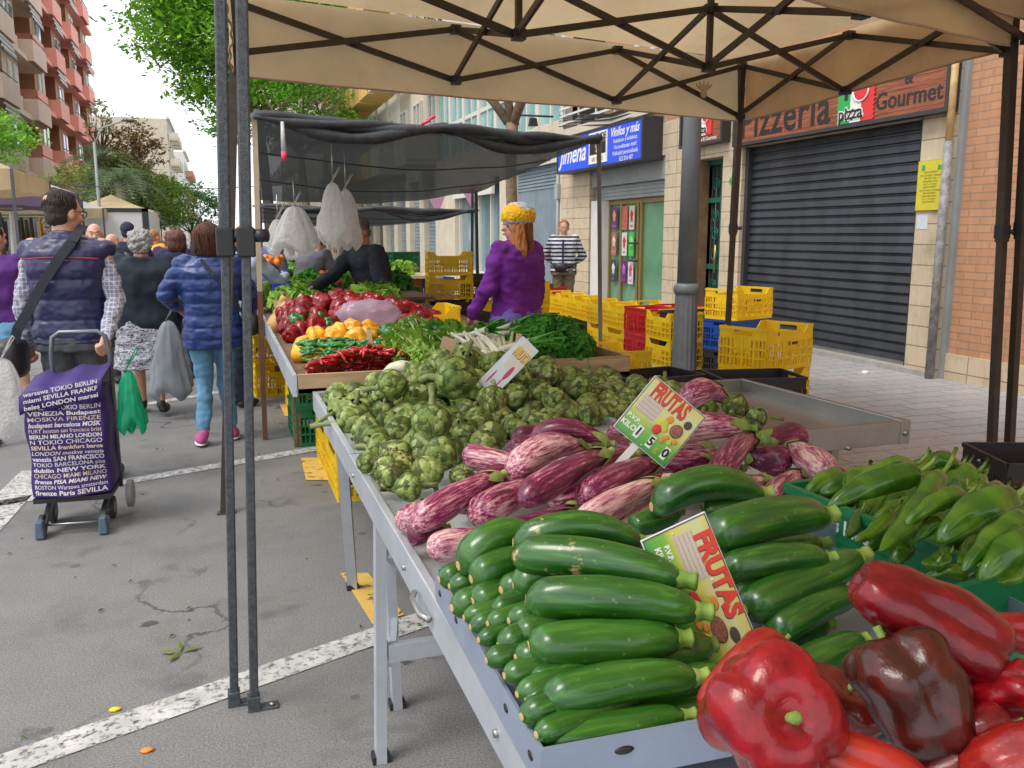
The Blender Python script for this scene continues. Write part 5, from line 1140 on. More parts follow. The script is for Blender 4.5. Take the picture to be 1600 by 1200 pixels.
c = W3(605, 575, .86); scatter(CG, (c.x+.0, c.y+.40), (.34, .25), .09, 110, .07, .83, 'small dark green pepper scattered behind the red chillies', 'small dark green peppers behind the chillies', .02)
c = W3(500, 536, .9); scatter(BY, (c.x+.08, c.y), (.26, .16), .11, 16, .12, .84, 'yellow bell pepper in the left group on the far stall', 'yellow bell peppers, left group', .085)
c = W3(560, 525, .92); scatter(BY, (c.x-.0, c.y), (.17, .16), .13, 12, .12, .84, 'yellow bell pepper in the right group on the far stall', 'yellow bell peppers, right group', .085)
c = W3(640, 520, .93); scatter(BG, (c.x, c.y), (.26, .22), .12, 15, .12, .84, 'green bell pepper right of the yellow ones', 'green bell peppers on the right of the far stall', .09)
c = W3(490, 508, .9); scatter(BG, (c.x+.1, c.y), (.5, .10), .09, 9, .11, .86, 'green bell pepper between the red and yellow ones', 'green bell peppers between red and yellow', .1)
c = W3(520, 490, .95); scatter(BF, (c.x+.12, c.y), (.66, .45), .20, 66, .14, .84, 'red bell pepper in the big heap on the far stall', 'red bell peppers heaped on the far stall', .1)
c = W3(605, 488, .95); scatter(BF, (c.x+.05, c.y), (.35, .25), .10, 16, .12, .84, 'red bell pepper right of the clear bag', 'red bell peppers right of the clear bag', .1)
c = W3(440, 520, .87); scatter([make_bell(51, m_redpep, 3, 1.6)], (c.x+.12, c.y+.1), (.16, .16), .06, 8, .10, .84, 'long red pepper at the left rim of the far stall', 'long red peppers at the left rim', .09)
# leafy things
m_leaf = m_veg('parsley_leaf', (.03, .17, .012), (.10, .38, .035), .5, 20, .0, 30, trans=.25); m_leafl = m_veg('celery_leaf', (.12, .30, .02), (.30, .50, .07), .5, 12, 0, 30, trans=.25); m_stalk = m_veg('celery_stalk', (.35, .50, .15), (.60, .68, .35), .4, 10, 0.1, 20); m_whitev = m_veg('white_root', (.60, .58, .42), (.75, .74, .62), .5, 8, .1)
def make_bunch(name, seed, nleaf=170, curl=1, lm=None, stems=0, leafs=.03, rad=.09):
    r_ = random.Random(seed); t_ = thing(name, '', 'herbs'); b = MB()
    for _ in range(nleaf):
        d = Vector((r_.gauss(0, 1), r_.gauss(0, 1), abs(r_.gauss(.3, .8)))).normalized(); p = d*rad*r_.uniform(.65, 1.15); u = Vector((r_.gauss(0, 1), r_.gauss(0, 1), r_.gauss(0, 1))).cross(d).normalized(); v = d.cross(u)
        for q in range(3):
            a = (q-1)*.9; dd = (u*math.cos(a)+v*math.sin(a)); s_ = leafs*r_.uniform(.6, 1.1); w = d.cross(dd)
            b.add([p, p+dd*s_*.45+w*s_*.42+d*s_*.1*curl, p+dd*s_*.75+w*s_*.15+d*s_*.28*curl, p+dd*s_+d*s_*.1, p+dd*s_*.75-w*s_*.15+d*s_*.3*curl, p+dd*s_*.45-w*s_*.42+d*s_*.05], [(0, 1, 2, 3), (0, 3, 4, 5)])
    b.ell((0, 0, 0), (rad*.6, rad*.6, rad*.6), 0, 8, 6); b.build('leaves', lm or m_leaf, t_)
    return t_
PB = [make_bunch('parsley_bunch', s_) for s_ in (1, 2, 3)]
for i in range(40):
    a = rnd.uniform(0, 6.28); q = math.sqrt(rnd.random()); x = 1.66+.24*q*math.cos(a); y = 4.35+.34*q*math.sin(a); z = .86+.12*(1-q*q)
    d = Vector((rnd.gauss(0, .5), rnd.gauss(-.3, .5), 1)).normalized(); place(rnd.choice(PB), frame_to((x, y, z), Vector((x, y, z))+d, sr=rnd.uniform(.65, .95)) @ Matrix.Diagonal((1, 1, 1, 1)), 'bunch of dark green flat leaf parsley in the wooden crate', 'parsley bunches heaped at the right end of the far stall')
wc = thing('wooden_crate', 'low wooden crate edge holding the parsley', 'crate', (1.6, 4.0, .81)); 
for a_, c_ in (((1.3, 3.985, .812), (1.97, 4.0, .885)), ((1.955, 4.0, .812), (1.97, 4.75, .885)), ((1.3, 4.0, .812), (1.315, 4.75, .885))): MB().bx(a_, c_).build('board', m_wood, wc, world=True)
def make_celery(seed):
    r_ = random.Random(seed); t_ = thing('celery', '', 'celery'); b = MB(); lv = MB()
    for i in range(11):
        a = r_.uniform(0, 6.28); sp = r_.uniform(.03, .12); p0 = Vector((.012*math.cos(a), .012*math.sin(a), 0)); p1 = Vector((sp*.35*math.cos(a), sp*.35*math.sin(a), .15)); p2 = Vector((sp*math.cos(a), sp*math.sin(a), .28)); b.tube([p0, p1, p2], [.013, .008, .004], 6)
        for k in range(11):
            p = p1.lerp(p2, r_.uniform(.2, 1.3)); d = Vector((r_.gauss(0, 1), r_.gauss(0, 1), r_.gauss(.4, .6))).normalized(); u = d.cross(Vector((0, 0, 1))).normalized(); s_ = .035*r_.uniform(.6, 1.3); lv.add([p, p+d*s_*.6+u*s_*.4, p+d*s_*1.2, p+d*s_*.6-u*s_*.4], [(0, 1, 2, 3)])
    b.lathe([(.02, -.03), (.03, 0), (.028, .03)], n=10); b.build('stalks', m_stalk, t_); lv.build('leaves', m_leafl, t_); return t_
CE = [make_celery(s_) for s_ in (1, 2, 3)]
for i in range(26):
    p = W3(rnd.uniform(645, 722), rnd.uniform(538, 578), .87); d = Vector((rnd.uniform(-.9, .1), rnd.uniform(-.2, .9), rnd.uniform(-.05, .3))).normalized(); p.z = .84+rnd.random()*.05
    place(rnd.choice(CE), frame_to(p-d*.05, p-d*.05+d*.8, sr=.85), 'pale green celery head fanned out beside the chillies', 'celery heads on the far stall')
lk = thing('leek', '', 'leek'); MB().tube([(0, 0, 0), (.0, 0, .22), (.02, 0, .45)], [.012, .011, .014], 9).build('shaft', m_whitev, lk)
b = MB()
for k in range(7): a = k*.9; b.grid([[(.02+(.01*t)*math.cos(a)-w*math.sin(a)*.012*(1-t/4.2), (.016*t)*math.sin(a)+w*math.cos(a)*.012*(1-t/4.2), .42+.05*t) for w in (-1, 0, 1)] for t in range(5)])
b.build('leaf', m_leaf, lk)
for i in range(7):
    p = W3(rnd.uniform(690, 745), rnd.uniform(520, 556), .90); d = Vector((rnd.uniform(-.3, .8), rnd.uniform(-1, -.3), rnd.uniform(-.05, .2))).normalized(); p.z = .88+.06*rnd.random(); place(lk, frame_to(p, p+d, sr=1.2), 'leek lying with dark leaves behind the celery', 'leeks behind the celery')
for i in range(22):
    p = W3(rnd.uniform(655, 790), rnd.uniform(520, 548), .87); place(rnd.choice(PB), frame_to(p, p+Vector((rnd.gauss(0, .4), -.3, .75)), sr=rnd.uniform(.6, .8)), 'dark leafy bunch between celery and the woman in purple', 'dark leafy bunches behind the celery')
on = thing('spring_onion', '', 'onion'); MB().lathe([(.002, -.03), (.022, -.01), (.024, .01), (.012, .035), (.009, .1), (.008, .2)], n=10).build('bulb', m_whitev, on)
for i in range(22):
    p = W3(rnd.uniform(735, 800), rnd.uniform(545, 568), .9); p.z = .9+.04*rnd.random(); place(on, frame_to(p, p+Vector((rnd.gauss(0, .4), .8, .3)).normalized(), sr=1.1), 'white onion bulb behind the pale tilted card', 'white onions behind the pale card')
rt = T(bentlathe([(0, .01), (.2, .12), (.6, .16), (.85, .12), (1, .03)], .05, 10, nz=12).build('white_radish', m_whitev), 'long white root lying in front of the celery', 'root'); p = W3(598, 580, .88); q = W3(650, 574, .9); rt.matrix_world = frame_to(p, q, sr=.2)
# squashes, lettuces, melons, radishes
m_squash = m_veg('butternut_skin', (.62, .34, .14), (.75, .47, .24), .5, 5, .1)
sq = thing('butternut_squash', '', 'squash'); MB().lathe([(.01, -.1), (.055, -.085), (.075, -.04), (.07, 0), (.045, .05), (.04, .11), (.03, .14), (.01, .145)], n=16).build('body', m_squash, sq); MB().tube([(0, 0, .14), (0, .01, .17)], .012, 6).build('stem', m_woodd, sq)
for (px, py) in ((425, 488), (450, 486), (475, 488), (420, 500), (440, 478), (465, 476)):
    p = W3(px+16, py, .90); place(sq, frame_to(p, p+Vector((rnd.gauss(0, .3), -.4, 1)).normalized(), sr=.95) , 'butternut squash behind the red peppers', 'butternut squashes on the far stall')
LB = [make_bunch('lettuce', s_, 60, .6, m_leafl, 0, .09, .09) for s_ in (7, 8)]
for i in range(16): p = W3(rnd.uniform(420, 505), rnd.uniform(456, 474), .93); place(rnd.choice(LB), frame_to(p, p+Vector((rnd.gauss(0, .4), -.4, 1)), sr=1.2), 'pale green lettuce behind the squashes', 'lettuces on the far stall')
DB = make_bunch('chard_bunch', 12, 50, .4, m_leaf, 0, .12, .1)
for i in range(12): p = W3(rnd.uniform(470, 530), rnd.uniform(450, 466), .90); place(DB, frame_to(p, p+Vector((rnd.gauss(0, .4), -.4, .7)), sr=.9), 'dark green leafy bunch by the weighing scale', 'chard bunches by the scale')
for i in range(8): p = W3(rnd.uniform(570, 610), rnd.uniform(462, 478), .95); place(LB[0], frame_to(p, p+Vector((rnd.gauss(0, .4), -.4, 1)), sr=1.0), 'light green leafy head right of the scale', 'light leafy heads right of the scale')
rd = T(MB().ell((0, 0, 0), (.032, .032, .03), nu=10, nv=8).build('radish', flat('radish_skin', (.42, .02, .07), .3)), 'dark red radish in the crate left of the seller', 'radish', 'radishes left of the seller'); first = True
for i in range(40):
    p = AY(rnd.uniform(503, 532), rnd.uniform(428, 450), 9.1+rnd.uniform(-.2, .2)); 
    if first: rd.location = p; first = False
    else: d_ = rd.copy(); COL.objects.link(d_); d_.location = p
og = T(MB().ell((0, 0, 0), (.04, .04, .04), nu=10, nv=8).build('orange', m_orange), 'orange on the far stall beyond the seller', 'orange', 'oranges beyond the seller'); first = True
for i in range(36):
    px, py = rnd.choice(((rnd.uniform(405, 440), rnd.uniform(402, 412)), (rnd.uniform(500, 535), rnd.uniform(424, 432)))); p = AY(px, py, 11+rnd.uniform(-.3, .3))
    if first: og.location = p; first = False
    else: d_ = og.copy(); COL.objects.link(d_); d_.location = p
fs = thing('far_stall_table', 'far stall table behind the seller in black, covered with produce', 'table', (.5, 9.6, 0)); MB().bx((.4, 8.8, .83), (2.1, 16, .86)).build('tabletop', m_woodd, fs, world=True)
for x in (.6, 1.95):
    for y in (9, 12, 15.6): MB().bx((x, y, 0), (x+.05, y+.05, .83)).build('leg', m_woodd, fs, world=True)
for i in range(40):
    p = Vector((rnd.uniform(.5, 2.0), rnd.uniform(9.6, 15.5), .93)); place(rnd.choice([DB]+LB+PB), frame_to(p, p+Vector((rnd.gauss(0, .4), 0, 1)), sr=rnd.uniform(1, 1.5)), 'leafy vegetable on the far stall behind the seller', 'leafy vegetables on the far stall')
qt = thing('market_table', 'plywood table top on orange crates with yellow green fruit on it', 'table', (2.3, 12.2, .9)); MB().bx((1.6, 11.7, .90), (2.9, 12.7, .94)).build('tabletop', mat('plywood', (.55, .45, .3), .7), qt, world=True)
for i in range(14): p = Vector((rnd.uniform(1.75, 2.5), rnd.uniform(11.8, 12.4), 1.0)); place(rnd.choice(LB), frame_to(p, p+Vector((rnd.gauss(0, .4), 0, 1)), sr=.9), 'yellowish leafy head on the plywood table', 'leafy heads on the plywood table')
# scale
p = W3(543, 468, .98); sc_ = thing('weighing_scale', 'market weighing scale with a cream pan on the far stall', 'scale', (p.x, p.y, .81)); MB().box((0, 0, .07), (.38, .32, .12), taper=.85).build('housing', flat('scale_grey', (.08, .10, .11)), sc_, bevel=.01)
MB().bx((-.13, -.165, .03), (.02, -.15, .1)).build('display', m_glass, sc_); MB().bx((-.02, -.03, .13), (.02, .03, .165)).build('post', m_steel, sc_)
b = MB(); b.bx((-.2, -.17, .165), (.2, .17, .175)); b.bx((-.2, -.17, .175), (-.19, .17, .205)); b.bx((.19, -.17, .175), (.2, .17, .205)); b.bx((-.19, -.17, .175), (.19, -.16, .205)); b.bx((-.19, .16, .175), (.19, .17, .205)); b.build('pan', flat('cream_enamel', (.60, .56, .44)), sc_)
# cardboard price tickets on sticks
m_card = mat('cardboard', (.50, .34, .22), .85, .12, 8)
for (x0, y0, x1, y1, D, w, lab) in ((693, 562, 703, 528, 4.25, .07, 'brown cardboard ticket standing in the celery'), (660, 522, 655, 500, 5.3, .09, 'triangular cardboard ticket by the green bell peppers'), (576, 552, 577, 515, 4.7, .03, 'thin wooden stake among the yellow peppers'), (724, 562, 730, 535, 4.2, .035, 'short wooden stake behind the artichokes'), (618, 505, 617, 482, 6.2, .06, 'cardboard ticket in front of the yellow crate'), (436, 480, 436, 470, 7, .08, 'cardboard ticket on the squashes')):
    p, q = AD(x0, y0, D), AD(x1, y1, D); T(MB().bar(p, q, w, .006, up=_f).build('price_ticket', m_card, loc=p), lab, 'ticket')
# plastic bags hanging + clear bag
m_bag = NT('white_bag_film'); c = m_bag.coord('Object'); m_bag = m_bag.bsdf((.82, .81, .79), .4, spec=.4, trans=.5, alpha=.82, normal=m_bag.bump(m_bag.noise(c, 22, 5, .65), 1.0, .03))
def hang_bag(name, label, top, wd, ht, seed, ropey, m_=None, handle=True):
    t_ = thing(name, label, 'bag', top); b = MB(); n1, n2 = 26, 40; P_ = []
    for j in range(n1+1):
        v = j/n1; r = wd*(.06+.94*min(1, v*1.15)**.5)*(1 if v < .93 else 1-(v-.93)*4); rw = []
        for i in range(n2+1):
            a = 2*math.pi*i/n2; f = 1+.22*mnoise.noise(Vector((math.cos(a)*1.8, math.sin(a)*1.8, v*2+seed)))+.10*math.sin(a*7+seed+v*2)*(1-v)+.05*math.sin(a*13+seed*2)+.10*mnoise.noise(Vector((math.cos(a)*5, math.sin(a)*5, v*7+seed)))
            rw.append((r*f*math.cos(a), r*f*.45*math.sin(a), -ht*v-.04*math.sin(a*3+seed)*v))
        P_.append(rw)
    b.grid(P_); b.build('film', m_ or m_bag, t_)
    if ropey: MB().tube([(0, 0, ropey), (0, 0, 0)], .006, 5).build('cord', m_steel, t_)
    if handle: MB().tube([(-.02, 0, -.01), (.02, 0, .05), (.06, 0, .11), (.05, .0, .12), (.0, 0, .03)], [.012, .016, .01, .01, .012], 6, sy=.3).build('handle', m_ or m_bag, t_)
    return t_
hang_bag('plastic_bag', 'white plastic bag hanging in front on a cord under the net awning', AY(520, 285, 6.9), .125, .44, 1, .35); hang_bag('plastic_bag', 'white plastic bag hanging behind the front one with a beige bottom', AY(540, 295, 7.1), .12, .45, 3.3, .3)
hang_bag('plastic_bag', 'beige plastic bag hanging over the customers', AY(460, 322, 7.4), .19, .36, 5.1, .2, None); hang_bag('plastic_bag', 'pale plastic bag hanging at the left beside the tent leg', AY(434, 342, 7.6), .12, .28, 7.7, .2, None)
cb = MB(); p = W3(575, 490, 1.0); cb.ell((0, 0, 0), (.2, .14, .09), nu=26, nv=16, fn=lambda v: 1+.22*mnoise.noise(v*3.5)); T(cb.build('plastic_bag', NT('lilac_film').bsdf((.62, .52, .66), .2, spec=.6, trans=.3, alpha=.5)), 'crumpled clear lilac plastic bag lying on the red bell peppers', 'bag').location = p
# ================= PEOPLE =================
def cap(b, p, r0, q, r1, n=14, sx=1, sy=1):
    p, q = Vector(p), Vector(q); d = (q-p); L = d.length; pts = []; rs = []
    for i in range(5): a = math.pi/2*(1-i/4); pts.append(p-d/L*r0*math.sin(a)); rs.append(max(1e-4, r0*math.cos(a)))
    for i in range(5): a = math.pi/2*i/4; pts.append(q+d/L*r1*math.sin(a)); rs.append(max(1e-4, r1*math.cos(a)))
    return b.tube(pts, rs, n, sx=sx, sy=sy)
def loft(b, rings, n=22):  # rings: (x,y,z,rx,ry[,tilt])
    vs = []; fs = []; N = len(rings)
    for x, y, z, rx, ry in rings:
        for k in range(n): a = 2*math.pi*k/n; c, s_ = math.cos(a), math.sin(a); e = .85; vs.append((x+rx*math.copysign(abs(c)**e, c), y+ry*math.copysign(abs(s_)**e, s_), z))
    for i in range(N-1):
        for k in range(n): k2 = (k+1) % n; fs.append((i*n+k, i*n+k2, (i+1)*n+k2, (i+1)*n+k))
    fs.append(tuple(range(n-1, -1, -1))); fs.append(tuple((N-1)*n+k for k in range(n)))
    return b.add(vs, fs, 0, True)
def fuse(b, vox, mats, name, smooth=4, disp=None, clip=None):
    me = b.mesh(name, mats)
    out = evalmesh(me, [('REMESH', dict(mode='VOXEL', voxel_size=vox, use_smooth_shade=True)), ('SMOOTH', dict(factor=.5, iterations=smooth))], name)
    nv = len(out.vertices); co = np.empty(nv*3, 'f'); out.vertices.foreach_get('co', co); co = co.reshape(-1, 3)
    if disp is not None:
        no = np.empty(nv*3, 'f'); out.vertices.foreach_get('normal', no); no = no.reshape(-1, 3); co = co+no*disp(co)[:, None]
        out.vertices.foreach_set('co', co.astype('f').ravel()); out.update()
    return out
def fold(amp, sc=9, zs=.6, seed=0):
    amp = amp*1.25
    def f(co): return np.array([amp*(mnoise.noise(Vector((c[0]*sc+seed, c[1]*sc, c[2]*sc*zs)))+.6*mnoise.noise(Vector((c[0]*sc*2.3, c[1]*sc*2.3+seed, c[2]*sc*2.3*zs)))) for c in co], 'f')
    return f
def quilt(amp, pitch, off=0, fa=.006):
    g = fold(fa, 12, 1.6, 3)
    def f(co): return amp*(np.abs(np.sin(np.pi*(co[:, 2]+off)/pitch))**.5-.75).astype('f')+g(co)
    return f
def hand(b, w, d, up, curl=.5, s_=1, palmside=1):
    # w wrist point, d forward dir, up = back of hand dir; five fingers
    w, d, up = Vector(w), Vector(d).normalized(), Vector(up); up = (up-d*up.dot(d)).normalized(); sd_ = d.cross(up)
    pc = w+d*.045*s_; rot = Matrix((sd_, d, up)).transposed(); b.ell(pc, (.040*s_, .052*s_, .017*s_), 0, 14, 10, rot)
    for i, (o, l) in enumerate(((-.028, .062), (-.009, .070), (.010, .066), (.028, .052))):
        p = w+d*.085*s_+sd_*o*s_; a = curl*(1+.12*i); p1 = p+(d*math.cos(a)-up*math.sin(a))*l*.45*s_; a2 = a*2.2; p2 = p1+(d*math.cos(a2)-up*math.sin(a2))*l*.32*s_; a3 = a*3; p3 = p2+(d*math.cos(a3)-up*math.sin(a3))*l*.25*s_
        cap(b, p, .0095*s_, p1, .009*s_, 9); cap(b, p1, .009*s_, p2, .0082*s_, 9); cap(b, p2, .0082*s_, p3, .0072*s_, 9)
    t0 = w+d*.02*s_-sd_*.03*palmside*s_; t1 = t0+(d*.6-sd_*.7*palmside-up*.4*curl).normalized()*.035*s_; t2 = t1+(d*.9-sd_*.2*palmside-up*.6*curl).normalized()*.03*s_; cap(b, t0, .012*s_, t1, .0105*s_, 9); cap(b, t1, .0105*s_, t2, .0085*s_, 9)
def person(label, loc, rz, H=1.7, lean=0, bend=0, build=1.0, head=(0, 0), arms=None, legs=None, top=None, bottom=None, shoes=None, hair=None, skin=m_skin, vox=.010, group=None, feet=True, headonly=False, hands=(True, True), curl=.5, face=True, belly=0, handdir=None, strands=0):
    """local frame: facing +y, feet at z=0. arms: {side:(elbow, hand)} in metres, legs {side:(knee, ankle)}"""
    t_ = thing('person', label, 'person', loc, rz, group); h = H; bw = build
    sp = lambda z, y=0: Vector((lean*(z-.53*h), y+bend*max(0, z-.55*h), z if not bend else .55*h+(z-.55*h)*math.cos(math.atan(bend)*.9) if z > .55*h else z))
    hipz = .52*h; sh = {s_: sp(.815*h)+Vector((s_*.112*h*bw**.5, 0, 0)) for s_ in (-1, 1)}
    A = {}
    for s_ in (-1, 1): A[s_] = [sh[s_], Vector(arms[s_][0]), Vector(arms[s_][1])] if arms and s_ in arms else [sh[s_], sh[s_]+Vector((s_*.05*h, -.01, -.185*h)), sh[s_]+Vector((s_*.055*h, .05*h, -.335*h))]
    Lg = {}
    for s_ in (-1, 1): Lg[s_] = [Vector((s_*.052*h, 0, hipz)), Vector(legs[s_][0]), Vector(legs[s_][1])] if legs and s_ in legs else [Vector((s_*.052*h, 0, hipz)), Vector((s_*.055*h, .012, .28*h)), Vector((s_*.055*h, -.01, .045*h))]
    nk = sp(.845*h); hc = sp(.922*h)+Vector((0, .012, 0)); tz, tx = head  # turn about z, tilt forward
    HR = Matrix.Rotation(tz, 3, 'Z') @ Matrix.Rotation(-tx, 3, 'X'); k = h/1.7
    def hp(x, y, z): return hc+HR @ (Vector((x, y, z))*k)
    def torso(b, infl, z0=.46, z1=.84, hem=0):
        R_ = []
        for z, rx, ry, y in ((.44, .098, .068, 0), (.50, .103, .073, 0), (.56, .094, .066, 0), (.62, .086, .062, 0), (.68, .094, .067, 0), (.74, .105, .070, 0), (.785, .112, .066, 0), (.81, .108, .055, 0), (.83, .075, .045, 0), (.85, .045, .042, .0)):
            if z0-.001 <= z <= z1+.001:
                c = sp(z*h); fl = 1+.0*z; be = belly*max(0, 1-((z-.58)/.12)**2); R_.append((c.x, c.y+be*.3, c.z, rx*h*bw+infl+(be*.3), ry*h*bw+infl+be*.5))
        loft(b, R_)
    # body: one continuous surface
    b = MB(); b.ell(hp(0, -.008, .018), (.074*k, .094*k, .098*k), 0, 20, 14, HR); b.ell(hp(0, .022, -.045), (.055*k, .062*k, .066*k), 0, 16, 12, HR); b.ell(hp(0, .055, -.085), (.026*k, .024*k, .02*k), 0, 10, 8, HR)
    cap(b, hp(0, .085, .0), .010*k, hp(0, .100, -.028), .0155*k, 10); b.ell(hp(0, .078, .028), (.05*k, .014*k, .011*k), 0, 10, 8, HR); b.ell(hp(0, .084, -.062), (.024*k, .010*k, .009*k), 0, 10, 8, HR)
    for s_ in (-1, 1): b.ell(hp(s_*.078, -.004, -.008), (.011*k, .02*k, .032*k), 0, 8, 8, HR); b.ell(hp(s_*.035, .065, -.022), (.024*k, .02*k, .022*k), 0, 8, 6, HR)
    cap(b, nk-Vector((0, 0, .03)), .062*k*bw**.5, hp(0, -.02, -.06), .052*k, 16)
    if not headonly:
        torso(b, 0)
        for s_ in (-1, 1):
            s0, e, w = A[s_]; cap(b, s0-Vector((s_*.02, 0, .0)), .048*k*bw**.5, e, .036*k); cap(b, e, .036*k, w, .024*k)
            d = (w-e).normalized(); 
            if hands[0 if s_ < 0 else 1]:
                dd = handdir[s_] if handdir and s_ in handdir else d; hand(b, w, dd, Vector((s_*.6, .3, .6)), curl, k, s_)
            hp_, kn, an = Lg[s_]; cap(b, hp_, .078*k*bw**.5, kn, .050*k); cap(b, kn, .050*k, an, .034*k); cap(b, kn.lerp(an, .15)-Vector((0, .008, 0)), .046*k, kn.lerp(an, .45)-Vector((0, .008, 0)), .038*k)
            f = an+Vector((s_*.01, 0, -.035*k)); b.ell(f+Vector((s_*.012, .06*k, -.01*k)), (.038*k, .105*k, .028*k), 0, 14, 8); cap(b, an, .034*k, f+Vector((0, -.02*k, 0)), .03*k)
    meshobj('body', fuse(b, vox*.8, skin, 'body', 2), t_)
    if face:
        for s_ in (-1, 1): MB().ell(hp(s_*.031, .082, .008), (.013*k, .008*k, .007*k), 0, 10, 8, HR).build('eye', m_white, t_); MB().ell(hp(s_*.031, .0895, .008), (.006*k, .003*k, .006*k), 0, 8, 6, HR).build('iris', m_eye, t_); MB().ell(hp(s_*.033, .090, .034), (.018*k, .005*k, .004*k), 0, 8, 6, HR).build('eyebrow', hair[1] if hair else m_eye, t_)
        MB().ell(hp(0, .093, -.062), (.021*k, .006*k, .007*k), 0, 10, 6, HR).build('lips', m_lip, t_)
    if hair:
        b = MB(); kind = hair[0]
        if kind in ('short', 'crop'): b.ell(hp(0, -.024, .034), (.083*k, .092*k, .092*k), 0, 20, 14, HR); b.ell(hp(0, -.045, -.02), (.072*k, .06*k, .062*k), 0, 16, 12, HR)
        if kind == 'curly': 
            b.ell(hp(0, -.022, .03), (.098*k, .105*k, .10*k), 0, 20, 14, HR); b.ell(hp(0, -.05, -.03), (.088*k, .07*k, .075*k), 0, 16, 12, HR)
        if kind == 'bob': b.ell(hp(0, -.022, .03), (.103*k, .112*k, .10*k), 0, 20, 14, HR); b.ell(hp(0, -.045, -.04), (.102*k, .085*k, .10*k), 0, 18, 12, HR); [b.ell(hp(s_*.07, -.005, -.04), (.035*k, .07*k, .09*k), 0, 12, 10, HR) for s_ in (-1, 1)]
        if kind == 'bun': b.ell(hp(0, -.024, .03), (.084*k, .094*k, .094*k), 0, 20, 14, HR); b.ell(hp(0, -.115, .0), (.05*k, .045*k, .05*k), 0, 14, 10, HR); b.ell(hp(0, -.04, -.03), (.07*k, .06*k, .06*k), 0, 16, 12, HR)
        if kind == 'long':
            b.ell(hp(0, -.022, .03), (.09*k, .10*k, .095*k), 0, 20, 14, HR)
            for s_, x0, zz in ((-1, -.07, -.36), (1, .05, -.34), (0, 0, -.30)): cap(b, hp(x0*.8, -.04, -.02), .05*k, hp(x0*1.2, -.06, zz*.5), .048*k, sx=1.2); cap(b, hp(x0*1.2, -.06, zz*.5), .048*k, hp(x0*1.3+.01, -.05, zz), .018*k, sx=1.3)
        dsp = {'curly': fold(.020, 34, 1, 2), 'bob': fold(.006, 40, .2), 'long': fold(.012, 38, .15)}.get(kind, fold(.004, 50, .5))
        me = fuse(b, vox*.7, hair[1], 'hair', 2, dsp); ho = meshobj('hair', me, t_)
        # cut the face free: remove hair faces in front of the face plane
        inv = HR.inverted(); bm_ = __import__('bmesh').new(); bm_.from_mesh(me); fl = [f for f in bm_.faces if (lambda q: q.y > (.052 if kind != 'bun' else .045)*k and q.z < (.062 if kind in ('bob', 'long', 'curly') else .030)*k)(inv @ (f.calc_center_median()-hc))]
        __import__('bmesh').ops.delete(bm_, geom=fl, context='FACES'); bm_.to_mesh(me); bm_.free()
        if strands and kind in ('bob', 'long', 'crop', 'short', 'bun'):
            r_ = random.Random(len(label)); sb_ = MB(); rx, ry, rz0 = {'bob': (.106, .115, .103), 'long': (.094, .104, .099)}.get(kind, (.086, .095, .095))
            for q_ in range(strands):
                a = r_.uniform(-math.pi, 0) if r_.random() < .85 else r_.uniform(-math.pi, math.pi); th0 = r_.uniform(.05, .9); L_ = r_.uniform(.5, 1); pts_ = []; ln = {'bob': .13, 'long': .30}.get(kind, .0)
                for j_ in range(9):
                    u_ = j_/8*L_; th = th0+(math.pi/2+.2-th0)*min(1, u_*1.6) if ln else th0+.9*u_; ex = max(0, u_-.6)/.4*ln; rr_ = 1.0+.03*math.sin(q_)+.02*math.sin(j_+q_)
                    if math.sin(a) > .35 and math.cos(th) < .55: break
                    pts_.append(hp(rx*rr_*math.sin(th)*math.cos(a+.1*math.sin(j_*.6+q_)), -.022+ry*rr_*math.sin(th)*math.sin(a), .03+rz0*rr_*math.cos(th)-ex))
                if len(pts_) > 2: sb_.tube(pts_, [.0032*k]*(len(pts_)-1)+[.0008], 3, smooth=True, cap=False)
            sb_.build('hair_strands', hair[1], t_)
    if headonly: return t_, A, hp
    if top:   # dict(mat, infl, z0, sleeve 0..1, disp, sleevemat, collar)
        b = MB(); inf = top.get('infl', .018); torso(b, inf, top.get('z0', .50), .85); sl = top.get('sleeve', 1); sb = b
        if top.get('sleevemat'): sb = MB()
        for s_ in (-1, 1):
            s0, e, w = A[s_]; i2 = top.get('sinfl', inf)
            if sl > 0: cap(sb, s0-Vector((s_*.025, 0, .0 if sb is b else .02)), (.050*k*bw**.5+i2) if sb is b else .050*k+i2*.6, e if sl >= .5 else s0.lerp(e, sl*2), .038*k+i2, 16)
            if sl > .5: cap(sb, e, .038*k+i2, e.lerp(w, (sl-.5)*2*.97), .026*k+i2*.8, 16)
            if top.get('sleevemat') or sl == 0: cap(b, s0-Vector((s_*.05, 0, .01)), .050*k+inf*.55, s0-Vector((s_*.008, 0, .02)), .050*k+inf*.6, 14)
        if top.get('collar'): cc = nk+Vector((0, -.005, .0)); loft(b, [(cc.x, cc.y, cc.z-.05, .085*k, .075*k), (cc.x, cc.y-.005, cc.z+top['collar'], .072*k, .07*k)])
        meshobj(top.get('name', 'sweater'), fuse(b, vox, top['mat'], 'garment', 4, top.get('disp', fold(.010, 9, 1.2))), t_)
        if top.get('sleevemat'): meshobj('shirt_sleeves', fuse(sb, vox, top['sleevemat'], 'sleeves', 3, fold(.010, 14, 1.2, 4)), t_)
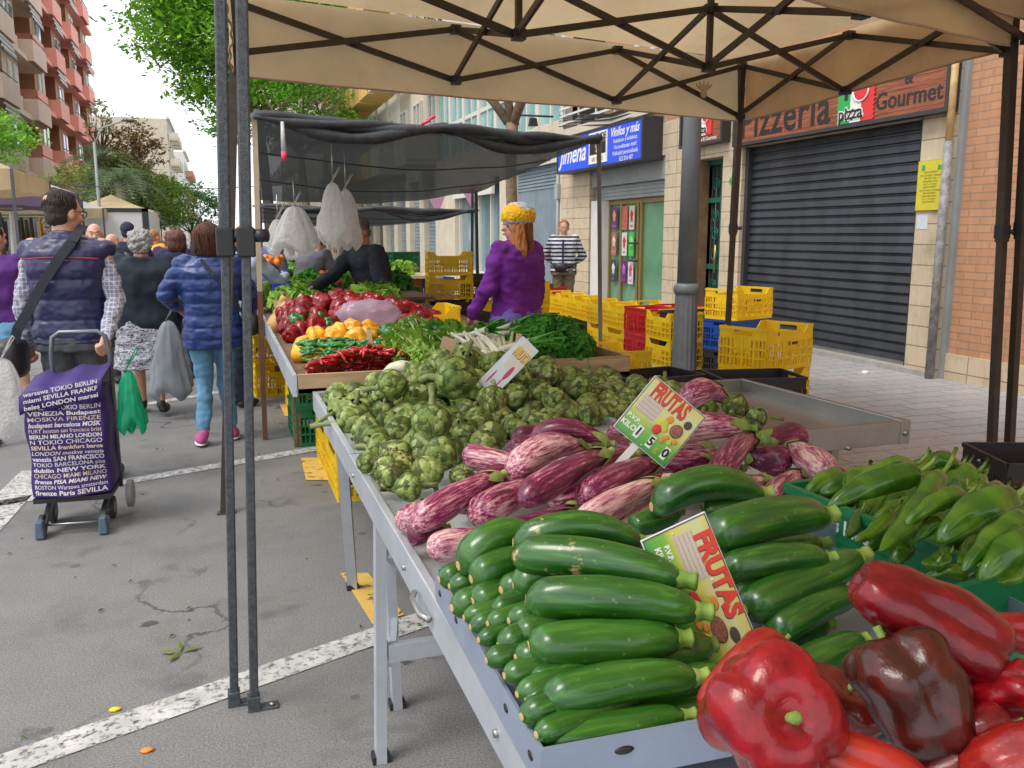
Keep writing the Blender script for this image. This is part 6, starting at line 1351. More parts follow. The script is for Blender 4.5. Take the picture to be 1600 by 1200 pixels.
    if bottom:
        kind = bottom.get('kind', 'trousers'); b = MB(); inf = bottom.get('infl', .014); c = sp(.54*h)
        loft(b, [(0, 0, .475*h, .100*h*bw+inf, .074*h*bw+inf), (0, 0, .52*h, .102*h*bw+inf, .074*h*bw+inf), (0, 0, .575*h, .094*h*bw+inf*.5, .066*h*bw+inf*.5)])
        if kind == 'skirt': loft(b, [(0, 0, bottom.get('hem', .27)*h, .125*h*bw, .10*h*bw), (0, 0, .40*h, .115*h*bw, .09*h*bw), (0, 0, .50*h, .104*h*bw+inf, .075*h*bw+inf)])
        else:
            for s_ in (-1, 1):
                hp_, kn, an = Lg[s_]; e = bottom.get('end', 1)
                cap(b, hp_, .080*k*bw**.5+inf, kn if e > .5 else hp_.lerp(kn, e*2), (.052 if e > .5 else .072)*k+inf)
                if e > .5: cap(b, kn, .052*k+inf, kn.lerp(an, (e-.5)*2), .040*k+inf*bottom.get('cuff', 1.0))
        meshobj(bottom.get('name', kind), fuse(b, vox, bottom['mat'], 'garment', 3, bottom.get('disp', fold(.009, 10, 1.3, 7))), t_)
    if shoes:
        for s_ in (-1, 1):
            an = Lg[s_][2]; b = MB(); f = an+Vector((s_*.012, 0, -.030*k)); 
            b.ell(f+Vector((s_*.008, .06*k, -.008*k)), (.047*k, .122*k, .040*k), 0, 16, 10); cap(b, an+Vector((0, -.005, .01)), .042*k, f+Vector((0, -.015*k, .0)), .04*k)
            so_ = meshobj('shoe', fuse(b, vox*.7, shoes[0], 'shoe', 2), t_)
            if len(shoes) > 1: MB().ell(f+Vector((s_*.008, .055*k, -.040*k)), (.05*k, .125*k, .012*k), 0, 18, 6).build('sole', shoes[1], so_)
    return t_, A, hp
def plaid():
    t = NT('plaid_shirt'); c = t.coord('Object'); s_ = t.n('ShaderNodeSeparateXYZ'); t.l(c, s_.inputs[0]); k = (.085, .09, .17)
    for ax, fr in ((2, 42), (0, 42), (1, 42)):
        w = t.math('FRACT', t.math('MULTIPLY', t.math('ADD', s_.outputs[ax], t.math('MULTIPLY', t.noise(c, 4, 2), .012)), fr)); ln = t.thr(t.math('ABSOLUTE', t.math('SUBTRACT', w, .5)), .36, .42)
        k = t.mix(t.math('MULTIPLY', ln, .62), k, (.62, .60, .66))
    return t.bsdf(t.mix(.30, k, (.42, .42, .50)), .85, normal=t.bump(t.noise(c, 300, 2), .2, .003))
def striped(c1, c2, fr, name='striped_knit', ax=2, duty=.5):
    t = NT(name); c = t.coord('Object'); s_ = t.n('ShaderNodeSeparateXYZ'); t.l(c, s_.inputs[0]); w = t.math('FRACT', t.math('MULTIPLY', s_.outputs[ax], fr)); return t.bsdf(t.mix(t.thr(w, duty-.03, duty+.03), c1, c2), .85, normal=t.bump(t.noise(c, 250, 2), .2, .003))
navyq = mat('navy_quilt', (.018, .018, .075), .42, .2, 6, .2, 60, coat=.05); blueq = mat('blue_quilt', (.012, .035, .16), .40, .2, 6, .2, 60, coat=.1); purple = cloth('purple_cloth', (.085, .015, .16)); purple2 = cloth('violet_fleece', (.13, .012, .23))
blackc = cloth('black_cloth', (.018, .022, .032)); teal = cloth('dark_teal_knit', (.008, .016, .028)); greyt = cloth('grey_trousers', (.075, .08, .085)); jeans = cloth('light_jeans', (.11, .26, .42), .2); denim = cloth('denim_shorts', (.12, .28, .45), .2); khaki = cloth('khaki_trousers', (.17, .135, .08)); lilac = cloth('lilac_trousers', (.13, .10, .38)); navyt = cloth('navy_trousers', (.012, .014, .04))
lightb = cloth('light_blue_shirt', (.42, .52, .68)); yelj = cloth('mustard_jacket', (.70, .36, .02)); greyh = cloth('grey_hoodie', (.12, .12, .14)); brownc = cloth('brown_cloth', (.10, .06, .04)); redc = cloth('red_cloth', (.5, .02, .03))
h_dark = hairmat('dark_hair', (.035, .022, .018)); h_grey = hairmat('grey_hair', (.38, .37, .35)); h_brown = hairmat('brown_hair', (.10, .035, .02)); h_gin = hairmat('auburn_hair', (.42, .15, .045)); h_blond = hairmat('short_fair_hair', (.38, .18, .07)); h_salt = hairmat('salt_hair', (.16, .12, .10))
pink_s = flat('pink_trainer', (.45, .08, .24)); wsole = flat('white_sole', (.7, .66, .66)); blk = m_black
def at0(x, y): p = AZ(x, y, 0); return (p.x, p.y, 0)
# --- man with the cart (seen from behind)
mx, my = -.84, 5.60
o_, A_, hp_ = person('man in a navy quilted vest and checked shirt pulling the patterned shopping cart', (mx, my, 0), -.12, 1.755, head=(-.75, .1), build=1.07,
    arms={1: ((.255, -.05, 1.12), (.235, -.24, .93)), -1: ((-.27, .02, 1.10), (-.28, .08, .86))}, top=dict(mat=navyq, infl=.028, z0=.50, sleevemat=plaid(), sinfl=.013, sleeve=1, disp=quilt(.013, .115, .02), collar=.035, name='quilted_vest'),
    bottom=dict(mat=greyt, infl=.022), shoes=(m_dark,), strands=420, hair=('crop', h_dark), vox=.0085, curl=.9, belly=.03, legs={-1: ((-.10, .03, .49), (-.11, -.03, .08)), 1: ((.10, .08, .50), (.10, .12, .08))})
MB().ell(hp_(0, -.085, .06), (.038, .03, .035)).build('bald_spot', m_skin, o_)
b = MB(); pg = [hp_(.085, -.0, .008), hp_(.085, .05, .012), hp_(.07, .088, .012)]; b.tube(pg, .003, 6); b.tube([hp_(-.085, -.0, .008), hp_(-.085, .05, .012), hp_(-.07, .088, .012)], .003, 6)
for s_ in (-1, 1): b.tube([hp_(s_*.034+.026*math.cos(a), .095, .006+.018*math.sin(a)) for a in np.linspace(0, 6.3, 14)], .003, 6)
b.build('glasses', m_dark, o_)
b = MB(); b.tube([(x, -.105-.05*math.cos(x*4), 1.352+.02*math.cos(x*5)) for x in np.linspace(-.2, .2, 14)], .004, 6); b.build('red_piping', flat('red_piping_thread', (.35, .02, .06)), o_)
# strap + shoulder bag
sb = thing('shoulder_bag', 'black bag on a wide strap at the hip of the man in the vest', 'bag', (mx, my, 0), -.12)
pts = [(.10, -.02, 1.55), (.07, -.145, 1.46), (.0, -.185, 1.36), (-.09, -.20, 1.22), (-.17, -.205, 1.08), (-.235, -.20, .98), (-.27, -.17, .90)]
b = MB(); [b.bar(pts[i], pts[i+1], .052, .008, up=(0, -1, .1)) for i in range(len(pts)-1)]; b.build('strap', blackc, sb)
b = MB(); b.ell((-.315, -.10, .80), (.095, .17, .15), 0, 24, 16, fn=lambda v: 1/(max(abs(v.x), abs(v.y), abs(v.z))**.5)*.8); b.build('pouch', m_black, sb); MB().tube([(-.41, -.16, .86), (-.40, .0, .87)], .006).build('zip', m_steel, sb)
# --- shopping cart with city names
cx, cy = -.77, 4.86
ct = thing('shopping_cart', 'purple fabric shopping trolley printed with white city names on small black wheels', 'shopping cart', (cx, cy, 0), -.06)
m_cart = mat('purple_cart_fabric', (.032, .014, .13), .6, .15, 6, .15, 200); m_ctxt = flat('cart_print_white', (.70, .66, .66)); m_ctx2 = flat('cart_print_beige', (.68, .54, .42))
def cwr(x, z): return .012*math.sin(x*17+z*9)+.010*mnoise.noise(Vector((x*7, z*6, 3)))+.012*math.sin(z*14+x*5)
CWd = .178; z0c, z1c = .20, .735; b = MB(); N1 = 30
front = [[(x*(1+.03*math.sin(j*.4))*CWd, -.15-cwr(x*CWd, z0c+(z1c-z0c)*j/N1)-.03*(1-x*x), z0c+(z1c-z0c)*j/N1) for x in np.linspace(-1, 1, 25)] for j in range(N1+1)]
back = [[(p[0], .14, p[2]) for p in reversed(r_)] for r_ in front]; loop = [a+c+[a[0]] for a, c in zip(front, back)]; b.grid(loop); b.grid([loop[-1][:25], list(reversed(loop[-1][25:50]))]); b.grid([loop[0][:25], list(reversed(loop[0][25:50]))]); b.build('bag_body', m_cart, ct)
flap = MB(); flap.grid([[(x*(CWd+.012)+.0*j, -.19+.012*math.sin(x*9+j)-.0*j+(.33*(j-3)/5 if j > 3 else 0), (.665+.03*x+.012*math.sin(x*7))+(.03*j if j <= 3 else .09+.01*(j-3))) for x in np.linspace(-1, 1, 21)] for j in range(9)]); flap = flap.build('flap', m_cart, ct); flap.data = solid(flap.data, .006)
lines = ['LONDON TOKIO BERLIN', 'VENEZIA Budapest', 'MOSKVA FIRENZE', 'budapest barcelona MOSK', 'FURT boston san francisco brist', 'BERLIN MILANO LONDON', 'N TOKIO CHICAGO', 'SEVILLA frankfurt barce', 'LONDON moskva venezia', 'venezia SAN FRANCISCO', 'TOKIO BARCELONA pisa', 'dublin NEW YORK', 'CHICAGO MIAMI MILANO', 'firenze PISA MIAMI NEW', 'BOSTON Warsawa amsterdam', 'firenze Paris SEVILLA']
for i, s_ in enumerate(lines):
    z = .655-i*.0290; me = textmesh(s_, .031 if i % 3 else .035, .0, .0008 if i % 2 else .0001, .25 if i % 5 == 3 else 0); xs = [v.co.x for v in me.vertices]; f = (CWd*1.86)/(max(xs)-min(xs)); m0 = (max(xs)+min(xs))/2
    for v in me.vertices:
        x = (v.co.x-m0)*f; zz = z+v.co.y*(.92); v.co = (x, -.15-cwr(x, zz)-.03*(1-(x/CWd)**2)-.0035, zz)
    me.materials.append(m_ctx2 if i in (2, 4, 7, 12) else m_ctxt); meshobj('printed_names', me, ct)
for i, (s_, z) in enumerate((('warsawa TOKIO BERLIN', .755), ('miami SEVILLA FRANKF', .722), ('beles LONDON marsei', .688))):
    me = textmesh(s_, .031, 0, .0005); xs = [v.co.x for v in me.vertices]; f = .335/(max(xs)-min(xs)); m0 = (max(xs)+min(xs))/2
    for v in me.vertices: x = (v.co.x-m0)*f; v.co = (x, -.2045+.012*0, z+v.co.y+.03*x/CWd)
    me.materials.append(m_ctxt); meshobj('printed_names', me, ct)
b = MB(); b.tube([(-.10, .13, .15), (-.10, .11, .88), (-.085, .10, .975), (-.05, .10, 1.0), (.13, .10, 1.0), (.165, .10, .975), (.18, .11, .88), (.18, .13, .15)], .012, 8); b.build('handle_frame', mat('grey_tube', (.16, .18, .20), .35, .1, metal=.6), ct)
b = MB(); b.bx((-.18, -.16, .165), (.18, .15, .19)); b.build('base_frame', m_black, ct)
for s_ in (-1, 1):
    MB().bar((s_*.14, .10, .17), (s_*.13, -.20, .06), .022, .035).build('strut', m_pole, ct)
    for y, z, r in ((-.17, .055, .055), (.05, .06, .06)):
        w = MB(); w.tube([(s_*.145-.012, y, z), (s_*.145+.012, y, z)], r, 20, smooth=False); w = w.build('wheel', m_dark, ct, bevel=.004); MB().tube([(s_*.145-.016, y, z), (s_*.145+.016, y, z)], r*.5, 16).build('hub', m_grey, w)
    MB().box((s_*.145, -.215, .05), (.045, .06, .09), taper=.8).build('fender', mat('blue_grey_plastic', (.08, .12, .17), .5), ct, bevel=.008)
w = MB(); w.tube([(.215, .10, .115), (.245, .10, .115)], .075, 24, smooth=False); w = w.build('wheel', m_grey, ct, bevel=.006); MB().tube([(-.16, -.17, .055), (.16, -.17, .055)], .006).build('axle', m_steel, ct)
gb = hang_bag('plastic_bag', 'green knotted plastic bag hanging from the shopping trolley handle', AY(200, 578, 4.74), .07, .30, 9, 0, NT('green_film').bsdf((.01, .42, .20), .3, spec=.5, trans=.35))
# --- others walking away
person('woman with curly grey hair in a dark knit and patterned skirt carrying a grey bag', (-.62, 7.75, 0), -.05, 1.55, build=1.38, head=(.1, .12), arms={1: ((.34, .02, .95), (.36, .05, .68)), -1: ((-.34, .02, .95), (-.33, .1, .72))},
    top=dict(mat=teal, infl=.035, z0=.44, disp=fold(.014, 6, 1)), bottom=dict(kind='skirt', mat=(lambda t: t.bsdf(t.ramp(t.noise(t.coord('Object', (1, 1, 3)), 26, 3, .7, 1.5), [(.45, (.03, .035, .05)), (.5, (.45, .46, .50))]), .8))(NT('patterned_skirt')), hem=.26), shoes=(m_black,), hair=('curly', h_grey), face=False, vox=.010, legs={-1: ((-.08, .05, .42), (-.08, .10, .08)), 1: ((.09, -.05, .42), (.09, -.12, .10))})
hang_bag('shopping_bag', 'grey cloth shopping bag carried by the grey haired woman', AY(262, 500, 7.45), .17, .62, 4.4, 0, cloth('grey_bag_cloth', (.22, .24, .26)), True)
person('woman in a blue quilted jacket and light jeans with pink trainers and a bob', (-.08, 6.55, 0), .05, 1.58, build=1.12, head=(-.1, .05), arms={-1: ((-.30, .06, 1.08), (-.22, .22, .98)), 1: ((.27, .04, 1.05), (.26, .16, .86))},
    top=dict(mat=blueq, infl=.034, z0=.44, disp=quilt(.012, .085), collar=.05, name='quilted_jacket'), bottom=dict(mat=jeans, infl=.014, end=.93, cuff=.7), shoes=(pink_s, wsole), strands=420, hair=('bob', h_brown), face=False, vox=.009, legs={-1: ((-.085, .0, .44), (-.11, -.12, .085)), 1: ((.07, .06, .45), (.085, .03, .08))})
st = T(MB().build('strap', blackc), 'thin bag strap across the back of the blue jacket', 'bag') if 0 else None
stp = thing('shoulder_bag', 'shoulder strap and small black bag worn across the blue quilted jacket', 'bag', (-.08, 6.55, 0), .05); b = MB(); pts = [(-.06, -.12, 1.33), (.02, -.175, 1.22), (.13, -.18, 1.06), (.20, -.15, .95)]; [b.bar(pts[i], pts[i+1], .022, .006, up=(0, -1, 0)) for i in range(3)]; b.build('strap', blackc, stp); MB().ell((.27, -.03, .86), (.06, .1, .09)).build('pouch', m_black, stp)
person('woman in a purple top and denim shorts at the left edge, hair in a bun', (-1.50, 6.9, 0), -.3, 1.60, build=1.12, head=(-.4, .1), top=dict(mat=purple, infl=.02, z0=.54, sleeve=.3), bottom=dict(kind='shorts', mat=denim, end=.2, infl=.02), shoes=None, strands=420, hair=('bun', h_dark), skin=m_skin, face=False, legs={-1: ((-.10, .0, .44), (-.12, -.1, .07)), 1: ((.12, .0, .45), (.30, .05, .07))})
for i, (dx, dy) in enumerate(((.30, .05), (-.12, -.1))): q = Vector((-1.50, 6.9, 0))+Matrix.Rotation(-.3, 3, 'Z') @ Vector((dx, dy+.05, .02)); T(MB().box((0, 0, 0), (.09, .27, .025)).tube([(-.04, .03, .01), (-.03, .03, .05), (.03, .03, .05), (.04, .03, .01)], .012, 6, sy=2).build('flip_flop', m_black, loc=(0, 0, 0), bevel=.01), ['right', 'left'][i]+' black flip flop under the foot of the woman in denim shorts', 'flip flop').location = q; 
hang_bag('plastic_bag', 'clear plastic bag held at the left edge beside the denim shorts', AZ(6, 560, .85), .10, .4, 2.2, 0)
person('child with short brown hair looking back from behind the purple top', (-1.80, 8.1, 0), math.pi*.9, 1.42, head=(.2, .0), top=dict(mat=cloth('lime_shirt', (.45, .6, .25)), infl=.02), bottom=dict(mat=greyt), shoes=(m_dark,), hair=('short', h_brown), vox=.011)
person('person with brown hair hidden behind the vest of the cart man', (-1.33, 8.4, 0), 0, 1.68, build=1.1, top=dict(mat=brownc), bottom=dict(mat=greyt), shoes=(m_dark,), hair=('curly', h_salt), face=False, vox=.012)
person('bald man in a dark quilted jacket and sunglasses walking towards the camera', (-1.18, 9.6, 0), math.pi+.1, 1.62, build=1.15, top=dict(mat=cloth('dark_slate_quilt', (.04, .05, .07)), infl=.03, disp=quilt(.01, .09)), bottom=dict(mat=greyt), shoes=(m_dark,), hair=None, vox=.011)
gl = AY(165, 380, 9.45); T(MB().box((-.035, 0, 0), (.055, .01, .035)).box((.035, 0, 0), (.055, .01, .035)).tube([(-.02, 0, .008), (.02, 0, .008)], .004).build('sunglasses', m_black), 'dark sunglasses worn by the bald man', 'sunglasses').location = gl
person('person with pale bald head just behind the bald man', (-1.15, 10.8, 0), math.pi*.8, 1.52, build=1.1, top=dict(mat=greyh), bottom=dict(mat=navyt), shoes=(m_dark,), vox=.014)
person('person in a navy cap beyond the grey haired woman', (-1.05, 11.5, 0), 0, 1.66, build=1.1, top=dict(mat=navyt), bottom=dict(mat=navyt), shoes=(m_dark,), hair=('short', cloth('navy_cap', (.02, .025, .06))), face=False, vox=.014)
person('woman in a mustard yellow jacket walking in the crowd', (-.95, 14.4, 0), -.9, 1.58, build=1.1, top=dict(mat=yelj, infl=.03), bottom=dict(mat=greyt), shoes=(m_dark,), hair=('short', h_gin), vox=.013)
person('brown haired person in dark violet beside the mustard jacket', (-.62, 12.4, 0), .1, 1.55, build=1.15, top=dict(mat=cloth('dark_violet', (.04, .015, .10)), infl=.03), bottom=dict(mat=navyt), shoes=(m_dark,), hair=('short', h_brown), face=False, vox=.013)
person('person in a brown coat left of the mustard jacket', (-1.5, 16.5, 0), math.pi, 1.55, top=dict(mat=brownc), bottom=dict(mat=greyt), shoes=(m_dark,), hair=('bob', h_brown), vox=.014)
person('person in dark navy close behind the blue quilted jacket', (-.42, 9.6, 0), 0, 1.55, build=1.1, top=dict(mat=cloth('navy_knit', (.015, .015, .06)), infl=.025), bottom=dict(mat=navyt), shoes=(m_dark,), hair=('bob', h_brown), face=False, vox=.013)
crowd_c = [redc, greyh, lightb, blackc, yelj, brownc, cloth('white_shirt', (.6, .6, .58)), purple]
for i in range(14):
    x, y = rnd.uniform(-3.2, .1), rnd.uniform(16, 34); mm = rnd.choice(crowd_c)
    person('small figure in the distant market crowd, %s top' % {'red_cloth': 'red', 'grey_hoodie': 'grey', 'light_blue_shirt': 'light blue', 'black_cloth': 'black', 'mustard_jacket': 'mustard', 'brown_cloth': 'brown', 'white_shirt': 'white', 'purple_cloth': 'purple'}[mm.name], (x, y, 0), rnd.uniform(0, 6), rnd.uniform(1.5, 1.75), top=dict(mat=mm), bottom=dict(mat=rnd.choice((navyt, greyt))), shoes=(m_dark,), hair=('short', rnd.choice((h_dark, h_brown, h_grey))), face=False, vox=.022, group='people far down the street')
# customer behind the poles, and woman's legs
person('customer in a pale blue shirt and navy trousers reaching over the far stall, auburn hair', (.06, 7.9, 0), -.9, 1.60, bend=.35, build=1.05, head=(-.1, .35), arms={1: ((.16, .42, 1.08), (.02, .62, 1.12)), -1: ((-.22, .28, 1.02), (-.2, .45, 1.0))}, top=dict(mat=lightb, infl=.022, name='shirt'), bottom=dict(mat=navyt, infl=.02), shoes=(m_dark,), strands=420, hair=('bob', h_gin), vox=.0105, face=False)
T(MB().box((0, 0, 0), (.16, .03, .11)).build('wallet', flat('cobalt_wallet', (.01, .03, .30), .4), bevel=.01), 'cobalt blue purse held between customer and seller', 'purse').location = AY(441, 452, 7.6)
# seller in black leaning over
person('stall seller in a black jacket leaning forward with one arm reached out', (1.36, 8.05, 0), math.pi*.62, 1.66, bend=.24, build=1.18, head=(.15, .5), arms={1: ((.10, .42, 1.12), (-.10, .72, 1.03)), -1: ((-.36, .16, .98), (-.34, .22, .74))}, top=dict(mat=blackc, infl=.028, z0=.50, name='jacket'), bottom=dict(mat=brownc, infl=.02), shoes=(m_dark,), strands=420, hair=('crop', h_salt), skin=m_skind, vox=.0105)
person('person in a grey hoodie bending over the farther stall', (.95, 10.9, 0), -.8, 1.58, bend=.55, build=1.15, head=(0, .5), top=dict(mat=greyh, infl=.03), bottom=dict(mat=navyt), shoes=(m_dark,), hair=('short', h_dark), vox=.013, face=False)
person('person in a slate blue top with a red scarf at the farther stall', (.45, 11.4, 0), -.7, 1.6, bend=.4, build=1.1, head=(0, .4), top=dict(mat=cloth('slate_blue', (.06, .09, .2)), infl=.03), bottom=dict(mat=navyt), shoes=(m_dark,), hair=('short', h_dark), vox=.013, face=False)
# woman in purple with beanie
wx, wy = 2.02, 5.95
pu, A_, hp_ = person('stallholder woman in a violet fleece and knitted beanie standing by the leafy greens', (wx, wy, 0), math.pi*.30-math.pi/2+math.pi*.35, 1.70, build=1.08, lean=.0, head=(.35, .05), arms={-1: ((-.25, .03, 1.13), (-.25, .20, .93)), 1: ((.24, .02, 1.1), (.25, .1, .85))}, top=dict(mat=purple2, infl=.024, z0=.46, collar=.02, disp=fold(.014, 8, 1.4), name='fleece'), bottom=dict(mat=lilac, infl=.03), shoes=(m_dark,), strands=420, hair=('long', h_gin), vox=.0085, curl=.9)
b = MB(); b.ell(hp_(0, -.025, .06), (.118, .128, .098), 0, 26, 16); pb_ = fuse(b, .007, [mat('yellow_knit', (.75, .42, .015), .9, .2, 30, .5, 120), mat('grey_knit', (.42, .43, .46), .9, .25, 60, .5, 120)], 'beanie', 2, fold(.006, 60, 1))
hz = hp_(0, 0, .0).z
for pl in pb_.polygons: z = pl.center.z-hz; pl.material_index = 1 if z < .025 or (z > .105 and pl.center.x > hp_(0, 0, 0).x-.05) else 0
meshobj('beanie', pb_, pu); MB().ell(hp_(.085, -.08, .10), (.03, .03, .03), 0, 14, 10, fn=lambda v: 1+.2*mnoise.noise(v*6)).build('pompom', bpy.data.materials['yellow_knit'], pu)
LKp = AY(765, 520, 4.95); place(lk, frame_to(AD(790, 528, 5.1), AD(730, 548, 4.6), sr=1.1), 'leek held in the hand of the woman in purple')
# striped woman
sw, A_, hp_ = person('woman in a navy and white striped cardigan standing before the garage door, hands behind', (5.05, 12.6, ZP), math.pi-.45, 1.60, build=1.12, head=(.05, .12), arms={-1: ((-.30, -.10, 1.05), (-.12, -.2, .92)), 1: ((.30, -.10, 1.05), (.12, -.2, .92))}, top=dict(mat=striped((.60, .60, .60), (.015, .02, .06), 17), infl=.024, z0=.50, name='cardigan'), bottom=dict(mat=khaki, infl=.022), shoes=(m_dark,), strands=420, hair=('short', h_blond), vox=.0095)
b = MB(); b.bx((-.014, .175, .88), (.014, .185, 1.3)); b.build('button_band', navyt, sw); loftb = MB(); loft(loftb, [(0, 0, .80, .20, .15), (0, 0, .90, .192, .148)]); meshobj('hem_band', fuse(loftb, .012, navyt, 'hem_band', 2), sw)
fb = thing('waist_bag', 'black waist bag worn by the woman in the striped cardigan', 'bag', (5.05, 12.6, ZP), math.pi-.45); MB().ell((.03, .19, .88), (.11, .05, .075)).build('pouch', m_black, fb); MB().tube([(.2*math.cos(a), .155*math.sin(a), .9) for a in np.linspace(0, 6.28, 30)], .012, 6).build('belt', m_black, fb)
# ================= TREES, LEFT SIDE =================
m_bark = mat('bark', (.20, .14, .09), .9, .35, 12, .6, 40)
def leafmat(n_, a, b_): return m_veg(n_, a, b_, .6, 3, 0, 40, trans=.35)
lf1 = leafmat('bright_leaf', (.09, .27, .015), (.30, .60, .06)); lf2 = leafmat('dark_leaf', (.025, .09, .015), (.07, .20, .03)); lf3 = leafmat('olive_leaf', (.17, .22, .05), (.40, .43, .13)); lf4 = leafmat('rusty_leaf', (.22, .14, .04), (.42, .24, .08)); lf5 = leafmat('yellow_green_leaf', (.16, .30, .02), (.42, .55, .07))
def tree(label, base, H, crown, lm, seed, nclump=120, leafs=.16, per=26, trunk=.16, lean=(0, 0), flatc=.5, branches=9, name='street_tree'):
    r_ = random.Random(seed); t_ = thing(name, label, 'tree', base); cx, cy, cz, rx, ry, rz_ = crown; b = MB(); fork = Vector((cx*.35, cy*.35, max(.6, cz-rz_*1.05)))
    b.tube([(0, 0, 0), fork*.5+Vector((.05, .03, 0)), fork], [trunk, trunk*.85, trunk*.7], 9)
    L = MB(); cl = []
    for _ in range(nclump):
        d = Vector((r_.gauss(0, 1), r_.gauss(0, 1), r_.gauss(0, 1))).normalized(); rr = r_.uniform(.35, 1)**.6
        bump = 1+.28*mnoise.noise(d*2.2+Vector((seed, 0, 0))); cl.append(Vector((cx+d.x*rx*rr*bump, cy+d.y*ry*rr*bump, cz+d.z*rz_*rr*bump)))
    for i in range(branches):
        q = cl[i % len(cl)]; m_ = fork.lerp(q, .5)+Vector((r_.uniform(-.2, .2), r_.uniform(-.2, .2), .15*rz_)); b.tube([fork, m_, q], [trunk*.5, trunk*.28, trunk*.08], 6)
        for _ in range(3): q2 = cl[r_.randrange(len(cl))]; b.tube([m_, m_.lerp(q2, .35)+Vector((0, 0, .1)), m_.lerp(q2, .7)], [trunk*.22, trunk*.12, trunk*.04], 5)
    b.build('trunk', m_bark, t_)
    cs = (rx+ry+rz_)/3*.14
    for c in cl:
        c_s = cs*r_.uniform(.6, 1.3)
        for _ in range(per):
            o = Vector((r_.gauss(0, 1), r_.gauss(0, 1), r_.gauss(0, flatc)))*c_s; p = c+o; s_ = leafs*r_.uniform(.5, 1.2); d = Vector((r_.gauss(0, 1), r_.gauss(0, 1), r_.gauss(-.2, .5))).normalized(); u = d.cross(Vector((r_.gauss(0, .4), r_.gauss(0, .4), 1))).normalized()
            L.add([p, p+d*s_*.5+u*s_*.22, p+d*s_, p+d*s_*.5-u*s_*.22], [(0, 1, 2, 3)])
    L.build('crown', lm, t_); return t_
tree('big feathery bright green tree arching over the street behind the tent legs', (2.4, 44, ZP), 17, (-.9, 0, 11.8, 4.9, 5, 5.2), lf1, 3, 460, .36, 100, .3, flatc=.35, branches=16)
tree('bright green tree behind the net awning on the right pavement', (3.6, 38, ZP), 9, (-.6, 0, 6.6, 3.0, 2.5, 1.9), lf1, 4, 90, .24, 60, .2, branches=10)
# bare plane tree
bt = thing('bare_tree', 'pollarded bare plane tree with thick knobbly limbs in front of the upstairs windows', 'tree', (4.2, 12.6, ZP)); b = MB()
b.tube([(0, 0, 0), (.02, 0, 1.2), (-.02, 0, 2.4), (.0, 0, 3.0)], [.10, .085, .085, .10], 12); br = MB(); r_ = random.Random(2)
def limb(p, d, l, r, n): 
    q = p+d*l*.5+Vector((r_.uniform(-.06, .06), r_.uniform(-.06, .06), .03)); e = p+d*l; br.tube([p, q, e], [r, r*.85, r*.7], 8); 
    if n == 0:
        br.ell(e, (r*1.1, r*1.1, r*1.0), 0, 8, 6)
        for _ in range(4): d2 = (d+Vector((r_.gauss(0, .6), r_.gauss(0, .6), .5))).normalized(); br.tube([e, e+d2*.2, e+d2*.42+Vector((0, 0, .05))], [.012, .009, .004], 5)
        return
    for _ in range(2): limb(e, (d+Vector((r_.gauss(0, .45), r_.gauss(0, .45), .25))).normalized(), l*.62, r*.68, n-1)
for d in ((-.75, .1, .8), (-.25, -.3, 1), (.35, .2, 1), (.15, -.5, .9)): limb(Vector((0, 0, 2.95)), Vector(d).normalized(), .95, .075, 2)
b.build('trunk', m_bark, bt); br.build('branches', m_bark, bt)
# left side trees
tree('round dark green clipped tree on the left above the tents', (-6.2, 27, .12), 5, (0, 0, 3.9, 1.6, 1.5, 1.0), lf1, 11, 80, .16, 70, .08)
tree('small light green tree growing at the left edge', (-6.6, 20, .12), 6, (-.4, 0, 4.4, .9, 1, 1.2), lf5, 12, 34, .14, 40, .05)
tree('small light green tree between the left edge and the pink building', (-6.0, 24, .12), 5, (0, 0, 4.2, .8, .8, .7), lf5, 13, 30, .13, 40, .05)
tree('olive green bushy tree past the pink building', (-4.5, 45, .12), 6, (0, 0, 3.4, 1.5, 2.0, 1.8), lf3, 14, 130, .26, 60, .15)
tree('sparse tall tree with thin branches against the sky', (-5.5, 50, .12), 9, (0, 0, 6.9, 1.0, 1, 1.3), lf3, 15, 22, .22, 22, .12)
tree('rusty brown leaved tree beside the sparse one', (-4.0, 50, .12), 8, (0, 0, 5.6, 1.4, 1.4, 1.6), lf4, 16, 90, .24, 34, .13)
tree('yellow green bushy tree low in the middle of the left greenery', (-5.2, 40, .12), 5, (0, 0, 2.9, 1.7, 1.7, 1.3), lf3, 17, 70, .2, 50, .1)
tree('bright yellow green tree nearest the street vanishing point', (-3.2, 46, .12), 5, (0, 0, 3.0, 2.2, 2, 1.4), lf5, 18, 90, .2, 55, .1)
tree('bright green tree behind the yellow green one', (-3.8, 56, .12), 6, (0, 0, 3.2, 2.2, 2.4, 1.8), lf5, 19, 110, .28, 50, .14)
tree('dark green tree low on the horizon in the middle', (-2.6, 90, .12), 6, (0, 0, 4.0, 4, 3, 2.4), lf2, 20, 90, .4, 50, .15)
tree('tall olive tree filling the gap between pink block and palm', (-5.6, 62, .12), 7, (0, 0, 4.0, 2.4, 2.5, 2.2), lf3, 24, 120, .34, 55, .18)
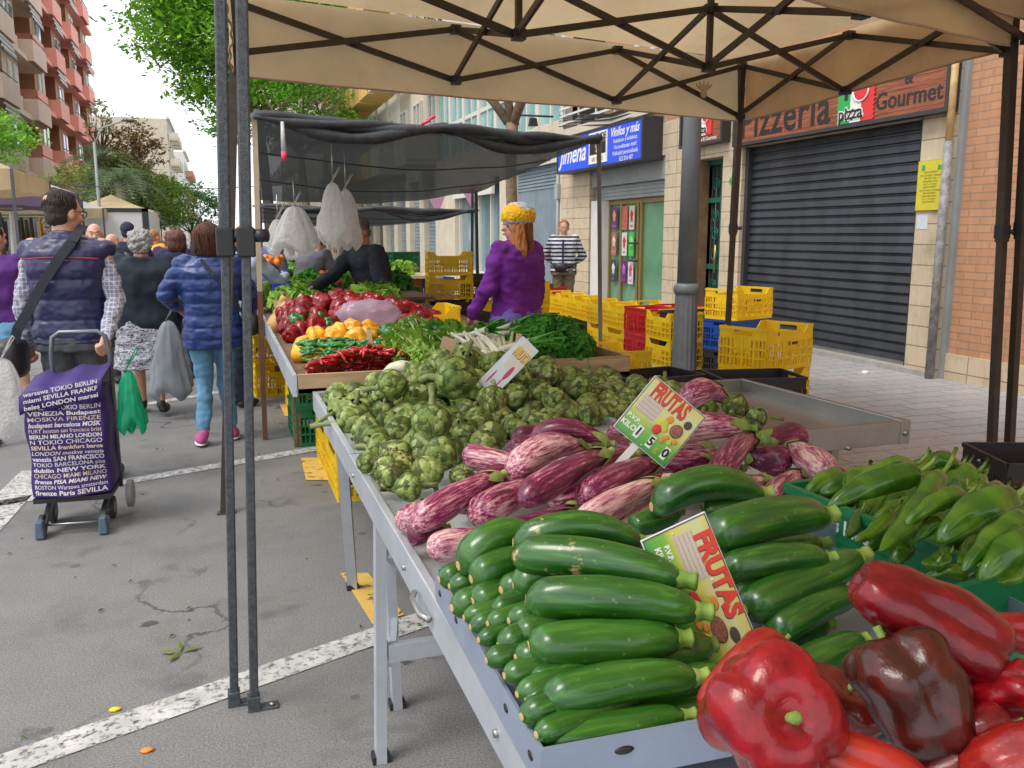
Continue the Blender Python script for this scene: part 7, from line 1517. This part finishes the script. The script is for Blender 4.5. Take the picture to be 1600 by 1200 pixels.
def palm(label, base, H, seed, fl=2.6):
    r_ = random.Random(seed); t_ = thing('palm_tree', label, 'tree', base); MB().tube([(0, 0, 0), (.1, 0, H*.5), (0, 0, H)], [.24, .2, .22], 10).build('trunk', m_bark, t_)
    L = MB()
    for i in range(38):
        a = r_.uniform(0, 6.28); el = r_.uniform(-.2, 1.2); d = Vector((math.cos(a)*math.cos(el), math.sin(a)*math.cos(el), math.sin(el))); pp = Vector((0, 0, H)); u = Vector((-math.sin(a), math.cos(a), 0)); pv = pp; n = 14
        for j in range(1, n):
            t = j/n; q = Vector((0, 0, H))+d*fl*t+Vector((0, 0, -1.5*t*t)); L.bar(pv, q, .02); 
            for s_ in (-1, 1): l = .5*math.sin(math.pi*(.15+.8*t)); dd = (u*s_*.8+d*.6+Vector((0, 0, -.5))).normalized(); w = (q-pv)*.35; L.add([q, q+w, q+dd*l], [(0, 1, 2)])
            pv = q
    L.build('fronds', leafmat('palm_frond%d' % seed, (.10, .16, .07), (.30, .36, .18)), t_)
palm('palm tree with drooping grey green fronds in the middle of the left greenery', (-3.4, 36, .12), 3.3, 1, 2.0); palm('taller palm tree behind the first one', (-4.9, 44, .12), 4.6, 2, 2.2); palm('palm tree half hidden by the rusty tree', (-4.3, 40, .12), 3.6, 3, 1.8)
# left tents
m_whf = fabric('white_tent_fabric', (.66, .66, .64), .4, .25); m_purf = fabric('purple_tent_fabric', (.20, .14, .22), .3, .3)
def ltent(label, x, y, w, d, zv, ze, zp, mr, mv):
    t_ = thing('market_tent', label, 'tent', (x, y, 0)); n = 12; b = MB()
    b.grid([[(-w/2+w*i/n, -d/2+d*j/n, ze+(zp-ze)*min(1, 2*min(i, n-i, j, n-j)/n)-.05*math.sin(math.pi*min(1, 2*min(i, n-i, j, n-j)/n))) for i in range(n+1)] for j in range(n+1)]); b.build('canopy', mr, t_)
    for (a, c) in (((-w/2, -d/2), (w/2, -d/2)), ((w/2, -d/2), (w/2, d/2)), ((w/2, d/2), (-w/2, d/2)), ((-w/2, d/2), (-w/2, -d/2))):
        MB().grid([[(a[0]+(c[0]-a[0])*i/24, a[1]+(c[1]-a[1])*i/24+.02*math.sin(i*1.3)*k, ze-(ze-zv)*k+.02*math.sin(i*.8)*k) for i in range(25)] for k in (0, .5, 1)]).build('valance', mv, t_)
    for sx in (-1, 1):
        for sy in (-1, 1): MB().bx((sx*w/2-.02, sy*d/2-.02, 0), (sx*w/2+.02, sy*d/2+.02, ze)).build('leg', m_pole, t_)
    return t_
ltent('beige market tent at the left edge of the photo', -4.35, 16.2, 3, 3, 2.15, 2.45, 3.1, m_fab, m_fab)
ltent('white topped tent with a purple valance on the left', -4.5, 20.6, 3, 3, 2.05, 2.4, 3.1, m_whf, m_purf)
ltent('second white topped tent with a purple valance further on the left', -4.9, 24.2, 3, 3, 2.1, 2.4, 3.0, m_whf, m_purf)
ltent('small cream tent in the crowd beyond the cart man', -4.5, 28, 3, 3, 1.95, 2.2, 2.8, m_whf, m_fab)
ltent('sand coloured tent left of the street vanishing point', -3.6, 34.5, 3, 3, 2.0, 2.3, 2.9, m_fab, m_fab)
ltent('pale tent deep in the left row', -4.6, 40.0, 3, 3, 2.0, 2.3, 2.9, m_whf, m_whf)
for i, (x, y) in enumerate(((-4.3, 16), (-4.5, 20.6), (-4.9, 24.2), (-4.5, 28))):
    t_ = thing('clothes_stall', ['dark clothes rail under the beige left tent', 'clothes rail under the first purple edged tent', 'clothes rail under the second purple edged tent', 'clothes rail under the cream tent'][i], 'stall', (x, y, 0)); MB().bx((-1.3, -.4, .0), (1.3, .8, .85)).build('counter', blackc, t_); MB().tube([(-1.3, 0, 1.9), (1.3, 0, 1.9)], .02).build('rail', m_steel, t_)
    for k in range(14): MB().box((-1.2+k*.18, 0, 1.5), (.05, .4, .7), taper=.6).build('garment', rnd.choice(crowd_c+[blackc, greyh, brownc]), t_, bevel=.015)
# delivery truck
tk = thing('delivery_truck', 'white box truck parked beyond the crowd with its dark rear corner towards us', 'truck', (-2.95, 27.5, 0)); 
MB().bx((-1.1, 0, .6), (1.0, 4.4, 2.2)).build('cargo_box', m_ywhite, tk, bevel=.03); MB().bx((-1.0, 4.5, .5), (.95, 6.2, 2.1)).build('cab', m_ywhite, tk, bevel=.1); MB().bx((-.98, -.03, .65), (.88, 0, 2.12)).build('rear_door', m_ywhite, tk)
b = MB(); b.bx((.86, -.06, .6), (1.03, .04, 2.24)); b.bx((-1.12, -.06, 2.14), (1.03, .02, 2.24)); b.build('rear_frame', m_dark, tk)
for y in (.9, 5.2):
    for x in (-.95, .85): MB().tube([(x-.12, y, .4), (x+.12, y, .4)], .4, 20, smooth=False).build('wheel', m_black, tk, bevel=.04)
for x in (-.8, .75): MB().bx((x-.1, -.06, .62), (x+.1, -.03, .72)).build('tail_light', m_ired, tk)
# trimmings on the ground
tm = T(MB().add([(0, 0, .006), (.03, .012, .012), (.06, 0, .007), (.03, -.012, .01)], [(0, 1, 2, 3)]).build('leaf_scrap', lf2), 'small green leaf scrap trodden on the asphalt', 'leaf', 'leaf scraps on the asphalt')
for i in range(70):
    d_ = tm.copy() if i else tm; 
    if i: COL.objects.link(d_)
    d_.location = (rnd.uniform(-1.4, .9), rnd.uniform(2.4, 9), 0); d_.rotation_euler = (0, 0, rnd.uniform(0, 6)); s_ = rnd.uniform(.2, .6); d_.scale = (s_, s_, 1)
# distant street lamp, wire, street light
sl_ = thing('street_lamp', 'thin grey street lamp rising from the left greenery', 'lamp post', (-3.9, 33.5, 0)); MB().tube([(0, 0, 0), (0, 0, 4.6)], [.07, .045], 8).build('pole', m_grey, sl_); MB().tube([(0, 0, 4.55), (.3, 0, 5.1), (1.0, 0, 5.35)], .03, 6).build('arm', m_grey, sl_); MB().ell((1.15, 0, 5.36), (.25, .08, .05)).build('lantern', m_dark, sl_)
T(MB().tube([(-9, 30, 3.3), (-4, 30, 2.95), (0, 30, 2.95), (6.5, 30, 3.4)], .014, 5).build('wire', m_black, loc=(-9, 30, 3.3)), 'black overhead cable crossing the street above the crowd', 'cable')
# bits of litter
for i, (x, y, lab) in enumerate(((230, 1172, 'orange scrap of peel near the bottom left'), (180, 1108, 'yellow scrap on the asphalt'), (790, 712, 'x'), (1352, 582, 'white crumpled paper on the pavement by the shutter'))):
    if lab == 'x': continue
    p = AZ(x, y, .125 if x > 1000 else .005); T(MB().ell((0, 0, 0), (.02, .012, .006) if i < 2 else (.04, .03, .02), nu=8, nv=6, fn=lambda v: 1+.4*mnoise.noise(v*4)).build('litter', [m_orange, m_yel, m_white, m_white][i]), lab, 'litter').location = p
p = AZ(282, 1020, .004); b = MB(); [b.add([p+Vector((0, 0, .002+k*.002)), p+Vector((.05*math.cos(a), .05*math.sin(a), .006)), p+Vector((.08*math.cos(a+.3), .08*math.sin(a+.3), .012)), p+Vector((.04*math.cos(a+.6), .04*math.sin(a+.6), .004))], [(0, 1, 2, 3)]) for k, a in enumerate((0, 1.4, 2.6, 3.9))]
T(b.build('fallen_leaf', lf3, loc=p), 'wilted green leaf lying on the asphalt left of the tent legs', 'leaf')
# spotlights over the shops and clutter of cables
n_ = thing('spotlight_bar', 'metal arm with two black spotlights above the shop signs', 'light', (XW-.9, 16.9, 3.75)); MB().tube([(XW, 17, 3.85), (XW-1.0, 17, 3.85)], .02).build('arm', m_dark, n_, world=True)
for x in (XW-.45, XW-.85): MB().box((x, 16.95, 3.72), (.18, .12, .16), taper=.7).build('lamp_head', m_black, n_, world=True)
for k in range(5):
    T(MB().tube([(XW-.06, 12.3+k*.03, 3.4+.04*k), (XW-.12, 14, 3.35+.05*k+.04*math.sin(k)), (XW-.06, 16.5, 3.6+.05*k)], .012, 5).build('cable', m_black), 'black cable running above the blue shop sign', 'cable', 'cables above the blue sign')
# remaining unlabelled prototypes are removed
for o in list(bpy.data.objects):
    if o.parent is None and 'label' in o and not o['label']:
        for c in list(o.children): bpy.data.objects.remove(c)
        bpy.data.objects.remove(o)
